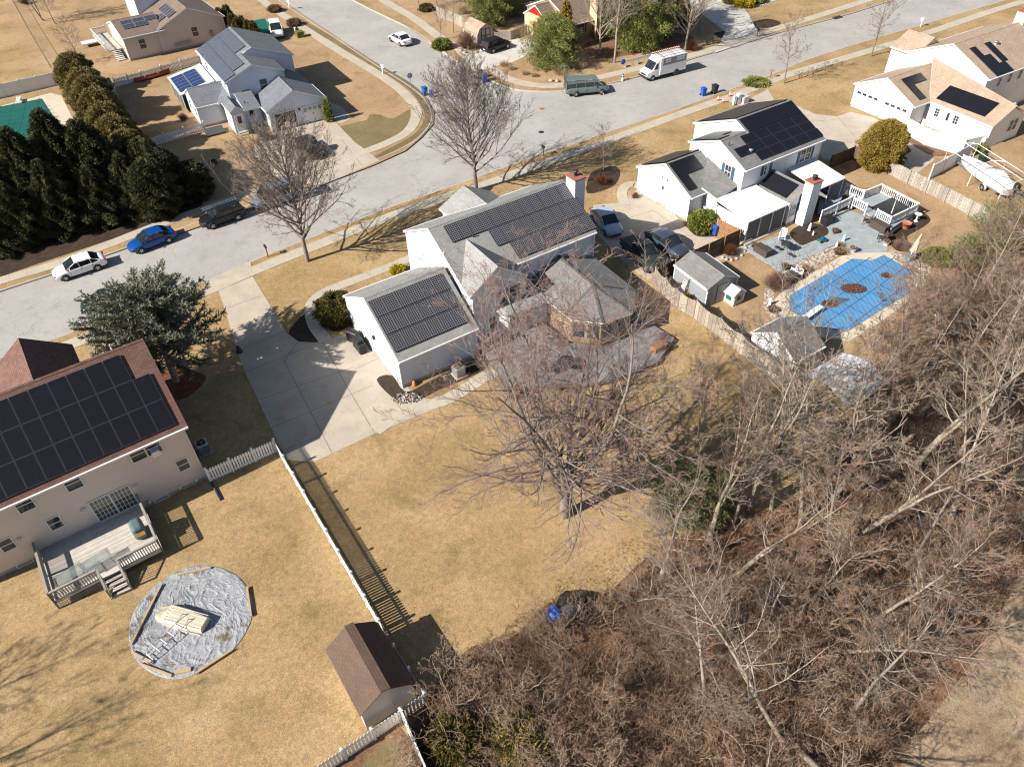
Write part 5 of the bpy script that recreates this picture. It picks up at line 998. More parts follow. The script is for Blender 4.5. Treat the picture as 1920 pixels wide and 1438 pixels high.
def car(name, label, cat, col, L=4.6, W=1.8, H=1.45, kind='sedan', loc=(0, 0, 0), rz=0, paintm=None, group='vehicles', roofcol=None, bed=False):
    t = thing(name, label, cat, loc, rz, group); pm = paintm or paint(name + '_paint', col); hw = W / 2; hL = L / 2
    # body: stations along x (front = +x); (x, half width, belt z, deck z on the centre line, sill z)
    if kind == 'sedan': st = [(-1, .72, .62, .64, .42), (-.985, .84, .82, .86, .3), (-.93, .93, .94, .99, .24), (-.72, .985, .98, 1.03, .2), (-.4, 1, .97, 1.0, .18), (0, 1, .95, .98, .18), (.35, 1, .93, .98, .18), (.6, .985, .88, .95, .2), (.82, .95, .78, .85, .22), (.94, .86, .68, .73, .24), (.985, .74, .58, .62, .3), (1, .62, .5, .52, .4)]; gh = [(-.78, .80, .0), (-.5, .84, .88), (-.3, .86, .985), (0, .87, 1.0), (.12, .86, .985), (.5, .82, .0)]; wb = (.62, -.58)
    elif kind == 'suv': st = [(-1, .8, .7, .72, .42), (-.985, .9, 1.0, 1.02, .35), (-.93, .96, 1.08, 1.1, .3), (-.6, 1, 1.1, 1.12, .26), (0, 1, 1.06, 1.08, .25), (.4, 1, 1.04, 1.09, .25), (.62, .985, 1.0, 1.08, .27), (.84, .94, .9, .98, .3), (.95, .84, .74, .8, .32), (1, .66, .58, .62, .42)]; gh = [(-.97, .8, .0), (-.86, .84, .92), (-.6, .86, .99), (0, .87, 1.0), (.18, .86, .97), (.5, .82, .0)]; wb = (.6, -.58)
    elif kind == 'van': st = [(-1, .9, .75, .76, .42), (-.99, .95, 1.15, 1.16, .36), (-.6, 1, 1.18, 1.19, .32), (0, 1, 1.18, 1.19, .3), (.5, 1, 1.16, 1.18, .3), (.72, .98, 1.1, 1.2, .32), (.9, .92, .98, 1.07, .34), (.97, .84, .8, .85, .36), (1, .7, .62, .64, .45)]; gh = [(-.995, .86, .0), (-.96, .88, .93), (-.6, .88, 1), (.2, .88, 1.0), (.42, .87, .95), (.68, .85, .0)]; wb = (.63, -.55)
    else: st = [(-1, .9, .7, .71, .5), (-.985, .97, 1.02, 1.03, .42), (-.3, 1, 1.06, 1.07, .36), (0, 1, 1.06, 1.08, .34), (.35, 1, 1.05, 1.1, .34), (.5, .99, 1.02, 1.12, .34), (.88, .96, .96, 1.05, .36), (.97, .9, .8, .86, .4), (1, .8, .62, .64, .48)]; gh = [(-.26, .84, .0), (-.2, .86, .96), (-.1, .87, 1), (.12, .86, .98), (.42, .83, .0)]; wb = (.66, -.6)
    rz_ = {'sedan': 1.0, 'suv': 1.0, 'van': 1.0}.get(kind, 1.0)
    zs = 1 if kind != 'sedan' else 1.0
    sec = []
    for (x, w_, zb, zd, zl) in st: sec.append([(x * hL, s_ * hw * w_ * k, z) for s_, k, z in ((-1, .92, zl), (-1, 1.0, zl + .18), (-1, 1.0, (zl + zb) / 2 + .05), (-1, .985, zb - .07), (-1, .92, zb), (-1, .55, zd), (1, .0, zd + .01), (1, .55, zd), (1, .92, zb), (1, .985, zb - .07), (1, 1.0, (zl + zb) / 2 + .05), (1, 1.0, zl + .18), (1, .92, zl))])
    m = MB(); k = len(sec[0]); base = 0
    for s_ in sec: m.v += s_
    for i in range(len(sec) - 1):
        for j in range(k - 1): m.f.append((i * k + j, i * k + j + 1, (i + 1) * k + j + 1, (i + 1) * k + j)); m.m.append(0); m.sm.append(True)
        m.f.append((i * k + k - 1, i * k, (i + 1) * k, (i + 1) * k + k - 1)); m.m.append(0); m.sm.append(False)
    for i in (0, len(sec) - 1): m.f.append(tuple(i * k + j for j in range(k))); m.m.append(0); m.sm.append(False)
    o = m.build('body', pm, t); ss = o.modifiers.new('sub', 'SUBSURF'); ss.levels = 1; ss.render_levels = 1
    # greenhouse: glass loft with a painted roof skin and pillars
    def beltz(x):
        for i in range(len(st) - 1):
            if st[i][0] <= x <= st[i + 1][0]: f_ = (x - st[i][0]) / (st[i + 1][0] - st[i][0]); return st[i][3] * (1 - f_) + st[i + 1][3] * f_, st[i][1] * (1 - f_) + st[i + 1][1] * f_
        return .9, 1
    g = MB(); rf = MB(); top = []
    for (x, wt, f_) in gh:
        bz, bw = beltz(x); zt = bz + (H - bz) * f_; wtop = hw * (.90 + (wt - .90) * f_ - .06 * f_); top.append((x * hL, wtop, zt, bz - .03, hw * bw * .91))
    for a, b in zip(top, top[1:]):
        fs = {'van': .62, 'suv': .8}.get(kind, .88); mid = lambda q: (q[0], q[4] + (q[1] - q[4]) * fs, q[3] + (q[2] - q[3]) * fs)
        for s_ in (-1, 1):
            ma, mb_ = mid(a), mid(b); g.face([(a[0], s_ * a[4], a[3]), (b[0], s_ * b[4], b[3]), (mb_[0], s_ * mb_[1], mb_[2]), (ma[0], s_ * ma[1], ma[2])], smooth=False)
            rf.face([(ma[0], s_ * ma[1], ma[2]), (mb_[0], s_ * mb_[1], mb_[2]), (b[0], s_ * b[1], b[2]), (a[0], s_ * a[1], a[2])])
        g.face([(a[0], -a[1], a[2]), (b[0], -b[1], b[2]), (b[0], b[1], b[2]), (a[0], a[1], a[2])])
    g.build('window', glassM, t)
    T = [q for q in top if q[2] > H * .9]; n = 6; rp_ = []
    for (x, wt, z, _, _) in T: rp_.append([(x, wt * math.sin(math.pi * (j / n - .5)) * 1.01, z + .012 + .05 * math.cos(math.pi * (j / n - .5))) for j in range(n + 1)])
    for a, b in zip(rp_, rp_[1:]):
        for j in range(n): rf.face([a[j], a[j + 1], b[j + 1], b[j]], smooth=True)
    for s_ in (-1, 1):
        for i in range(len(top) - 1):
            a, b = top[i], top[i + 1]; rf.tube([(a[0], s_ * a[1], a[2]), (b[0], s_ * b[1], b[2])], .035, 6)
        if kind in ('sedan', 'suv', 'van'):
            for xx in ((-.02, -.45) if kind != 'van' else (.3, -.12, -.55)):
                bz, bw = beltz(xx); rf.beam((xx * hL, s_ * hw * bw * .915, bz - .02), (xx * hL + .04, s_ * (T[1][1] if len(T) > 1 else hw * .8), H - .04), .05, .05)
    rf.build('roof', pm if roofcol is None else roofcol, t)
    # wheels, arches, lamps, bumper, plate, mirrors
    r_ = .33 if kind == 'sedan' else .37
    for x in wb:
        for s_ in (-1, 1): wheel(t, x * hL, s_ * (hw - .10), r_, .22, s_)
        q = MB(); q.lathe([(0, -hw - .006), (r_ * 1.17, -hw - .006), (r_ * 1.17, hw + .006), (0, hw + .006)], 22); q.v = [(a + x * hL, c, b + r_) for a, b, c in q.v]; q.v = [(a, b, max(c, .16)) for a, b, c in q.v]; q.build('wheel_arch', MT['black'], t)
    zf = .66 if kind == 'sedan' else .82
    for s_ in (-1, 1):
        q = MB().obox(hL * .945, s_ * hw * .72, zf - .09, zf + .06, .07, .26, s_ * R(-38)); bevel(q.build('headlight', lampM, t), .03)
        q = MB().obox(-hL * .975, s_ * hw * .74, zf + .1, zf + .3 if kind != 'sedan' else zf + .24, .16, .3, s_ * R(12)); bevel(q.build('tail_light', tailM, t), .03)
        bz, bw = beltz(.36); q = MB().obox(.36 * hL, s_ * (hw * bw + .07), bz - .02, bz + .13, .12, .18); bevel(q.build('mirror', pm, t), .03)
    q = MB().obox(hL * .985, 0, .3, .46, .1, W * .55); q.build('grille', MT['black'], t); q = MB().obox(-hL * 1.0, 0, .55, .67, .04, .34); q.build('licence_plate', MT['vinyl'], t)
    m = MB()
    for xx in ((-.02, .4, -.45) if kind != 'pickup' else (.4, -.22)):
        for s_ in (-1, 1): bz, bw = beltz(xx); m.box(xx * hL - .006, xx * hL + .006, s_ * hw * 1.0 - .006, s_ * hw * 1.0 + .006, .32, bz - .08)
    for xx in (-.1, -.5): 
        for s_ in (-1, 1): m.box(xx * hL, xx * hL + .16, s_ * hw * 1.01 - .012, s_ * hw * 1.01 + .012, .78, .81)
    m.build('door_seam', MT['black'], t)
    if bed: bevel(MB().box(-hL * .97, -hL * .27, -hw * .86, hw * .86, 1.06, 1.14).build('bed_cover', MT['black'], t), .03)
    return t
def park(pf, pr, side, W, z=-.12, wbc=.02):
    """ground place and heading from the contact points of the two near wheels"""
    a, b = V2(G(*pf, z)), V2(G(*pr, z)); d = (a - b).normalized(); n = Vector((-d.y, d.x)) * side; c = (a + b) / 2 + n * W / 2
    return (c.x, c.y, z), math.atan2(d.y, d.x)
l, a = park((127, 527), (187, 507), -1, 1.7); car('parked_car', 'white sedan parked at the kerb, leftmost of the three on the left street', 'car', (.78, .78, .79), 4.7, 1.82, 1.42, 'sedan', l, a)
l, a = park((267, 476), (321, 455), -1, 1.7); car('parked_car', 'bright blue sedan parked at the kerb between white sedan and dark car', 'car', (.006, .065, .27), 4.55, 1.8, 1.44, 'sedan', l, a)
g1, g2 = V2(G(401, 430, -.12)), V2(G(455, 411, -.12)); d = (g1 - g2).normalized(); c = g1 - d * 1.35 + Vector((-d.y, d.x)) * -.85
SUVK = car('parked_car', 'charcoal crossover parked at the kerb behind the bare street tree', 'car', (.012, .012, .016), 4.5, 1.85, 1.62, 'suv', (c.x, c.y, -.12), math.atan2(d.y, d.x))
t = thing('ladder', 'aluminium ladder lying over the roof of the charcoal crossover', 'ladder', (c.x + .1, c.y + .55, 1.62), math.atan2(d.y, d.x))
m = MB(); m.beam((-1.6, -.2, 0), (2.0, -.2, 0), .04, .07); m.beam((-1.6, .2, 0), (2.0, .2, 0), .04, .07)
for i in range(12): m.beam((-1.5 + i * .3, -.2, 0), (-1.5 + i * .3, .2, 0), .03, .03)
m.build('rails', MT['steel'], t)
g = G(523, 380, -.12); car('parked_van', 'tall silver blue van at the kerb hidden behind the bare street tree', 'van', (.17, .20, .26), 5.4, 2.0, 2.2, 'van', (g[0], g[1], -.12), R(210))
g = G(207, 575, -.12); car('parked_car', 'dark green car half hidden behind the top of the blue spruce', 'car', (.015, .03, .025), 4.5, 1.8, 1.5, 'suv', (g[0], g[1], -.12), R(205))
g = G(583, 287); car('parked_car', 'black pickup truck on the driveway before the open garage bay', 'pickup truck', (.012, .014, .02), 4.9, 1.9, 1.75, 'pickup', (*g, .03), R(-58), bed=True)
g = G(520, 66); car('parked_van', 'white minivan with dark roof bars on the far driveway by green tarp', 'van', (.74, .75, .77), 4.9, 1.95, 1.85, 'suv', (*g, .03), R(-72))
l, a = park((751, 74), (769, 83), 1, 1.7); car('parked_car', 'white sedan parked alone on the side street at the top', 'car', (.76, .76, .77), 4.6, 1.8, 1.44, 'sedan', l, a)
l, a = park((954, 91), (922, 102), 1, 1.75, .03); car('parked_car', 'black crossover on the top driveway before the barn-roofed shed', 'car', (.014, .014, .02), 4.7, 1.9, 1.7, 'suv', l, a)
l, a = park((1129, 178), (1075, 183), 1, 1.8); car('parked_van', 'grey green passenger van parked at the junction kerb', 'van', (.13, .17, .17), 5.7, 2.0, 2.05, 'van', l, a)
g1, g2 = V2(G(1155, 447, .03)), V2(G(1112, 396, .03)); d = (g1 - g2).normalized(); c = g1 - d * 2.3
car('parked_car', 'silver blue sedan in shadow beside the centre house chimney', 'car', (.42, .50, .60), 4.7, 1.82, 1.42, 'sedan', (c.x, c.y, .03), math.atan2(d.y, d.x))
g1, g2 = V2(G(1245, 522, .03)), V2(G(1166, 455, .03)); d = (g1 - g2).normalized(); c = (g1 + g2) / 2
car('parked_truck', 'dark green pickup truck with black bed cover nosed against the board fence', 'pickup truck', (.035, .045, .035), 5.3, 1.9, 1.75, 'pickup', (c.x, c.y, .03), math.atan2(d.y, d.x), bed=True)
g1, g2 = V2(G(1290, 492, .03)), V2(G(1212, 441, .03)); d = (g1 - g2).normalized(); c = (g1 + g2) / 2 + Vector((0, .0))
car('parked_car', 'slate grey sedan parked between dark pickup and board fence', 'car', (.045, .06, .085), 4.75, 1.84, 1.45, 'sedan', (c.x, c.y, .03), math.atan2(d.y, d.x))
# utility box truck
l, a = park((1226, 152), (1268, 141), -1, 1.9); t = thing('utility_truck', 'white utility box truck with ladder rack and grey lettered panel', 'truck', l, a, 'vehicles'); pw = paint('truck_paint', (.78, .78, .78), .35)
o = MB().box(-3.3, 1.1, -1.08, 1.08, .55, 2.75).build('body', pw, t); bevel(o, .06)
m = MB(); sec = [[(1.1, 1.0, .45), (1.1, 1.0, 1.4), (1.25, .95, 2.6)], [(1.7, .98, .45), (1.7, .98, 1.35), (1.55, .9, 2.3)], [(2.3, .96, .45), (2.3, .94, 1.3), (2.25, .85, 1.32)], [(3.0, .9, .5), (2.95, .88, 1.08), (2.9, .7, 1.12)]]
for a_, b_ in zip(sec, sec[1:]):
    for s_ in (-1, 1):
        for j in range(2): m.face([(a_[j][0], s_ * a_[j][1], a_[j][2]), (b_[j][0], s_ * b_[j][1], b_[j][2]), (b_[j + 1][0], s_ * b_[j + 1][1], b_[j + 1][2]), (a_[j + 1][0], s_ * a_[j + 1][1], a_[j + 1][2])])
    m.face([(a_[2][0], -a_[2][1], a_[2][2]), (b_[2][0], -b_[2][1], b_[2][2]), (b_[2][0], b_[2][1], b_[2][2]), (a_[2][0], a_[2][1], a_[2][2])])
m.face([(3.0, -.9, .5), (3.0, .9, .5), (2.95, .88, 1.08), (2.95, -.88, 1.08)]); m.face([(2.95, -.88, 1.08), (2.95, .88, 1.08), (2.9, .7, 1.12), (2.9, -.7, 1.12)]); m.build('cab', pw, t)
m = MB(); m.face([(2.27, -.8, 1.38), (2.27, .8, 1.38), (1.6, .84, 2.24), (1.6, -.84, 2.24)]); m.v = [(x + .03, y, z + .03) for x, y, z in m.v]; m.build('windscreen', glassM, t)
for s_ in (-1, 1): MB().face([(1.35, s_ * .985, 1.45), (2.05, s_ * .965, 1.4), (1.65, s_ * .93, 2.15), (1.35, s_ * .945, 2.15)]).build('window', glassM, t)
for s_ in (-1, 1):
    m = MB(); m.box(-3.1, .7, s_ * 1.09 - .005, s_ * 1.09 + .005, 1.75, 2.65); pn = m.build('sign_panel', MT['grey'], t)
for x, wds in ((-.1, .9), (-2.2, 1.3)):   # unreadable white lettering blocks of the side panel
    for s_ in (-1, 1):
        m = MB(); k = 6
        for row in range(2):
            for i in range(k): xx = x - wds / 2 + wds * i / k; m.box(xx, xx + wds / k * .62, s_ * 1.10 - .004, s_ * 1.10 + .004, 2.32 - row * .28, 2.52 - row * .28)
        m.build('lettering', MT['vinyl'], t)
for x in (2.1, -1.7):
    for s_ in (-1, 1): wheel(t, x, s_ * .86, .4, .26, s_)
m = MB(); m.lathe([(0, -1.09), (.48, -1.09), (.48, 1.09), (0, 1.09)], 18); m.v = [(a_ - 1.7, c_, b_ + .42) for a_, b_, c_ in m.v]; m.build('wheel_arch', MT['black'], t)
for s_ in (-1, 1): MB().obox(2.96, s_ * .72, .72, .92, .1, .26).build('headlight', lampM, t)
MB().obox(3.02, 0, .42, .66, .14, 1.85).build('bumper', MT['black'], t); MB().obox(2.98, 0, .72, .95, .06, 1.0).build('grille', MT['black'], t)
m = MB()
for y in (-1.0, .2, .95): m.beam((-3.2, y, 2.92), (1.3, y, 2.92), .05, .06)
for x in (-3.0, -1.2, .6): m.beam((x, -1.0, 2.9), (x, .95, 2.9), .05, .05); m.beam((x, -1.0, 2.74), (x, -1.0, 2.92), .05, .05); m.beam((x, .95, 2.74), (x, .95, 2.92), .05, .05)
m.build('roof_rack', MT['steel'], t)
td = thing('ladder', 'red and white ladder carried on the roof rack of the utility truck', 'ladder', (l[0], l[1], l[2] + 3.0), a); m = MB(); m.beam((-3.3, -.9, 0), (1.4, -.9, 0), .05, .08); m.beam((-3.3, -.5, 0), (1.4, -.5, 0), .05, .08)
for i in range(15): m.beam((-3.2 + i * .31, -.9, 0), (-3.2 + i * .31, -.5, 0), .04, .04, 1)
m.build('rails', [MT['red'], MT['vinyl']], td)
# banner sail lying on the verge by the truck
g1, g2 = G(1168, 119, .6), G(1222, 103, .8); t = thing('banner_barrier', 'long low white board with round blue end beside the utility truck', 'barrier', (*g1, 0), math.atan2(g2[1] - g1[1], g2[0] - g1[0])); m = MB(); L0 = math.dist(g1, g2); m.box(0, L0, -.03, .03, .62, .95); m.build('board', MT['vinyl'], t)
m = MB(); m.lathe([(0, -.05), (.36, -.05), (.36, .05), (0, .05)], 20); m.v = [(a_, c_, b_ + .78) for a_, b_, c_ in m.v]; m.build('end_disc', MT['blue'], t)
for x in (.4, L0 * .5, L0 - .4): MB().box(x - .03, x + .03, -.25, .25, 0, .62).build('leg', MT['steel'], t)
# ---- covered boat on its trailer under a pipe frame
bt = thing('boat_trailer', 'silver boat trailer under the white covered motorboat', 'trailer', (*G(1842, 352),), 0)
g1, g2 = V2(G(1796, 314)), V2(G(1890, 378)); hd = math.atan2(g2.y - g1.y, g2.x - g1.x); c = (g1 + g2) / 2; bt.location = (c.x, c.y, 0); bt.rotation_euler = (0, 0, hd)
LB = (g2 - g1).length
m = MB(); m.beam((-LB * .62, 0, .45), (LB * .35, -.75, .5), .09, .1); m.beam((-LB * .62, 0, .45), (LB * .35, .75, .5), .09, .1); m.beam((LB * .1, -.9, .45), (LB * .1, .9, .45), .09, .09); m.beam((LB * .35, -.8, .5), (LB * .35, .8, .5), .09, .09); m.build('frame', MT['steel'], bt)
for s_ in (-1, 1): wheel(bt, LB * .15, s_ * 1.0, .33, .2, s_); MB().lathe([(.38, -.12), (.38, .12)], 16).build('fender', MT['vinyl'], bt).location = (LB * .15, s_ * 1.0, .33)
for o in [x for x in CH[bt.name] if x.name.startswith('fender')]: o.rotation_euler = (R(90), 0, 0)
bo = thing('motorboat', 'motorboat under a tight white cover with outboard motor at the right', 'boat', (c.x, c.y, .55), hd); bo.scale = (1, 1.1, 1.45)
m = MB(); n = 12; S_ = []
for i in range(n + 1):
    f_ = i / n; x = -LB * .5 + LB * f_ * .98; w_ = 1.12 * min(1, (f_ * 2.4) ** .6) * (1 - .08 * max(0, f_ - .7) / .3); top_ = .55 + .42 * math.exp(-((f_ - .68) / .17) ** 2) + .12 * (1 - f_); S_.append([(x, 0, .0 + .25 * max(0, .3 - f_)), (x, -w_ * .75, .12 + .3 * max(0, .3 - f_)), (x, -w_, .5 + .12 * (1 - f_)), (x, -w_ * .55, top_ - .05), (x, 0, top_), (x, w_ * .55, top_ - .05), (x, w_, .5 + .12 * (1 - f_)), (x, w_ * .75, .12 + .3 * max(0, .3 - f_))])
for a_, b_ in zip(S_, S_[1:]):
    for j in range(8): m.face([a_[j], a_[(j + 1) % 8], b_[(j + 1) % 8], b_[j]], smooth=True)
m.face(S_[-1]); m.build('hull', MT['vinyl'], bo)
m = MB()
for f_ in (.3, .55, .8): x = -LB * .5 + LB * f_; m.beam((x, -1.1, .6), (x, -.6, .98 if f_ > .5 else .74), .03, .02); m.beam((x, 1.1, .6), (x, .6, .98 if f_ > .5 else .74), .03, .02); m.beam((x, -.6, .98 if f_ > .5 else .74), (x, .6, .98 if f_ > .5 else .74), .03, .02)
m.build('strap', MT['strap'], bo)
o = MB().obox(LB * .53, 0, .5, 1.05, .55, .45).build('outboard_motor', MT['black'], bo); bevel(o, .12, 3); MB().obox(LB * .53, 0, -.3, .5, .16, .14).build('motor_leg', MT['black'], bo)
fr_ = thing('boat_shelter', 'bare white pipe canopy frame standing over the covered boat', 'boat shelter', (c.x, c.y, 0), hd); m = MB(); xs = (-LB * .55, 0, LB * .55)
for y in (-1.8, 1.8): m.tube([(xs[0], y, 2.2), (xs[2], y, 2.2)], .035, 6)
m.tube([(xs[0], 0, 2.6), (xs[2], 0, 2.6)], .035, 6)
for x in xs: m.tube([(x, -1.8, 2.2), (x, 0, 2.6), (x, 1.8, 2.2)], .035, 6)
m.build('roof_pipe', MT['vinyl'], fr_)
for x in xs:
    for y in (-1.8, 1.8): MB().tube([(x, y, 0), (x, y, 2.2)], .035, 6).build('leg', MT['vinyl'], fr_)
# ================================================================== STREET AND YARD THINGS
def bin_(label, x, y, col, rz=0, s=1.0, z=-.12, group='wheeled bins'):
    t = thing('wheeled_bin', label, 'bin', (*G(x, y, z), z), rz, group); t.scale = (s, s, s)
    bevel(MB().obox(0, 0, .06, .95, .48, .54, 0, 0, 1.24).build('body', MT[col], t), .03)
    m = MB(); m.box(-.33, .33, -.36, .36, .95, 1.0); m.box(-.3, .3, -.33, .33, 1.0, 1.05); bevel(m.build('lid', MT[col], t), .02)
    MB().tube([(-.28, .42, .92), (.28, .42, .92)], .02, 6).build('handle', MT[col], t)
    for s_ in (-1, 1): q = MB().lathe([(.05, -.04), (.12, -.04), (.12, .04), (.05, .04)], 12); q.v = [(c_ + s_ * .27, a_ + .26, b_ + .12) for a_, b_, c_ in q.v]; q.build('wheel', MT['rubber'], t)
    return t
bin_('larger blue wheeled bin at the kerb left of the bare tree', 797, 179, 'blue', R(30), 1.05); bin_('smaller blue wheeled bin beside the larger one at the left kerb', 810, 183, 'blue', R(20), .9)
bin_('blue wheeled bin beside a black one at the junction kerb', 909, 154, 'blue', R(200), 1.1); bin_('black wheeled bin beside a blue one at the junction kerb', 901, 148, 'black', R(200), 1.1)
bin_('blue wheeled bin in the road opposite the utility truck', 1318, 180, 'blue', R(20)); bin_('black wheeled bin in the road opposite the utility truck', 1339, 176, 'black', R(20), 1.1)
bin_('blue wheeled bin against the brown boards beside the white porch', 1340, 440, 'blue', R(30), 1.0, .05); bin_('dark green wheeled bin beside the open garage bay', 474, 250, 'dkgreen', R(30), 1.1, .03); bin_('dark green wheeled bin by the boat', 1838, 306, 'dkgreen', R(30), 1.0, 0); bin_('green wheeled bin at the side of the beige house', 224, 97, 'dkgreen', R(30), 1.0, 0)
def mailbox(label, x, y, mat, rz, z=0):
    t = thing('mailbox', label, 'mailbox', (*G(x, y, z), z), rz, 'kerbside mailboxes'); MB().obox(0, 0, 0, 1.05, .1, .1).build('post', MT['vinyl' if mat == 'vinyl' else 'timber'], t); MB().beam((-.1, 0, .9), (.35, 0, .9), .08, .08).build('arm', MT[mat], t)
    m = MB(); sec = [(-.09, 0), (.09, 0), (.09, .12), (.06, .18), (0, .205), (-.06, .18), (-.09, .12)]
    for i in range(7): j = (i + 1) % 7; m.face([(-.2, sec[i][0], 1.05 + sec[i][1]), (.32, sec[i][0], 1.05 + sec[i][1]), (.32, sec[j][0], 1.05 + sec[j][1]), (-.2, sec[j][0], 1.05 + sec[j][1])])
    for x_ in (-.2, .32): m.face([(x_, a_, 1.05 + b_) for a_, b_ in sec])
    m.build('box', MT[mat], t); return t
mailbox('white mailbox on a white post beside the left of the side street', 718, 139, 'vinyl', R(-30)); mailbox('black mailbox on the verge below the junction', 1019, 293, 'black', R(120)); mailbox('brown mailbox on the verge by the small bare tree', 1444, 148, 'timber', R(120)); mailbox('black mailbox at the right end of the far driveway', 1419, 70, 'black', R(-60)); mailbox('white mailbox on the verge at the upper right', 1726, 51, 'vinyl', R(120)); mailbox('white mailbox beside the far sidewalk at the top left', 543, 17, 'vinyl', R(-30)); mailbox('dark mailbox by the lower branches of the left street tree', 503, 482, 'black', R(120))
t = thing('stop_sign', 'octagonal stop sign seen from behind on a thin post at the corner', 'stop sign', (*G(772, 173),), R(25)); MB().obox(0, 0, 0, 2.5, .06, .04).build('post', MT['steel'], t)
m = MB(); m.lathe([(0, -.012), (.38, -.012), (.38, .012), (0, .012)], 8); m.v = [(*rot2(a_, b_, R(22.5)), c_) for a_, b_, c_ in m.v]; m.v = [(a_, c_, b_ + 2.15) for a_, b_, c_ in m.v]; m.sm = [False] * len(m.f); m.build('plate', MT['grey'], t)
t = thing('street_sign', 'small green street name blades on a post behind the passenger van', 'street sign', (*G(1057, 168),), R(20)); MB().obox(0, 0, 0, 2.9, .06, .06).build('post', MT['steel'], t); MB().box(-.4, .4, -.01, .01, 2.7, 2.9).build('blade', MT['green'], t); MB().box(-.01, .01, -.4, .4, 2.92, 3.1).build('blade', MT['green'], t)
t = thing('fire_hydrant', 'pale green fire hydrant on the verge between van and utility truck', 'hydrant', (*G(1167, 151),)); MB().lathe([(0, .82), (.09, .8), (.15, .68), (.15, .62), (.11, .6), (.11, .1), (.17, .08), (.17, 0)], 14).build('barrel', MT['vinyl'], t); m = MB(); m.tube([(-.22, 0, .5), (.22, 0, .5)], .06, 8); m.tube([(0, -.2, .45), (0, 0, .45)], .07, 8); m.build('nozzle', MT['green'], t); MB().lathe([(0, .9), (.1, .84), (.14, .72)], 12).build('bonnet', MT['green'], t)
def cone(label, x, y, z=.03):
    t = thing('traffic_cone', label, 'cone', (*G(x, y, z), z), 0, 'orange traffic cones'); MB().box(-.2, .2, -.2, .2, 0, .04).build('base', MT['orangep'], t); MB().lathe([(.15, .04), (.03, .72), (0, .72)], 14).build('body', MT['orangep'], t); MB().lathe([(.117, .25), (.09, .4)], 14).build('band', MT['vinyl'], t); MB().lathe([(.075, .48), (.055, .58)], 14).build('band', MT['vinyl'], t)
cone('traffic cone nearest the road beside the utility boxes', 1346, 189); cone('traffic cone nearest the star house among the group', 1355, 193); cone('farthest traffic cone of the verge group', 1368, 181); cone('traffic cone right beside the utility boxes', 1377, 185); cone('lone traffic cone at the patio fence of the cream house', 1700, 258)
def ubox(label, x, y, w_, d_, h_, mat, rz=R(32)):
    t = thing('utility_box', label, 'utility box', (*G(x, y),), rz); bevel(MB().box(-w_ / 2, w_ / 2, -d_ / 2, d_ / 2, 0, h_).build('body', MT[mat], t), .05); MB().box(-w_ / 2 - .03, w_ / 2 + .03, -d_ / 2 - .03, d_ / 2 + .03, h_, h_ + .05).build('lid', MT[mat], t)
ubox('narrow pale green utility pedestal near the traffic cones', 1375, 198, .3, .3, 1.1, 'sideblue'); ubox('grey green utility cabinet near the traffic cones', 1383, 195, .55, .5, 1.2, 'sideblue'); ubox('tan utility cabinet behind the black roof panels', 1394, 193, .9, .8, .8, 'sidebeige'); ubox('low olive transformer box beside the far left sidewalk', 563, 70, 1.1, 1.0, .8, 'shrub'); ubox('white pedestal beside the low olive transformer box', 555, 64, .25, .25, .9, 'vinyl')
def ac(label, x, y, rz):
    t = thing('air_conditioner', label, 'air conditioner', (*G(x, y),), rz, 'outdoor air conditioners'); MB().box(-.5, .5, -.5, .5, 0, .08).build('pad', MT['kerb'], t); bevel(MB().box(-.4, .4, -.4, .4, .08, .92).build('case', MT['steel'], t), .07)
    m = MB()
    for i in range(9): z = .18 + i * .075; m.box(-.41, .41, -.41, .41, z, z + .03)
    m.build('louvre', MT['grey'], t); MB().lathe([(0, .94), (.31, .94), (.33, .925)], 20).build('fan_guard', MT['black'], t); m = MB()
    for k in range(4): m.beam((0, 0, .955), (.3 * math.cos(k * 1.57), .3 * math.sin(k * 1.57), .955), .03, .01)
    m.build('fan_grille', MT['steel'], t)
ac('air conditioner in the shade between tan house and picket fence', 384, 846, R(34)); ac('air conditioner against the back wall of the centre garage', 861, 703, R(32))
t = thing('grill', 'barbecue grill under a black cover at the centre garage wall', 'grill', (*G(676, 655),), R(32)); m = MB(); m.box(-.35, .35, -.75, .75, 0, .9); m.box(-.3, .3, -.45, .45, .9, 1.2); bevel(m.build('cover', MT['black'], t), .12, 3); t = thing('grill', 'second black covered grill behind the first at the garage wall', 'grill', (*G(665, 640),), R(60)); bevel(MB().box(-.3, .3, -.6, .6, 0, 1.1).build('cover', MT['black'], t), .15, 3)
t = thing('grill', 'round-topped grill under a grey green cover on the wooden deck', 'grill', (-21.096 + rot2(-4.9, -2.6, R(34.2))[0], 33.18 + rot2(-4.9, -2.6, R(34.2))[1], .62), R(34)); o = MB().box(-.38, .38, -.55, .55, 0, 1.15).build('cover', MT['sideblue'], t); o.data.materials[0] = plain('teal_grey_cover', (.10, .16, .16), .5); bevel(o, .25, 4); MB().box(-.3, .3, -.9, -.5, .75, .8).build('shelf', MT['timber'], t)
MT['tgl'] = glass_mat('table_glass', (.25, .29, .28), .08); MT['tgl'].node_tree.nodes['Principled BSDF'].inputs['Alpha'].default_value = .4
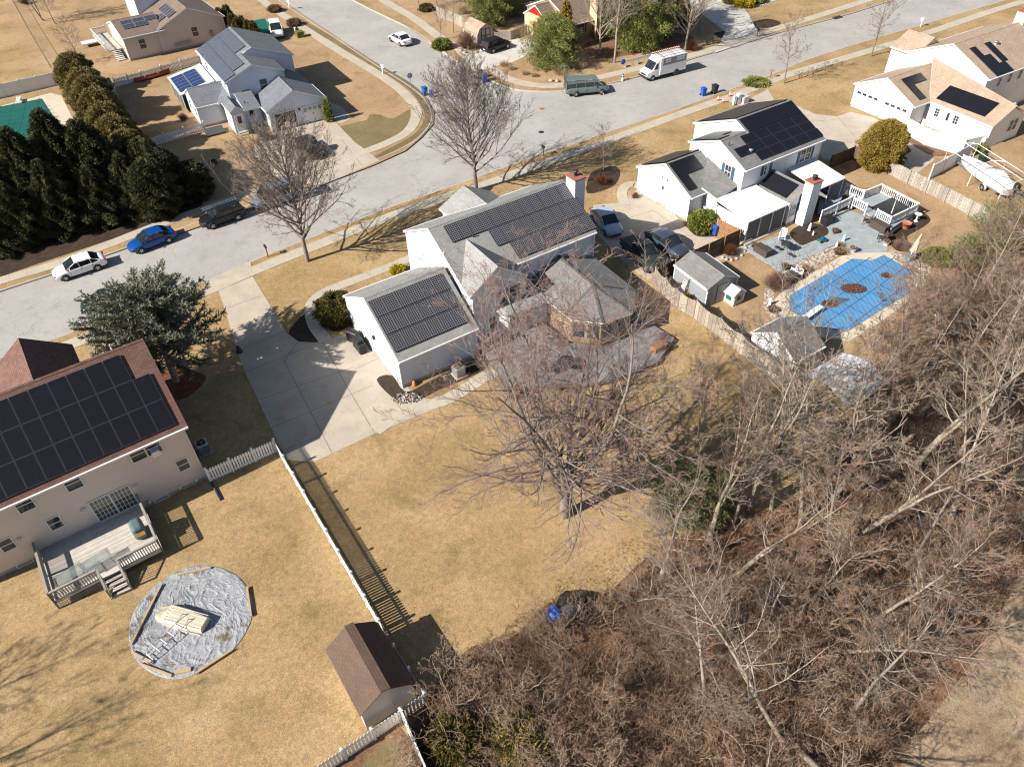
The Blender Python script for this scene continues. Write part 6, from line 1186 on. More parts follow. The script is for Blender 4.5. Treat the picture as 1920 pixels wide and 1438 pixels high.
for i, (lx, ly, a_, lab) in enumerate(((-9.2, -3.6, 12, 'glass patio table leaning low at the left corner of the wooden deck'), (-7.6, -3.5, 8, 'glass patio table beside the steps of the wooden deck'))):
    q = rot2(lx, ly, R(34.2)); t = thing('glass_table', lab, 'table', (-21.096 + q[0], 33.18 + q[1], .62), R(34 + a_), 'glass patio tables'); m = MB(); m.box(-.85, .85, -.45, .45, .66, .675); gt = bevel(m.build('tabletop', MT['tgl'], t), .2, 4); fr2 = MB()
    for (sx, sy) in ((-1, -1), (1, -1), (1, 1), (-1, 1)): fr2 = MB().tube([(sx * .75, sy * .38, 0), (sx * .68, sy * .34, .66)], .02, 6); fr2.build('leg', MT['grey'], t)
# ---- silver tarpaulin oval with an upturned rowing boat
oc_ = V2(G(357, 1167)); pts = []
for (x, y) in ((405, 1062), (445, 1080), (468, 1110), (474, 1140), (466, 1175), (440, 1215), (400, 1245), (355, 1268), (320, 1273), (285, 1262), (256, 1238), (243, 1205), (244, 1170), (255, 1140), (275, 1115), (305, 1088), (340, 1068), (370, 1061)): pts.append(G(x, y))
pts = smooth(pts, 8, True); tp = MB(); rings = 46; nv = len(pts); rr = random.Random(3)
cx = sum(p[0] for p in pts) / nv; cy = sum(p[1] for p in pts) / nv
from mathutils import noise as mnoise
for k in range(rings + 1):
    f_ = k / rings
    for p in pts:
        x, y = cx + (p[0] - cx) * f_, cy + (p[1] - cy) * f_; wx, wy = x + .5 * mnoise.noise(Vector((x, y, 9))), y + .5 * mnoise.noise(Vector((x, y, 5))); z = .03 + (.09 * max(0, .28 - abs(mnoise.noise(Vector((wx * 1.3, wy * .9, 0)))) * 1.6) + .10 * max(0, .22 - abs(mnoise.noise(Vector((wx * 2.6, wy * 2.1, 4)))) * 1.8) + .03 * abs(mnoise.noise(Vector((x * .6, y * .6, 2))))) * (1 if k < rings else .0) * 1.55; tp.v.append((x, y, z))
for k in range(rings):
    for i in range(nv): j = (i + 1) % nv; tp.f.append((k * nv + i, (k + 1) * nv + i, (k + 1) * nv + j, k * nv + j)); tp.m.append(0); tp.sm.append(False)
o = tp.build('tarpaulin', MT['tarp']); tag(o, 'wrinkled silver tarpaulin spread in an oval on the lawn', 'tarpaulin')
g1, g2 = V2(G(297, 1145, .3)), V2(G(385, 1170, .3)); hd = math.atan2(g2.y - g1.y, g2.x - g1.x); c = (g1 + g2) / 2; LR = (g2 - g1).length
t = thing('rowing_boat', 'cream ribbed rowing boat upturned on the silver tarpaulin', 'boat', (c.x, c.y, .06), hd); m = MB(); S_ = []; n = 10
for i in range(n + 1):
    f_ = i / n; x = -LR / 2 + LR * f_; w_ = .64 * (.72 + .28 * math.sin(math.pi * min(1, f_ * .9 + .15))) * (1 if f_ > .2 else .75 + 1.25 * f_); h_ = .42 * (1 if f_ > .3 else .55 + 1.5 * f_); S_.append([(x, -w_, 0), (x, -w_ * .93, h_ * .7), (x, -w_ * .72, h_), (x, 0, h_ + .03), (x, w_ * .72, h_), (x, w_ * .93, h_ * .7), (x, w_, 0)])
for a_, b_ in zip(S_, S_[1:]):
    for j in range(6): m.face([a_[j], a_[j + 1], b_[j + 1], b_[j]])
m.face(S_[0]); m.face(S_[-1]); m.build('hull', plain('cream_hull', (.60, .53, .40), .45), t); m = MB()
for y in (-.5, -.3, -.1, .1, .3, .5): m.beam((-LR * .3, y * .9, .44), (LR / 2 - .03, y * .9, .44), .035, .016)
m.build('keel_rib', plain('rib_paint', (.70, .64, .52), .5), t); m = MB()
for s_ in (-1, 1): m.beam((-LR * .45, s_ * .5, .03), (0, s_ * .66, .03), .05, .06); m.beam((0, s_ * .66, .03), (LR / 2, s_ * .6, .03), .05, .06)
m.build('gunwale', MT['sidebeige'], t)
def plank(label, a_, b_, z=.14, w_=.11, name='plank'):
    p, q = G(*a_, z), G(*b_, z); c_ = ((p[0] + q[0]) / 2, (p[1] + q[1]) / 2); o = MB().box(-math.dist(p, q) / 2, math.dist(p, q) / 2, -w_ / 2, w_ / 2, -.05, .05).build(name, MT['lumber'], None, (*c_, z)); o.rotation_euler = (0, 0, math.atan2(q[1] - p[1], q[0] - p[0])); tag(o, label, 'plank', 'planks weighing down the tarpaulin')
plank('long plank on the left of the silver tarpaulin beside the boat', (303, 1095), (246, 1208)); plank('plank at the top rim of the silver tarpaulin', (333, 1077), (395, 1064)); plank('dark-edged plank at the right rim of the silver tarpaulin', (463, 1100), (471, 1155)); plank('plank at the lower right rim of the silver tarpaulin', (367, 1262), (435, 1218)); plank('short plank at the lower left rim of the silver tarpaulin', (247, 1222), (287, 1242)); plank('longer plank at the bottom left rim of the silver tarpaulin', (262, 1244), (322, 1266)); plank('short broken plank at the bottom rim of the silver tarpaulin', (328, 1260), (358, 1254), .12, .25)
g1 = G(345, 1172, .1); t = thing('pool_ladder', 'thin white pool ladder lying beside the upturned rowing boat', 'ladder', (*G(318, 1200, .1), .2), R(55)); m = MB()
for y in (-.28, .28): m.tube([(-1.6, y, .0), (1.1, y, .35), (1.35, y, .5), (1.5, y, .2)], .025, 6)
m.build('rail', MT['steel'], t); m = MB()
for i in range(5): m.box(-1.3 + i * .5, -1.25 + i * .5, -.28, .28, .05 + i * .06, .08 + i * .06)
m.build('rung', MT['vinyl'], t)
# ---- patio furniture and pots of the blue-shutter house
ZD = .06
def pot(label, x, y, r_, h_, mat, plant=True, z=ZD, group='garden pots'):
    t = thing('flower_pot', label, 'pot', (*G(x, y, z), z), 0, group); MB().lathe([(r_ * .7, 0), (r_, h_), (r_ * 1.06, h_), (r_ * .9, h_ - .04), (0, h_ - .05)], 14).build('pot', MT[mat], t)
    if plant: litter_patch('dry_plant', 0, 0, r_ * .9, r_ * .9, h_, 160, 'drybr', t, .16, int(x))
pot('green tub with a dry plant at the near left corner of the grey deck', 1471, 505, .32, .45, 'green'); pot('white square pot of dry stems at the pool end of the grey deck', 1598, 472, .33, .42, 'vinyl'); pot('white pot of dry stems by the brown wicker chair', 1661, 459, .32, .4, 'vinyl'); pot('dark bowl planter near the flower bed on the grey deck', 1565, 437, .28, .35, 'wicker'); pot('dark fire bowl of dry stems on the gravel edge', 1572, 475, .5, .3, 'wicker'); pot('dark fire bowl on the gravel left of the pool', 1448, 583, .4, .3, 'wicker'); pot('dark bowl of dry stems behind the white chairs', 1512, 507, .4, .25, 'wicker'); pot('large terracotta pot on its side in the mulch', 1697, 427, .45, .55, 'terracotta', False, .03); pot('green pot against the screened porch corner', 1412, 463, .22, .4, 'dkgreen')
def dbox(label, x, y, l_, w_, h_, rz=R(-60), mat='wicker', name='deck_box', cat='storage box', z=ZD):
    t = thing(name, label, cat, (*G(x, y, z), z), rz); bevel(MB().box(-l_ / 2, l_ / 2, -w_ / 2, w_ / 2, 0, h_ * .85).build('body', MT[mat], t), .02); bevel(MB().box(-l_ / 2 - .03, l_ / 2 + .03, -w_ / 2 - .03, w_ / 2 + .03, h_ * .85, h_).build('lid', MT[mat], t), .03)
dbox('dark storage box at the left end of the grey deck', 1429, 475, 1.6, .8, .65); dbox('brown storage box against the railed platform', 1648, 430, 1.7, .8, .7); dbox('dark covered box by the leafless round shrub', 1479, 527, 1.3, .9, .7, R(30)); dbox('grey weight box at the foot of the closed umbrella', 1703, 487, .9, .7, .45, R(30), 'grey', 'umbrella_base', 'umbrella base', .05); dbox('black insulated box beside the terracotta-topped chimney', 1549, 420, .9, .7, .8, R(30), 'black')
def chair(label, x, y, rz, mat='wicker', z=ZD, solid=True):
    t = thing('patio_chair', label, 'chair', (*G(x, y, z), z), rz, 'patio chairs'); MB().box(-.3, .3, -.28, .28, .38, .46).build('seat', MT[mat], t)
    m = MB()
    if solid: m.beam((-.3, 0, .45), (-.42, 0, .95), .58, .05)
    else:
        for y_ in (-.24, -.12, 0, .12, .24): m.beam((-.28, y_, .45), (-.38, y_, .92), .045, .02)
        m.beam((-.38, -.28, .93), (-.38, .28, .93), .05, .06)
    m.build('backrest', MT[mat], t)
    for s_ in (-1, 1): MB().beam((-.33, s_ * .3, .65), (.26, s_ * .3, .65), .05, .04).build('armrest', MT[mat], t)
    for (sx, sy) in ((-1, -1), (1, -1), (1, 1), (-1, 1)): MB().beam((sx * .26, sy * .28, 0), (sx * .26, sy * .28, .64), .05, .05).build('leg', MT[mat], t)
    return t
chair('white slatted armchair in front of the screened porch', 1466, 448, R(-120), 'vinyl', solid=False); chair('white armchair on the gravel, left of the pair by the pool', 1487, 516, R(60), 'vinyl', solid=False); chair('white armchair on the gravel, right of the pair by the pool', 1497, 519, R(-30), 'vinyl', solid=False); chair('brown wicker chair against the storage box by the railed platform', 1623, 420, R(150)); chair('brown wicker chair at the far pool corner of the deck', 1651, 452, R(170)); chair('brown wicker chair by the chimney side of the deck', 1556, 413, R(-60))
def irontable(x, y):
    t = thing('patio_table', 'black iron patio table with chairs on the left part of the grey deck', 'table', (*G(x, y, ZD), ZD)); MB().lathe([(0, .72), (.55, .72), (.55, .69), (0, .69)], 22).build('tabletop', MT['dark'], t)
    for k in range(4): MB().tube([(.1 * math.cos(k * 1.57), .1 * math.sin(k * 1.57), .7), (.42 * math.cos(k * 1.57), .42 * math.sin(k * 1.57), 0)], .02, 6).build('leg', MT['dark'], t)
irontable(1473, 470)
def ironchair(label, x, y, rz):
    t = thing('iron_chair', label, 'chair', (*G(x, y, ZD), ZD), rz, 'black iron chairs'); MB().lathe([(0, .43), (.24, .43)], 14).build('seat', MT['dark'], t); MB().tube([(-.2, -.22, .43), (-.28, -.2, .9), (-.3, 0, .98), (-.28, .2, .9), (-.2, .22, .43)], .018, 5).build('backrest', MT['dark'], t)
    for (sx, sy) in ((-1, -1), (1, -1), (1, 1), (-1, 1)): MB().tube([(sx * .17, sy * .17, .43), (sx * .24, sy * .24, 0)], .016, 5).build('leg', MT['dark'], t)
ironchair('black iron chair left of the iron table', 1456, 471, R(0)); ironchair('black iron chair nearest the pool at the iron table', 1480, 484, R(110)); ironchair('black iron chair behind the iron table toward the porch', 1466, 459, R(-80)); ironchair('black iron chair right of the iron table', 1489, 468, R(190))
t = thing('toy_car', 'green and blue plastic ride-on toy in the middle of the deck', 'toy', (*G(1541, 453, ZD), ZD), R(20)); bevel(MB().box(-.4, .4, -.22, .22, .1, .3).build('body', MT['green'], t), .05); bevel(MB().box(-.1, .15, -.15, .15, .3, .45).build('seat', MT['blue'], t), .03)
for (sx, sy) in ((-1, -1), (1, -1), (1, 1), (-1, 1)): q = MB().lathe([(0, -.05), (.1, -.05), (.1, .05), (0, .05)], 10); q.v = [(a_ + sx * .28, c_ + sy * .24, b_ + .1) for a_, b_, c_ in q.v]; q.build('wheel', MT['black'], t)
def statue(label, x, y, h_, z=ZD, mat='vinyl', name='garden_statue'):
    t = thing(name, label, 'garden ornament', (*G(x, y, z), z)); MB().lathe([(0, h_), (h_ * .09, h_ * .96), (h_ * .11, h_ * .88), (h_ * .06, h_ * .79), (h_ * .17, h_ * .72), (h_ * .15, h_ * .45), (h_ * .2, h_ * .1), (h_ * .22, 0)], 12).build('figure', MT[mat], t)
statue('small white figure standing alone between bowl and toy on the deck', 1581, 452, .7); statue('white figure at the gravel edge beside dry grass', 1567, 466, .7); statue('white statue group in the mulch bed by the chimney', 1517, 432, .8); statue('white stone figure beside the white statue in the bed', 1524, 441, .45); statue('pale figure on the pool-side gravel by the pole', 1443, 571, .7)
t = thing('bird_bath', 'white bird bath in the mulch right of the railed platform', 'bird bath', (*G(1717, 415),)); MB().lathe([(0, .75), (.12, .74), (.34, .82), (.36, .8), (.1, .68), (.08, .2), (.22, 0)], 16).build('basin', MT['vinyl'], t)
t = thing('lamp_post', 'white lamp post on the near rail of the hot tub platform', 'lamp', (*G(1670, 404, .5), .5)); MB().tube([(0, 0, 0), (0, 0, 2.1)], .04, 8).build('post', MT['vinyl'], t); MB().lathe([(0, 2.45), (.16, 2.35), (.13, 2.1), (0, 2.1)], 8).build('lantern', MT['vinyl'], t)
t = thing('patio_umbrella', 'closed tan patio umbrella on a grey base by the pool', 'umbrella', (*G(1704, 487),)); MB().tube([(0, 0, .4), (.25, .05, 2.7)], .03, 8).build('pole', MT['steel'], t); m = MB(); m.lathe([(.0, 2.75), (.06, 2.6), (.3, 1.2), (.34, .95), (.0, 1.0)], 9); m.v = [(a_ + (c_ / 2.7) * .25, b_, c_) for a_, b_, c_ in m.v]; m.sm = [False] * len(m.f); m.build('canopy', MT['canvas'], t)
t = thing('covered_heater', 'round tan covered heater standing on the deck by the awning', 'heater', (*G(1583, 378, .6), .6)); MB().lathe([(0, 1.35), (.12, 1.2), (.32, .5), (.34, 0)], 16).build('cover', MT['wicker'], t)
t = thing('canoe', 'long rust red canoe lying against the picket fence', 'canoe', (*G(287, 147),), math.atan2(G(320, 133)[1] - G(250, 153)[1], G(320, 133)[0] - G(250, 153)[0])); m = MB(); S_ = []
for i in range(13): f_ = i / 12; x = -2.6 + 5.2 * f_; w_ = .42 * math.sin(math.pi * f_) ** .6 + .02; k = .2 * abs(2 * f_ - 1) ** 3; S_.append([(x, -w_ * .5, .5 + k), (x, -w_ * .8, .22), (x, 0, .02 + k * .4), (x, w_ * .8, .22), (x, w_ * .5, .5 + k)])
for a_, b_ in zip(S_, S_[1:]):
    for j in range(4): m.face([a_[j], a_[j + 1], b_[j + 1], b_[j]], smooth=True)
m.build('hull', plain('rust_hull', (.36, .075, .03), .5), t); m = MB()
for x in (-1, .9): m.box(x - .1, x + .1, -.3, .3, .42, .45)
m.build('seat', MT['timber'], t)
t = thing('green_tarpaulin', 'green tarpaulin tent over a vehicle beside the white minivan', 'tarpaulin', (*G(487, 62),), R(30)); m = MB(); m.slab([(-1.5, -2, .6), (1.5, -2, .6), (1.3, 0, 1.9), (-1.3, 0, 1.9)], .03, 0, 0); m.slab([(-1.5, 2, .6), (1.5, 2, .6), (1.3, 0, 1.9), (-1.3, 0, 1.9)], .03, 0, 0); m.face([(-1.5, -2, 0), (-1.5, 2, 0), (-1.3, 0, 1.85)]); m.face([(1.5, -2, 0), (1.5, 2, 0), (1.3, 0, 1.85)]); m.face([(-1.5, -2, 0), (1.5, -2, 0), (1.5, -2, .6), (-1.5, -2, .6)]); m.face([(-1.5, 2, 0), (1.5, 2, 0), (1.5, 2, .6), (-1.5, 2, .6)]); m.build('sheet', MT['green'], t)
t = thing('cellar_hatch', 'dark sloping cellar hatch at the end wall of the corner house', 'hatch', (*G(404, 250),), R(30)); m = MB(); m.prism([(-1.1, -.8), (1.1, -.8), (1.1, .8), (-1.1, .8)], 0, .22); m.face([(-1.1, -.8, .23), (1.1, -.8, .23), (1.1, .8, .5), (-1.1, .8, .5)]); m.build('cover', plain('hatch_grey', (.07, .075, .07), .7), t)
t = thing('fire_pit', 'small round black fire pit on the corner lawn', 'fire pit', (*G(401, 307),)); MB().lathe([(0, .1), (.35, .12), (.4, .35), (.45, .35), (.35, 0)], 16).build('bowl', MT['black'], t)
t = thing('covered_table', 'low white covered platform beyond the beige house deck', 'table', (*G(175, 85),), R(34)); MB().box(-1.5, 1.5, -.8, .8, .5, .6).build('tabletop', MT['vinyl'], t)
for (sx, sy) in ((-1, -1), (1, -1), (1, 1), (-1, 1)): MB().box(sx * 1.35 - .05, sx * 1.35 + .05, sy * .7 - .05, sy * .7 + .05, 0, .5).build('leg', MT['vinyl'], t)
# benches and boxes on the brown deck, planters
for i, (x, y, lab) in enumerate(((962, 740, 'orange brown planter box at the near left corner of the brown deck'), (1235, 655, 'dark timber planter at the right end of the brown deck'), (1052, 735, 'tan wooden armchair on the near edge of the brown deck'))):
    if i < 2: dbox(lab, x, y, 1.2, .6, .5, R(32), 'timber', 'planter_box', 'planter', .4)
    else: chair(lab, x, y, R(40), 'timber', .4)
chair('dark metal armchair on the brown deck behind the tree limbs', 1035, 700, R(200), 'dark', .4, False); chair('dark metal armchair beside the dark table on the brown deck', 1085, 690, R(120), 'dark', .4, False)
t = thing('patio_table', 'dark round patio table on the brown deck under the red-twigged tree', 'table', (*G(1062, 690, .4), .4)); MB().lathe([(0, .72), (.7, .72), (.7, .68), (0, .68)], 22).build('tabletop', MT['dark'], t); MB().tube([(0, 0, 0), (0, 0, .7)], .06, 8).build('leg', MT['dark'], t)
t = thing('garden_gnome', 'small orange clay ornament in the bed behind the centre garage', 'garden ornament', (*G(777, 722),)); MB().lathe([(0, .5), (.1, .42), (.14, .3), (.2, .1), (.18, 0)], 12).build('figure', MT['terracotta'], t)
t = thing('hay_tarp', 'crumpled blue tarpaulin bundle half buried at the edge of the thicket', 'tarpaulin', (*G(1040, 1160),)); m = MB(); m.lathe([(0, .9), (.35, .8), (.55, .4), (.6, 0)], 14); rr = random.Random(2); m.v = [(a_ * rr.uniform(.8, 1.2), b_ * rr.uniform(.8, 1.2), c_ * rr.uniform(.8, 1.15)) for a_, b_, c_ in m.v]; m.build('bundle', plain('blue_tarp', (.03, .10, .42), .4), t)
t = thing('brush_cover', 'dark tarpaulin-covered pile behind the blue bundle at the lawn edge', 'covered pile', (*G(1075, 1145),), R(20)); m = MB(); m.lathe([(0, 1.1), (.6, 1.0), (1.0, .5), (1.15, 0)], 12); rr = random.Random(4); m.v = [(a_ * rr.uniform(.8, 1.25), b_ * rr.uniform(.7, 1.1), c_ * rr.uniform(.8, 1.15)) for a_, b_, c_ in m.v]; m.sm = [False] * len(m.f); m.build('cover', MT['black'], t)
for i, (x, y, mat_, lab) in enumerate(((1318, 566, 'orangep', 'orange garden tool bucket between grey shed and board fence'), (1292, 556, 'yew', 'yellow plastic tub between grey shed and board fence'))):
    t = thing('bucket', lab, 'bucket', (*G(x, y),)); MB().lathe([(.2, 0), (.26, .4), (.22, .4), (.16, .05), (0, .05)], 12).build('pail', MT[mat_], t)
t = thing('pipe_bundle', 'white plastic pipes leaning on the long wall of the grey shed', 'pipes', (*G(1279, 548),), R(-60))
for i in range(4): MB().tube([(i * .13, -.35, .05), (i * .13 + .1, .05, 1.8)], .05, 8).build('pipe', MT['vinyl'], t)
o = MB().tube([(*G(397, 905), .08), (*G(415, 938), .05)], .09, 8).build('drain_pipe', MT['dark']); tag(o, 'dark corrugated drain pipe on the grass at the tan house corner', 'pipe')
t = thing('bollard_light', 'small black ornament at the edge of the spruce shadow', 'garden ornament', (*G(449, 660),)); MB().lathe([(0, .7), (.15, .6), (.2, .3), (.3, 0)], 10).build('body', MT['black'], t)

for (a_, b_, r_, lab) in (((1150, 1318), (1182, 1296), .11, 'broken pale log end lying in the middle of the brown thicket'), ((828, 1375), (868, 1362), .06, 'bare orange-brown broken branch lying near the vinyl fence end'), ((1570, 1098), (1612, 1085), .09, 'short pale fallen log on the leaf litter of the wood'), ((1240, 1120), (1330, 1085), .07, 'thin fallen branch lying across the leaves at the wood edge')):
    p, q = Vector((*G(*a_, .5), .5)), Vector((*G(*b_, .8), .8)); o = MB().tube([tuple(p), tuple((p + q) / 2 + Vector((.05, .05, .06))), tuple(q)], [r_, r_ * .85, r_ * .6], 8).build('fallen_log', MT['lumber' if r_ > .1 else 'barkpale']); tag(o, lab, 'log')
# ================================================================== TREES AND PLANTS
def norm(v): return v / (np.linalg.norm(v) + 1e-9)
def tubes_np(lines, sides):
    """lines: list of (pts (k,3), radii (k,)) -> verts, quads"""
    V_, F_ = [], []; base = 0; ang = np.arange(sides) * 2 * np.pi / sides; ca, sa = np.cos(ang), np.sin(ang)
    for P, r_ in lines:
        k = len(P); d = np.gradient(P, axis=0); d /= np.linalg.norm(d, axis=1)[:, None] + 1e-9
        up = np.where(np.abs(d[:, 2:3]) < .9, np.array([[0, 0, 1.]]), np.array([[1., 0, 0]])); a = np.cross(d, up); a /= np.linalg.norm(a, axis=1)[:, None] + 1e-9; b = np.cross(d, a)
        v = P[:, None, :] + (a[:, None, :] * ca[None, :, None] + b[:, None, :] * sa[None, :, None]) * r_[:, None, None]; V_.append(v.reshape(-1, 3))
        i = np.arange(k - 1)[:, None] * sides; j = np.arange(sides)[None, :]; j2 = (j + 1) % sides
        F_.append((np.stack([i + j, i + j2, i + sides + j2, i + sides + j], -1) + base).reshape(-1, 4)); base += k * sides
    return np.concatenate(V_), np.concatenate(F_)
def grow_branch(rg, p, d, L_, r_, k, wob, trop, taper=.35):
    P = [p]; d = norm(d)
    for i in range(k): d = norm(d + rg.normal(0, wob, 3) + np.array([0, 0, trop])); P.append(P[-1] + d * L_ / k)
    return np.array(P), np.linspace(r_, r_ * taper, k + 1)
def bare(seed, H, style='oval', dens=1.0, thin=1.0):
    """lists of lines by order: 0 trunk, 1.. limbs, last twigs"""
    rg = np.random.default_rng(seed); lv = [[], [], [], [], []]
    if style == 'oval': n0, leaders, lean, up1, nn, rt, cl = 1, 1, .03, .10, (32, 7, 6, 4), H * .017, .17
    elif style == 'multi': n0, leaders, lean, up1, nn, rt, cl = 1, 6, .52, .03, (20, 7, 5, 4), H * .0165, .08
    elif style == 'wood': n0, leaders, lean, up1, nn, rt, cl = 1, 1, .10, .04, (20, 7, 5, 4), H * .0115, .26
    elif style == 'slim': n0, leaders, lean, up1, nn, rt, cl = 1, 2, .10, .07, (10, 5, 4, 3), H * .0125, .3
    elif style == 'small': n0, leaders, lean, up1, nn, rt, cl = 1, 1, .05, .08, (14, 4, 4, 3), H * .012, .25
    else: n0, leaders, lean, up1, nn, rt, cl = 1, 5, .75, .02, (5, 4, 4, 3), H * .014, .05      # gnarly thicket tree
    wob = {'oval': .07, 'multi': .10, 'wood': .10, 'small': .09, 'slim': .09}.get(style, .32)
    trunks = []
    if leaders == 1:
        d = norm(np.array([rg.normal(0, lean), rg.normal(0, lean), 1])); trunks.append(grow_branch(rg, np.zeros(3), d, H * .95, rt, 14, wob * .45, .03, .12)); lv[0].append(trunks[0])
    else:
        h0 = H * .13 if style == 'multi' else (H * .3 if style == 'slim' else .15); tr = grow_branch(rg, np.zeros(3), np.array([0, 0, 1.]), h0, rt * 1.35, 3, .03, 0, .8); lv[0].append(tr)
        for i in range(leaders): a = 2 * np.pi * (i + rg.uniform(-.2, .2)) / leaders; ln = lean * rg.uniform(.6, 1.2) * (.3 if i == 0 and style == 'multi' else 1); b = grow_branch(rg, tr[0][-1] - np.array([0, 0, rg.uniform(0, h0 * .3)]), np.array([np.cos(a) * ln, np.sin(a) * ln, 1]), H * rg.uniform(.72, .92), rt * rg.uniform(.55, .8), 12, wob * .7, .035, .14); trunks.append(b); lv[0].append(b)
    def kids_(P, r_, L_, n, lo, ang, trop, wob_, lvl, ratio):
        out = []
        for i in range(n):
            t = lo + (1 - lo) * (i + rg.uniform(0, .9)) / n; f = t * (len(P) - 1); j = min(int(f), len(P) - 2); q = P[j] + (P[j + 1] - P[j]) * (f - j); rr = r_[j] + (r_[j + 1] - r_[j]) * (f - j)
            ax = norm(P[j + 1] - P[j]); pr = norm(np.cross(ax, rg.normal(0, 1, 3))); aa = ang * rg.uniform(.75, 1.25); d = ax * np.cos(aa) + pr * np.sin(aa)
            ll = L_ * rg.uniform(.65, 1.1) * (1 - (.45 if lvl > 1 else .35) * t); b = grow_branch(rg, q, d, ll, min(rr * .8, max(.006, rr * ratio)), (7, 5, 4, 3)[min(lvl - 1, 3)], wob_, trop, .25); out.append((b, ll)); lv[lvl].append(b)
        return out
    A = []
    for P, r_ in trunks:
        n = int(nn[0] * dens); L1 = H * {'oval': .55, 'multi': .44, 'wood': .42, 'small': .42, 'slim': .30}.get(style, .5)
        if style == 'oval':
            for i in range(n):
                t = cl + (.97 - cl) * (i + rg.uniform(0, .8)) / n; f = t * 14; j = min(int(f), 13); q = P[j] + (P[j + 1] - P[j]) * (f - j); a = i * 2.4 + rg.uniform(-.4, .4); e = .78 - .45 * t; d = np.array([np.cos(a) * math.sin(e), np.sin(a) * math.sin(e), math.cos(e)]) * 1.0 + np.array([np.cos(a), np.sin(a), 0]) * .35
                ll = H * (.66 * (1 - t) ** .75 + .12) * rg.uniform(.8, 1.1); b = grow_branch(rg, q, d, ll, r_[j] * .42 + .012, 8, wob, .075, .2); lv[1].append(b); A.append((b, ll))
        else: A += kids_(P, r_, L1, n, cl if leaders == 1 else .1, 1.05 if style != 'gnarl' else .9, up1, wob * 1.2, 1, .5)
    B = []
    for b, ll in A: B += kids_(b[0], b[1], ll * .52, nn[1], .2, .62, .05, wob * 1.4, 2, .55)
    Cc = []
    for b, ll in B: Cc += kids_(b[0], b[1], ll * .55, nn[2], .18, .6, .04, wob * 1.6, 3, .55)
    for b, ll in Cc: kids_(b[0], b[1], ll * .6, nn[3], .15, .55, .03, wob * 1.8, 4, .6)
    mn = .0085 * thin
    for l_ in lv: 
        for i, (P, r_) in enumerate(l_): l_[i] = (P, np.maximum(r_, mn))
    return lv
def bare_tree(name, label, cat, loc, seed, H, style, bark, twig, group, dens=1.0, rz=0, thin=1.0, lean=None):
    t = thing(name, label, cat, loc, rz, group); lv = bare(seed, H, style, dens, thin)
    v, f = tubes_np(lv[0], 9); o = fastmesh('trunk', v, f, MT[bark], t, k=4); o.data.polygons.foreach_set('use_smooth', [True] * len(f))
    v, f = tubes_np(lv[1], 5); v2, f2 = tubes_np(lv[2], 4); v3, f3 = tubes_np(lv[3] + lv[4], 3)
    V_ = np.concatenate([v, v2, v3]); F_ = np.concatenate([f, f2 + len(v), f3 + len(v) + len(v2)]); mi = np.concatenate([np.zeros(len(f)), np.zeros(len(f2)), np.ones(len(f3))]).astype(int)
    fastmesh('crown', V_, F_, [MT[bark], MT[twig]], t, mi, k=4)
    if lean: t.rotation_euler = (lean[0], lean[1], rz)
    return t
def place(proto, label, x, y, s=1.0, rz=0, lean=(0, 0), group=None, z=0, cat=None):
    c = dup(proto, (*G(x, y), z), rz, label, group, s, cat); c.rotation_euler = (lean[0], lean[1], rz); return c
# --- street trees and the maple
gs = 'bare deciduous trees'
bare_tree('bare_tree', 'broad bare street tree with dense twigs in front of the dark crossover', 'tree', (*G(577, 490), 0), 11, 12.8, 'oval', 'barkgrey', 'twig', gs, 1.9, R(40), 1.2)
bare_tree('bare_tree', 'bare oval street tree at the kerb just behind the centre house roof', 'tree', (*G(893, 357), 0), 23, 12.8, 'oval', 'barkgrey', 'twig', gs, 1.9, R(0), 1.25)
bare_tree('bare_tree', 'large many-stemmed bare tree with reddish twigs over the brown deck', 'tree', (*G(1058, 965), 0), 37, 17.2, 'multi', 'barkgrey', 'twigred', gs, 1.35, R(10), .85)
sm = bare_tree('bare_tree', 'slim bare tree on the lawn right of the brown mailbox', 'tree', (*G(1470, 157), 0), 41, 8.4, 'small', 'barkgrey', 'twigpale', gs, 2.0, 0, 1.35)
place(sm, 'slim bare tree in a mulch ring at the upper right kerb', 1633, 106, 1.0, 2.0)
w1 = bare_tree('bare_tree', 'tall bare tree just behind the peach house window', 'tree', (*G(1125, 101), 0), 51, 10.5, 'oval', 'barkpale', 'twigpale', gs, .8, 0, 1.2)
place(w1, 'spreading pale bare tree right behind the utility truck', 1285, 95, .95, 1.4)
w2 = bare_tree('bare_tree', 'very tall straight bare trunk on the verge behind the passenger van', 'tree', (*G(1152, 118), 0), 61, 14.5, 'wood', 'barkpale', 'twigpale', gs, .9, 0, 1.1)
place(sm, 'small bare tree in the plant bed by the top driveway', 993, 120, .62, 1); place(sm, 'small reddish bare tree near the round green shrub', 827, 76, .68, 3); place(sm, 'thin bare tree left of the barn-roofed shed', 850, 62, .85, 4); place(sm, 'thin bare tree at the top edge beside the ornamental shrubs', 786, 22, .9, 5); place(sm, 'thin bare tree behind the stockade fence at the top', 820, 12, 1.0, .6)
place(w1, 'bare tree rising behind the peach house at the top edge', 1150, 55, 1.0, .5); place(w1, 'grey bare tree beyond the pines at the top edge', 1235, 50, 1.05, 2.5); place(sm, 'tangled bare tree beside the far grey driveway', 1310, 62, 1.0, 2); place(w1, 'bare tree behind the fence at the top centre', 905, 18, .8, 1)
place(w2, 'pale leaning bare tree at the far upper left lawn', 82, 40, .8, .2, (.1, -.25)); place(w2, 'second pale bare tree at the far upper left lawn', 78, 38, .7, 2.2, (-.1, -.1)); place(sm, 'small bare tree beside the two pale trees upper left', 103, 45, .8, 1)
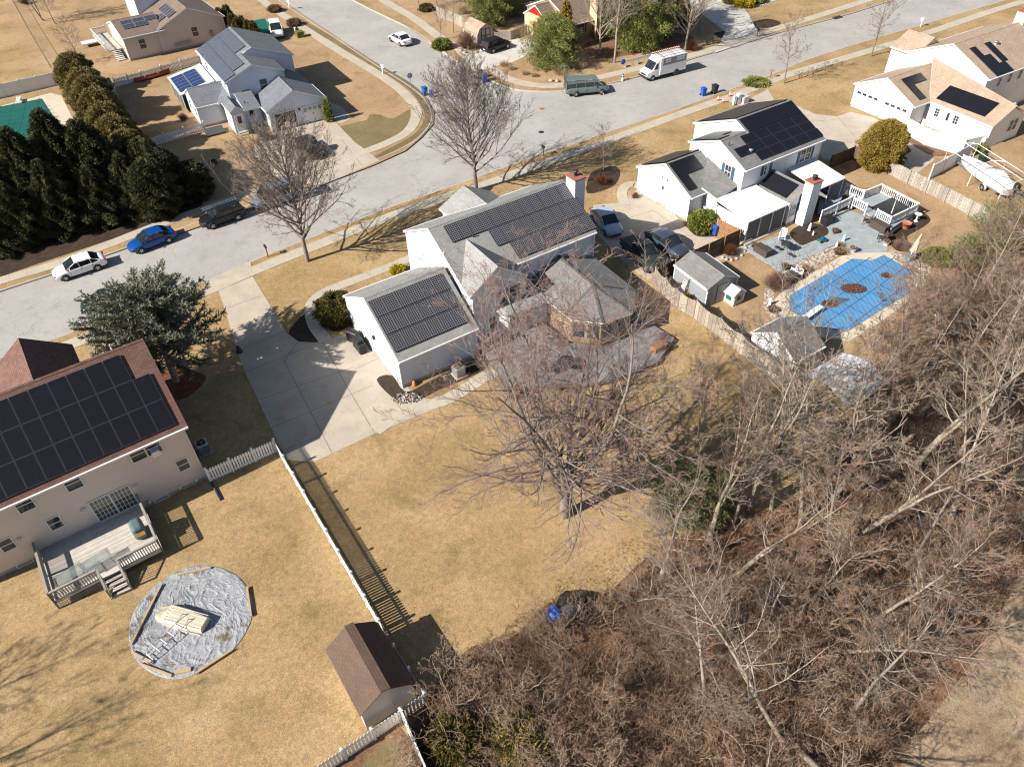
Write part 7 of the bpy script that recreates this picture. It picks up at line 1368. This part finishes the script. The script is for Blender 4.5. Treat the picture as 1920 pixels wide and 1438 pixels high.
place(sm, 'leafless multi-stem shrub tree at the head of the hedge', 150, 115, .8, 2, (0, -.3)); place(sm, 'sparse ornamental bare tree by the walk bed before the star house', 1132, 318, .6, .4)
# --- the wood: tall bare trees, each its own
ws = [bare_tree('woodland_tree', 'tall pale bare tree with two high forks near the front of the wood', 'tree', (*G(1403, 957), 0), 71, 12.5, 'slim', 'barkpale', 'twigpale', 'bare trees of the wood', 1.1, 0, 1.05, (0, .04)),
      bare_tree('woodland_tree', 'stout pale bare tree leaning right out of the wood', 'tree', (*G(1446, 955), 0), 72, 13.5, 'wood', 'barkpale', 'twig', 'bare trees of the wood', 1.15, 2, 1.05, (-.05, .28)),
      bare_tree('woodland_tree', 'grey bare tree in the upper part of the wood by the white canopy', 'tree', (*G(1665, 800), 0), 73, 11, 'wood', 'barkgrey', 'twigbrown', 'bare trees of the wood', 1.2, 4, 1.05),
      bare_tree('woodland_tree', 'bare tree with low limbs on the wood edge near the tree of red twigs', 'tree', (*G(1352, 968), 0), 74, 10.5, 'wood', 'barkpale', 'twigbrown', 'bare trees of the wood', 1.1, 1, 1.05)]
ws.append(bare_tree('woodland_tree', 'slender pale twin-stemmed tree in the front row below the fence end', 'tree', (*G(1372, 985), 0), 75, 12.0, 'slim', 'barkpale', 'twig', 'bare trees of the wood', 1.1, .4, 1.0, (0, .08)))
rw = random.Random(17)
spots = [(1238, 1092, 4, .8, (.0, .05)), (1500, 985, 1, 1.0, (-.1, .35)), (1560, 935, 0, 1.0, (0, .3)), (1330, 1010, 4, .85, (0, .1)), (1470, 880, 4, .9, (0, .1)), (1560, 890, 2, .9, (.1, .3)), (1625, 850, 3, 1.0, (0, .1)), (1700, 890, 0, 1.05, (0, .2)), (1680, 780, 2, 1.0, (0, 0)), (1760, 730, 3, 1.0, (0, .1)), (1790, 640, 2, .9, (0, 0)), (1850, 700, 0, 1.0, (0, 0)), (1700, 690, 3, .8, (0, -.1)), (1830, 560, 3, .85, (0, 0)), (1890, 600, 2, .9, (0, 0)), (1790, 860, 1, 1.0, (0, .15)), (1870, 820, 2, 1.0, (0, .1)), (1620, 1000, 0, 1.0, (-.1, .3)), (1540, 1060, 2, .9, (0, .1)), (1480, 1415, 1, 1.0, (-.1, .75)), (1490, 1400, 0, .9, (0, .7)), (1640, 1160, 3, .9, (0, .35)), (1700, 1060, 2, .9, (0, .2)), (1320, 1300, 3, .75, (-.1, .5)), (1430, 1180, 2, .7, (0, .3)), (1780, 990, 0, .9, (0, .2)), (1580, 1220, 1, .8, (-.1, .6)), (1750, 1110, 3, .8, (0, .3)), (1500, 640, 3, .0, (0, 0)), (1400, 840, 4, .7, (0, 0)), (1450, 800, 4, .75, (0, 0)), (1300, 905, 4, .7, (0, .1)), (1380, 1080, 0, .8, (0, .3)), (1880, 480, 2, .8, (0, 0)), (1950, 560, 3, 1.0, (0, 0)), (1980, 760, 0, 1.0, (0, 0)), (1960, 900, 1, 1.0, (0, 0)), (1665, 690, 3, .75, (.05, .05)), (1730, 610, 2, .8, (0, -.1)), (1590, 1340, 2, .8, (0, .5)), (1520, 1130, 3, .8, (0, .2))]
where = ['at the lawn edge with a crooked trunk', 'leaning hard to the right in the front row', 'behind the leaning pale trunk', 'beside the green vine-clad tree', 'behind the board fence end', 'between the white canopy and the leaning trunks', 'below the white canopy', 'with a wide crown in the middle of the wood', 'just right of the white canopy', 'below the leaf-strewn pool', 'on the rise near the pool corner', 'with dense grey twigs at the right', 'overhanging the pool cover', 'near the closed umbrella', 'at the right edge near the olive shrubbery', 'with pale forked limbs right of the middle', 'at the right edge in mid height', 'crossing the leaning trunk in the centre', 'with brown twigs left of the centre', 'lying almost flat at the bottom with a white trunk', 'leaning low beside the white flat trunk', 'leaning over the brown brush', 'with tangled twigs above the brown brush', 'leaning low over the thicket at the bottom', 'short and brown in the thicket', 'near the open litter at the right', 'with white limbs leaning low at the lower right', 'near the bare ground at the right edge', '', 'short one behind the fence shadow', 'short one by the far fence corner', 'on the lawn edge by the long shadow', 'with pale stem in the brush centre', 'small one by the olive shrubbery', 'beyond the right edge', 'past the right edge in mid height', 'past the right edge lower down', 'reaching over the pool shed', 'reaching over the pool coping', 'low at the bottom right', 'low in the brown hollow']
for i, (x, y, k, s, ln) in enumerate(spots):
    if s: place(ws[k], 'bare woodland tree ' + where[i], x, y, s * rw.uniform(.93, 1.07), rw.uniform(0, 6.3), ln)
# trees out of the frame whose shadows fall into it
for i, (x, y, s) in enumerate(((-38, 9.5, 1.0), (-41, 13, .95), (-44, 24, 1.0), (-39, 4.5, 1.0))): c = dup(ws[i % 4], (x, y, 0), i * 1.3, 'bare tree outside the left edge casting branch shadows, number %s from the street' % ('one', 'two', 'three', 'four')[i], 'trees casting shadows from outside', s)
# gnarled pale little trees of the thicket
gn = [bare_tree('thicket_shrub', 'pale gnarled shrub at the tip of the thicket by the shed shadow', 'shrub', (*G(860, 1260), 0), 81, 3.6, 'gnarl', 'twigpale', 'twigbrown', 'gnarled shrubs of the thicket', 1, 0, .8), bare_tree('thicket_shrub', 'brown gnarled shrub beside the blue tarpaulin bundle', 'shrub', (*G(1020, 1190), 0), 82, 3.2, 'gnarl', 'twigbrown', 'bramble', 'gnarled shrubs of the thicket', 1.1, 0, .8), bare_tree('thicket_shrub', 'wide gnarled shrub on the upper rim of the thicket', 'shrub', (*G(1190, 1130), 0), 83, 4.2, 'gnarl', 'twigpale', 'bramble', 'gnarled shrubs of the thicket', 1, 0, .8)]
def inpoly(x, y, poly):
    c = False; n = len(poly)
    for i in range(n):
        a, b = poly[i], poly[i - 1]
        if (a[1] > y) != (b[1] > y) and x < (b[0] - a[0]) * (y - a[1]) / (b[1] - a[1] + 1e-12) + a[0]: c = not c
    return c
thick = smooth(px((800, 1480), (805, 1350), (890, 1235), (960, 1210), (1035, 1160), (1130, 1130), (1220, 1080), (1290, 1050), (1400, 1060), (1560, 1100), (1700, 1130), (1760, 1200), (1700, 1330), (1600, 1470), (1200, 1560)), 3, True)
allw = wood_edge
rt = random.Random(29); n = 0; tries = 0
while n < 62 and tries < 3000:
    tries += 1; X, Y = rt.uniform(-6, 26), rt.uniform(10, 27)
    if inpoly(X, Y, thick): n += 1; c = dup(gn[n % 3], (X, Y, 0), rt.uniform(0, 6.28), 'gnarled leafless shrub inside the brown thicket at the bottom right', 'gnarled shrubs of the thicket', rt.uniform(.6, 1.15))
# --- brambles and brush: countless stems, one object
def brush(name, label, poly, n, hmin, hmax, mat, seed, rad=.011, k=4, spread=1.1):
    rg = np.random.default_rng(seed); xs = [p[0] for p in poly]; ys = [p[1] for p in poly]; pts = []
    while len(pts) < n:
        X, Y = rg.uniform(min(xs), max(xs)), rg.uniform(min(ys), max(ys))
        if inpoly(X, Y, poly) and mnoise.noise(Vector((X * .35, Y * .35, seed))) > -.28: pts.append((X, Y))
    P0 = np.array(pts); h = rg.uniform(hmin, hmax, n) * (.7 + .5 * np.array([mnoise.noise(Vector((x * .5, y * .5, 3))) for x, y in pts])); a = rg.uniform(0, 6.283, n); r_ = rg.uniform(.2, spread, n) * h
    V_ = np.zeros((n, k + 1, 3, 3)); t = np.linspace(0, 1, k + 1)
    cx_ = P0[:, 0:1] + (np.cos(a) * r_)[:, None] * t ** 1.3 + rg.normal(0, .05, (n, k + 1)) * h[:, None]; cy_ = P0[:, 1:2] + (np.sin(a) * r_)[:, None] * t ** 1.3 + rg.normal(0, .05, (n, k + 1)) * h[:, None]; cz_ = h[:, None] * (t * 1.6 - .62 * t * t) + rg.normal(0, .03, (n, k + 1)) * h[:, None]
    for j in range(3): an = 2.094 * j; w_ = rad * (1.1 - .75 * t)[None, :]; V_[:, :, j, 0] = cx_ + math.cos(an) * w_ * 1; V_[:, :, j, 1] = cy_ + math.sin(an) * w_; V_[:, :, j, 2] = cz_ + (w_ * .8 if j == 0 else -w_ * .4)
    V_ = V_.reshape(-1, 3); b = (np.arange(n) * (k + 1) * 3)[:, None, None]; i = (np.arange(k) * 3)[None, :, None]; j = np.arange(3)[None, None, :]; j2 = (j + 1) % 3
    F_ = np.stack([b + i + j, b + i + j2, b + i + 3 + j2, b + i + 3 + j], -1).reshape(-1, 4); o = fastmesh(name, V_, F_, MT[mat], None, k=4); tag(o, label, 'undergrowth', None, 'stuff'); return o
brush('bramble_thicket', 'dense brown bramble stems filling the lower right corner', thick, 32000, .35, 1.5, 'bramble', 1, .011)
brush('bramble_thicket', 'paler dry stems scattered over the brown thicket', thick, 7000, .7, 2.2, 'twigpale', 2, .011)
brush('undergrowth', 'low brown twiggy undergrowth on the floor of the wood', allw, 30000, .2, 1.1, 'bramble', 3, .011)
deep = smooth(px((1560, 900), (1640, 780), (1720, 640), (1820, 540), (2000, 480), (2100, 700), (1950, 980), (1850, 1150), (1700, 1150), (1600, 1050)), 3, True)
brush('undergrowth', 'grey twiggy undergrowth standing between the woodland trees', deep, 9000, .6, 2.6, 'twig', 4, .011)
upper = smooth(px((1660, 720), (1670, 640), (1700, 560), (1800, 500), (1900, 420), (2000, 450), (2000, 800), (1700, 830)), 3, True)
brush('undergrowth', 'tall pale twig mass covering the right side of the pool', upper, 6500, 1.2, 4.2, 'twigbrown', 5, .012, 5, .6)
litter_patch('fallen_leaves', *G(1420, 1180), 12, 7.5, .02, 9000, 'redmulch', None, .07, 9); o = bpy.data.objects['fallen_leaves']; tag(o, 'fallen brown leaves strewn over the woodland floor', 'leaves', None, 'stuff')
# --- evergreens
def leaves(name, rg, n, prof, H, mat, size=.16, lump=.22, nl=9, parent=None, out=.8, droop=.2, inner=.55, aspect=.35, seedn=0):
    """clumps of small pointed leaves spread through a crown; prof(t) = radius at height t*H"""
    u = rg.uniform(0, 1, n * 2); t = u; rr = np.array([prof(x) for x in t]); keep = rg.uniform(0, rr.max(), n * 2) < rr; t = t[keep][:n]; rr = rr[keep][:n]; n = len(t); a = rg.uniform(0, 2 * np.pi, n)
    q = 1 + lump * np.sin(a * nl / 2 + 7 * t + seedn) * np.sin(t * 17 + seedn + 2 * np.sin(a)) + lump * .5 * np.sin(a * nl + 23 * t); f = inner + (1 - inner) * np.sqrt(rg.uniform(0, 1, n)); R_ = rr * q * f
    c = np.stack([R_ * np.cos(a), R_ * np.sin(a), t * H + rg.normal(0, .04 * H / 6, n)], 1); m_ = 5
    o_ = np.stack([np.cos(a), np.sin(a), np.full(n, .5 - droop)], 1) * out
    V_ = []; base = np.repeat(c, m_, 0) + rg.normal(0, size * .7, (n * m_, 3)); d = np.repeat(o_, m_, 0) + rg.normal(0, .55, (n * m_, 3)); d /= np.linalg.norm(d, axis=1)[:, None]; s_ = np.cross(d, rg.normal(0, 1, (n * m_, 3))); s_ /= np.linalg.norm(s_, axis=1)[:, None]
    L_ = size * rg.uniform(.7, 1.5, (n * m_, 1)); v = np.empty((n * m_, 3, 3)); v[:, 0] = base + s_ * L_ * aspect; v[:, 1] = base - s_ * L_ * aspect; v[:, 2] = base + d * L_ * 1.7; v[:, :, 2] = np.maximum(v[:, :, 2], .03)
    return fastmesh(name, v.reshape(-1, 3), np.arange(n * m_ * 3).reshape(-1, 3), MT[mat] if isinstance(mat, str) else mat, parent)
def evergreen(name, label, loc, H, r_, mat, seed, n=3500, kind='cone', size=.16, group=None, cat='tree', lump=.22, rz=0, trunk=True, **kw):
    t = thing(name, label, cat, loc, rz, group); rg = np.random.default_rng(seed)
    pr = {'cone': lambda x: r_ * ((1 - x) ** .75 * .95 + .05) * (min(1, .6 + x * 5)), 'egg': lambda x: r_ * math.sqrt(max(0, 1 - ((x - .38) / (.63 if x > .38 else .55)) ** 2)) + .05, 'ball': lambda x: r_ * math.sqrt(max(.01, 1 - ((x - .42) / .6) ** 2)), 'column': lambda x: r_ * (1 - .75 * max(0, x - .55) / .45) * (min(1, .7 + 3 * x)), 'broad': lambda x: r_ * math.sqrt(max(.0, 1 - ((x - .45) / .56) ** 2)) * (.85 if x < .25 else 1)}[kind]
    if trunk: MB().tube([(0, 0, 0), (0, 0, H * .5), (0, 0, H * .85)], [max(.05, H * .018), H * .012, .02], 7).build('trunk', MT['barkdark'], t)
    leaves('crown' if cat == 'tree' else 'foliage', rg, n, pr, H, mat, size, lump, 9, t, seedn=seed, **kw); return t
def GH(x, y, h): return (*G(x, y, h), 0)
ga = 'arborvitae of the tall hedge'
av = [evergreen('arborvitae', 'golden brown arborvitae at the far head of the hedge', GH(128, 108, 5), 5.5, 2.2, 'arbor', 1, 15000, 'egg', .095, ga), evergreen('arborvitae', 'golden brown arborvitae second from the hedge head', GH(152, 140, 5), 5.7, 2.3, 'arbor', 2, 15000, 'egg', .095, ga)]
av.append(evergreen('arborvitae', 'shaded dark arborvitae at the picket fence end of the hedge', GH(286, 292, 5), 5.6, 2.2, 'fir', 3, 12000, 'egg', .1, ga))  # dark fir leaf colour carries the shade the firs cast on this hedge end
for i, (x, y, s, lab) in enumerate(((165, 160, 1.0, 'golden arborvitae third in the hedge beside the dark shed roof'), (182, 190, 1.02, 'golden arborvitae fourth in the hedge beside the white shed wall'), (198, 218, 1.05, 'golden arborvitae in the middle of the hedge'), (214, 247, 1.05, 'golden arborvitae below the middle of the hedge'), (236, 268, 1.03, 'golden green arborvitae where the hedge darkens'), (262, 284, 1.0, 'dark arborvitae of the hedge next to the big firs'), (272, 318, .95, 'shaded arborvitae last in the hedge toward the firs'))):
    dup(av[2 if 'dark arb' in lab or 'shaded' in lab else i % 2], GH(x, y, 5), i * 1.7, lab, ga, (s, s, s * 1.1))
evergreen('round_conifer', 'round dark green conifer at the street end of the hedge', GH(350, 312, 3.4), 3.7, 1.75, 'fir', 5, 4500, 'egg', .12, None)
fb = evergreen('fir_tree', 'tall dark fir whose tip overlaps the green pool', (*G(152, 384), 0), 10.2, 3.6, 'fir', 7, 20000, 'cone', .125, 'dark firs of the street corner', lump=.4)
f2 = evergreen('fir_tree', 'broad dark fir in the middle of the dark group', (*G(205, 380), 0), 9.0, 3.7, 'fir', 8, 20000, 'cone', .125, 'dark firs of the street corner', lump=.4)
for i, (x, y, s, lab) in enumerate(((92, 410, .95, 'dark fir at the left beside the tall one'), (30, 425, .95, 'dark fir in front of the green pool'), (-40, 440, .95, 'dark fir cut by the left edge'), (250, 378, .75, 'dark fir next to the golden hedge'), (130, 428, .72, 'dark fir near the sidewalk at the left'), (312, 385, .62, 'dark fir in the shade by the hedge end'), (262, 398, .62, 'dark fir at the sidewalk behind the charcoal crossover'), (205, 412, .66, 'low dark fir behind the parked blue car'), (60, 452, .62, 'low dark fir behind the parked white car'), (0, 470, .6, 'small dark fir closest to the left edge of the sidewalk'))):
    dup((fb, f2)[i % 2], (*G(x, y), 0), i * 2.1, lab, 'dark firs of the street corner', s)
# blue spruce with open limbs
def spruce(label, loc, H, r_, seed):
    t = thing('blue_spruce', label, 'tree', loc, 0); rg = np.random.default_rng(seed); MB().tube([(0, 0, 0), (.05, 0, H * .3), (.15, .1, H * .7), (.1, .1, H * .95)], [.28, .2, .11, .03], 10).build('trunk', MT['barkgrey'], t)
    lines = []; V_ = []
    for i in range(190):
        f_ = .2 + .78 * (i / 190) ** .9; a = i * 2.399 + rg.uniform(-.3, .3); L_ = r_ * (1 - ((f_ - .42) / .66) ** 2) * rg.uniform(.75, 1.12) if f_ > .42 else r_ * rg.uniform(.8, 1.1) * (.7 + .7 * (f_ - .2) / .22 * .5); L_ = max(.5, L_); p = np.array([.1 * f_, .05 * f_, f_ * H * .93]); d = np.array([math.cos(a), math.sin(a), .25 + .5 * f_])
        P, r0 = grow_branch(rg, p, d, L_, .05, 6, .09, -.015, .2); lines.append((P, r0)); n = int(95 * L_ / r_) + 16; u = rg.uniform(.22, 1.03, n); idx = np.clip(u * 6, 0, 5.999); j = idx.astype(int); q = P[j] + (P[j + 1] - P[j]) * (idx - j)[:, None]; ax = norm(P[-1] - P[0])
        tw = ax[None] * rg.uniform(.5, 1.1, (n, 1)) + rg.normal(0, .5, (n, 3)); tw[:, 2] += .08; tw /= np.linalg.norm(tw, axis=1)[:, None]; Lt = rg.uniform(.25, .7, (n, 1)) * (1.25 - u[:, None] * .5)
        for s0 in (0, .33, .66):
            b = q + tw * Lt * s0
            for k in range(3): s_ = np.cross(tw, rg.normal(0, 1, (n, 3))); s_ /= np.linalg.norm(s_, axis=1)[:, None]; v = np.empty((n, 3, 3)); v[:, 0] = b + s_ * .035; v[:, 1] = b - s_ * .035; v[:, 2] = b + tw * Lt * .42 + s_ * rg.uniform(-.12, .14, (n, 1)); V_.append(v.reshape(-1, 3))
    v, f = tubes_np(lines, 5); fastmesh('limb', v, f, MT['barkgrey'], t, k=4); V_ = np.concatenate(V_); fastmesh('crown', V_, np.arange(len(V_)).reshape(-1, 3), MT['spruce'], t); return t
spruce('broad blue spruce standing in red mulch between tan house and driveway', (*G(331, 715), 0), 8.8, 5.4, 3)
evergreen('gold_evergreen', 'egg-shaped gold green evergreen between the two right-hand driveways', (*G(1646, 312), 0), 5.0, 2.15, 'gold', 12, 12000, 'egg', .09)
evergreen('shrub', 'bronze green clipped shrub at the corner of the centre garage', (*G(634, 598), 0), 2.3, 1.55, 'hedgeb', 13, 4500, 'ball', .11, None, 'shrub', trunk=False)
evergreen('shrub', 'glossy rounded shrub beside the blue bin at the star garage', (*G(1318, 428), 0), 1.6, 1.25, 'shrub', 14, 1800, 'ball', .14, None, 'shrub', trunk=False)
evergreen('shrub', 'bright green round shrub at the kerb of the side street', (*G(829, 91), 0), 1.2, 1.25, 'shrub', 15, 1500, 'ball', .13, None, 'shrub', trunk=False)
evergreen('shrub', 'bright yellow clipped ball shrub at the top edge', (*G(1395, 12), 0), 1.5, 1.5, 'yew', 16, 1500, 'ball', .12, None, 'shrub', trunk=False)
evergreen('shrub', 'olive green shrub beside the yellow ball shrub', (*G(1370, 6), 0), 1.1, 1.2, 'shrub', 17, 900, 'ball', .12, None, 'shrub', trunk=False); evergreen('shrub', 'dark green low shrub right of the yellow ball shrub', (*G(1420, 5), 0), 1.1, 1.2, 'pine', 18, 900, 'ball', .12, None, 'shrub', trunk=False)
evergreen('shrub', 'low green ground shrub on the verge by the brown mailbox', (*G(1418, 157), 0), .45, 1.6, 'shrub', 19, 900, 'ball', .1, None, 'shrub', trunk=False)
evergreen('shrub', 'yellow green dome shrub beyond the pool umbrella', (*G(1751, 492), 0), 1.3, 1.0, 'shrub', 20, 1600, 'ball', .1, None, 'shrub', trunk=False); evergreen('shrub', 'small yellow green shrub at the corner of the cream house', (*G(1830, 283), 0), .8, .9, 'shrub', 21, 700, 'ball', .1, None, 'shrub', trunk=False); evergreen('shrub', 'small yellow shrub behind the garage roof of the centre house', (*G(748, 511), 0), .6, .7, 'yew', 22, 500, 'ball', .09, None, 'shrub', trunk=False)
evergreen('juniper', 'narrow spiral juniper at the right corner of the open garage', (*G(618, 228), 0), 2.9, .42, 'pine', 23, 900, 'column', .1, None, 'tree')
jc = None
for i, (x, y) in enumerate(((409, 20), (423, 17), (431, 30), (440, 38), (451, 33), (462, 40), (472, 42))):
    lab = 'columnar golden juniper ' + ('nearest the beige house wall', 'second from the beige wall and tallest', 'third in the juniper row', 'in the middle of the juniper row', 'fifth in the juniper row', 'sixth in the juniper row', 'last in the juniper row by the green tarpaulin')[i]
    if jc is None: jc = evergreen('columnar_juniper', lab, GH(x, y, 3.3), 3.6, .75, 'hedgeb', 24, 1500, 'column', .12, 'row of columnar junipers')
    else: dup(jc, GH(x, y, 3.3), i, lab, 'row of columnar junipers', .95 if i > 1 else 1.05)
pi = evergreen('pine_tree', 'bushy light green pine in front of the peach house', (*G(1036, 124), 0), 6.8, 2.9, 'pine', 25, 6500, 'egg', .16, 'pines along the top edge', lump=.6, aspect=.16, inner=.3)
dup(pi, (*G(1195, 92), 0), 2, 'tall green pine behind the utility truck banner', 'pines along the top edge', (1.1, 1.1, 1.7)); dup(pi, (*G(1222, 70), 0), 3, 'green pine farther back beside the tall one', 'pines along the top edge', (.9, .9, 1.5)); dup(pi, (*G(917, 50), 0), 1, 'dark green pine behind the barn-roofed shed', 'pines along the top edge', (.8, .8, 1.2)); dup(pi, (*G(948, 28), 0), 4, 'dark pine at the top edge left of the peach house', 'pines along the top edge', (.9, .9, 1.1)); dup(pi, (*G(900, 10), 0), 5, 'pine beyond the stockade fence at the top', 'pines along the top edge', (.8, .8, 1.1)); dup(pi, (*G(1265, 45), 0), 6, 'low green pine between the bare trees at the top', 'pines along the top edge', (.8, .8, 1.0))
evergreen('gold_evergreen', 'pointed golden arborvitae rising behind the bushy pine', (*G(1060, 92), 0), 6.5, 1.5, 'gold', 26, 3000, 'cone', .15)
for i, (x, y, H, r_, m_, lab) in enumerate(((800, 20, .9, 1.0, 'hedgeb', 'dark ornamental shrub with grasses at the top edge'), (516, 22, .9, .9, 'drybr', 'brown round shrub behind the white minivan'), (552, 48, .9, .9, 'drybr', 'brown round shrub near the far sidewalk'), (1268, 965, 5.0, 1.7, 'dark_leaf', 'green vine-clad small tree at the edge of the wood'), (1318, 965, 4.0, 1.5, 'dark_leaf', 'dark green bush right of the vine-clad tree'), (850, 1405, 1.6, 1.3, 'hedgeb', 'dark evergreen bush at the bottom of the thicket left'), (968, 1395, 1.4, 1.1, 'arbor', 'yellow green bush at the bottom of the thicket'), (990, 1420, 1.2, 1.0, 'arbor', 'small yellow green bush at the very bottom'), (1885, 455, 3.8, 3.0, 'dark_leaf', 'olive shrubbery mass at the right edge above the wood'), (1830, 500, 2.8, 2.4, 'dark_leaf', 'lower olive shrubbery left of the big mass'))):
    evergreen('shrub' if H < 3 else 'small_tree', lab, (*G(x, y), 0), H, r_, m_, 40 + i, 1500 if H < 3 else 1500, 'ball', .12 if H < 3 else .16, None, 'shrub' if H < 3 else 'tree', lump=.35, trunk=H > 3, aspect=.22 if H < 3 else .13)
# leafless round shrubs
def bush(label, x, y, H, r_, mat, seed, n=420, z=0):
    t = thing('leafless_shrub', label, 'shrub', (*G(x, y, z), z)); rg = np.random.default_rng(seed); L_ = []
    for i in range(n):
        a = rg.uniform(0, 6.283); e = rg.uniform(.05, 1.25); d = np.array([math.cos(a) * math.sin(e), math.sin(a) * math.sin(e), math.cos(e)]); l_ = 1 / math.sqrt((math.sin(e) / r_) ** 2 + (math.cos(e) / H) ** 2) * rg.uniform(.8, 1.05); P, r0 = grow_branch(rg, np.array([rg.normal(0, .06), rg.normal(0, .06), 0]), d, l_, .012, 4, .1, .02, .5); L_.append((P, np.maximum(r0, .007)))
        for k in range(2): j = rg.integers(1, 4); P2, r2 = grow_branch(rg, P[j], d + rg.normal(0, .4, 3), l_ * .35, .008, 2, .1, 0, .6); L_.append((P2, np.maximum(r2, .006)))
    v, f = tubes_np(L_, 3); fastmesh('stems', v, f, MT[mat], t, k=4)
bush('round leafless pinkish shrub at the left end of the pool gravel', 1452, 540, 1.7, 1.3, 'twigbrown', 1); bush('round reddish brown shrub by the closed umbrella', 1688, 468, .9, 1.1, 'twigbrown', 2); bush('large rounded red brown shrub left of the barn-roofed shed', 876, 92, 2.6, 1.9, 'drybr', 3, 600); bush('orange brown shrub in the ring bed beside the grey shed', 1367, 478, 1.1, 1.0, 'redmulch', 4, 300); bush('leafless red shrub in the dark bed before the star garage', 1127, 345, .9, 1.1, 'redmulch', 5, 300); bush('orange shrub against the brown wall of the peach house', 1117, 72, 1.8, 1.2, 'orange', 6); bush('dark brown shrub beside the green bin at the open garage', 498, 262, 1.2, .9, 'drybr', 7); bush('small clipped brown shrub at the star garage corner', 1191, 371, .6, .5, 'drybr', 8, 200); bush('dry brown bush inside the corner of the picket fence and house', 345, 226, .9, .8, 'drybr', 9, 300); bush('red shrub at the kerb behind the utility truck', 1296, 95, 1.5, 1.2, 'redmulch', 10, 300); bush('dark leafless bush beyond the yellow green dome', 1770, 500, .8, .9, 'drybr', 11, 250); bush('dark leafless bush on the far upper left lawn', 48, 8, 1.0, 1.8, 'barkdark', 12, 300); bush('dry shrub by the shady bed at the right of the brown deck', 1240, 640, .8, .9, 'twigred', 13, 250)
for i, (x, y, H, r_, lab) in enumerate(((945, 124, .7, 1.1, 'tan dry grass clump at the tip of the plant bed'), (958, 131, .6, .8, 'second tan dry grass clump at the tip of the plant bed'), (985, 140, .5, .8, 'low dry grass clump in the middle of the plant bed'), (1003, 144, .5, .7, 'grey green low clump in the plant bed'), (1050, 140, 1.4, 1.2, 'tall straw-coloured grass left of the street sign'), (1066, 150, 1.0, 1.0, 'straw-coloured grass beside the passenger van'), (1090, 128, 1.2, 1.1, 'straw-coloured grass behind the passenger van'), (830, 30, 1.2, 1.3, 'tall pampas grass at the stockade fence'), (868, 26, 1.4, 1.3, 'tall pampas grass behind the stockade fence'), (1581, 475, .5, .6, 'dry grass tuft at the pool end of the gravel bed'), (1574, 463, .5, .5, 'dry grass tuft beside the white figure'))):
    t = thing('dry_grass', lab, 'grass clump', (*G(x, y), 0), 0, 'dry ornamental grasses'); rg = np.random.default_rng(90 + i); L_ = []
    for k in range(260): a = rg.uniform(0, 6.283); P, r0 = grow_branch(rg, np.array([rg.normal(0, r_ * .25), rg.normal(0, r_ * .25), 0]), np.array([math.cos(a) * .6, math.sin(a) * .6, 1]), H * rg.uniform(.7, 1.3), .012, 3, .15, -.12, .5); L_.append((P, r0))
    v, f = tubes_np(L_, 3); fastmesh('blades', v, f, MT['dryg'], t, k=4)
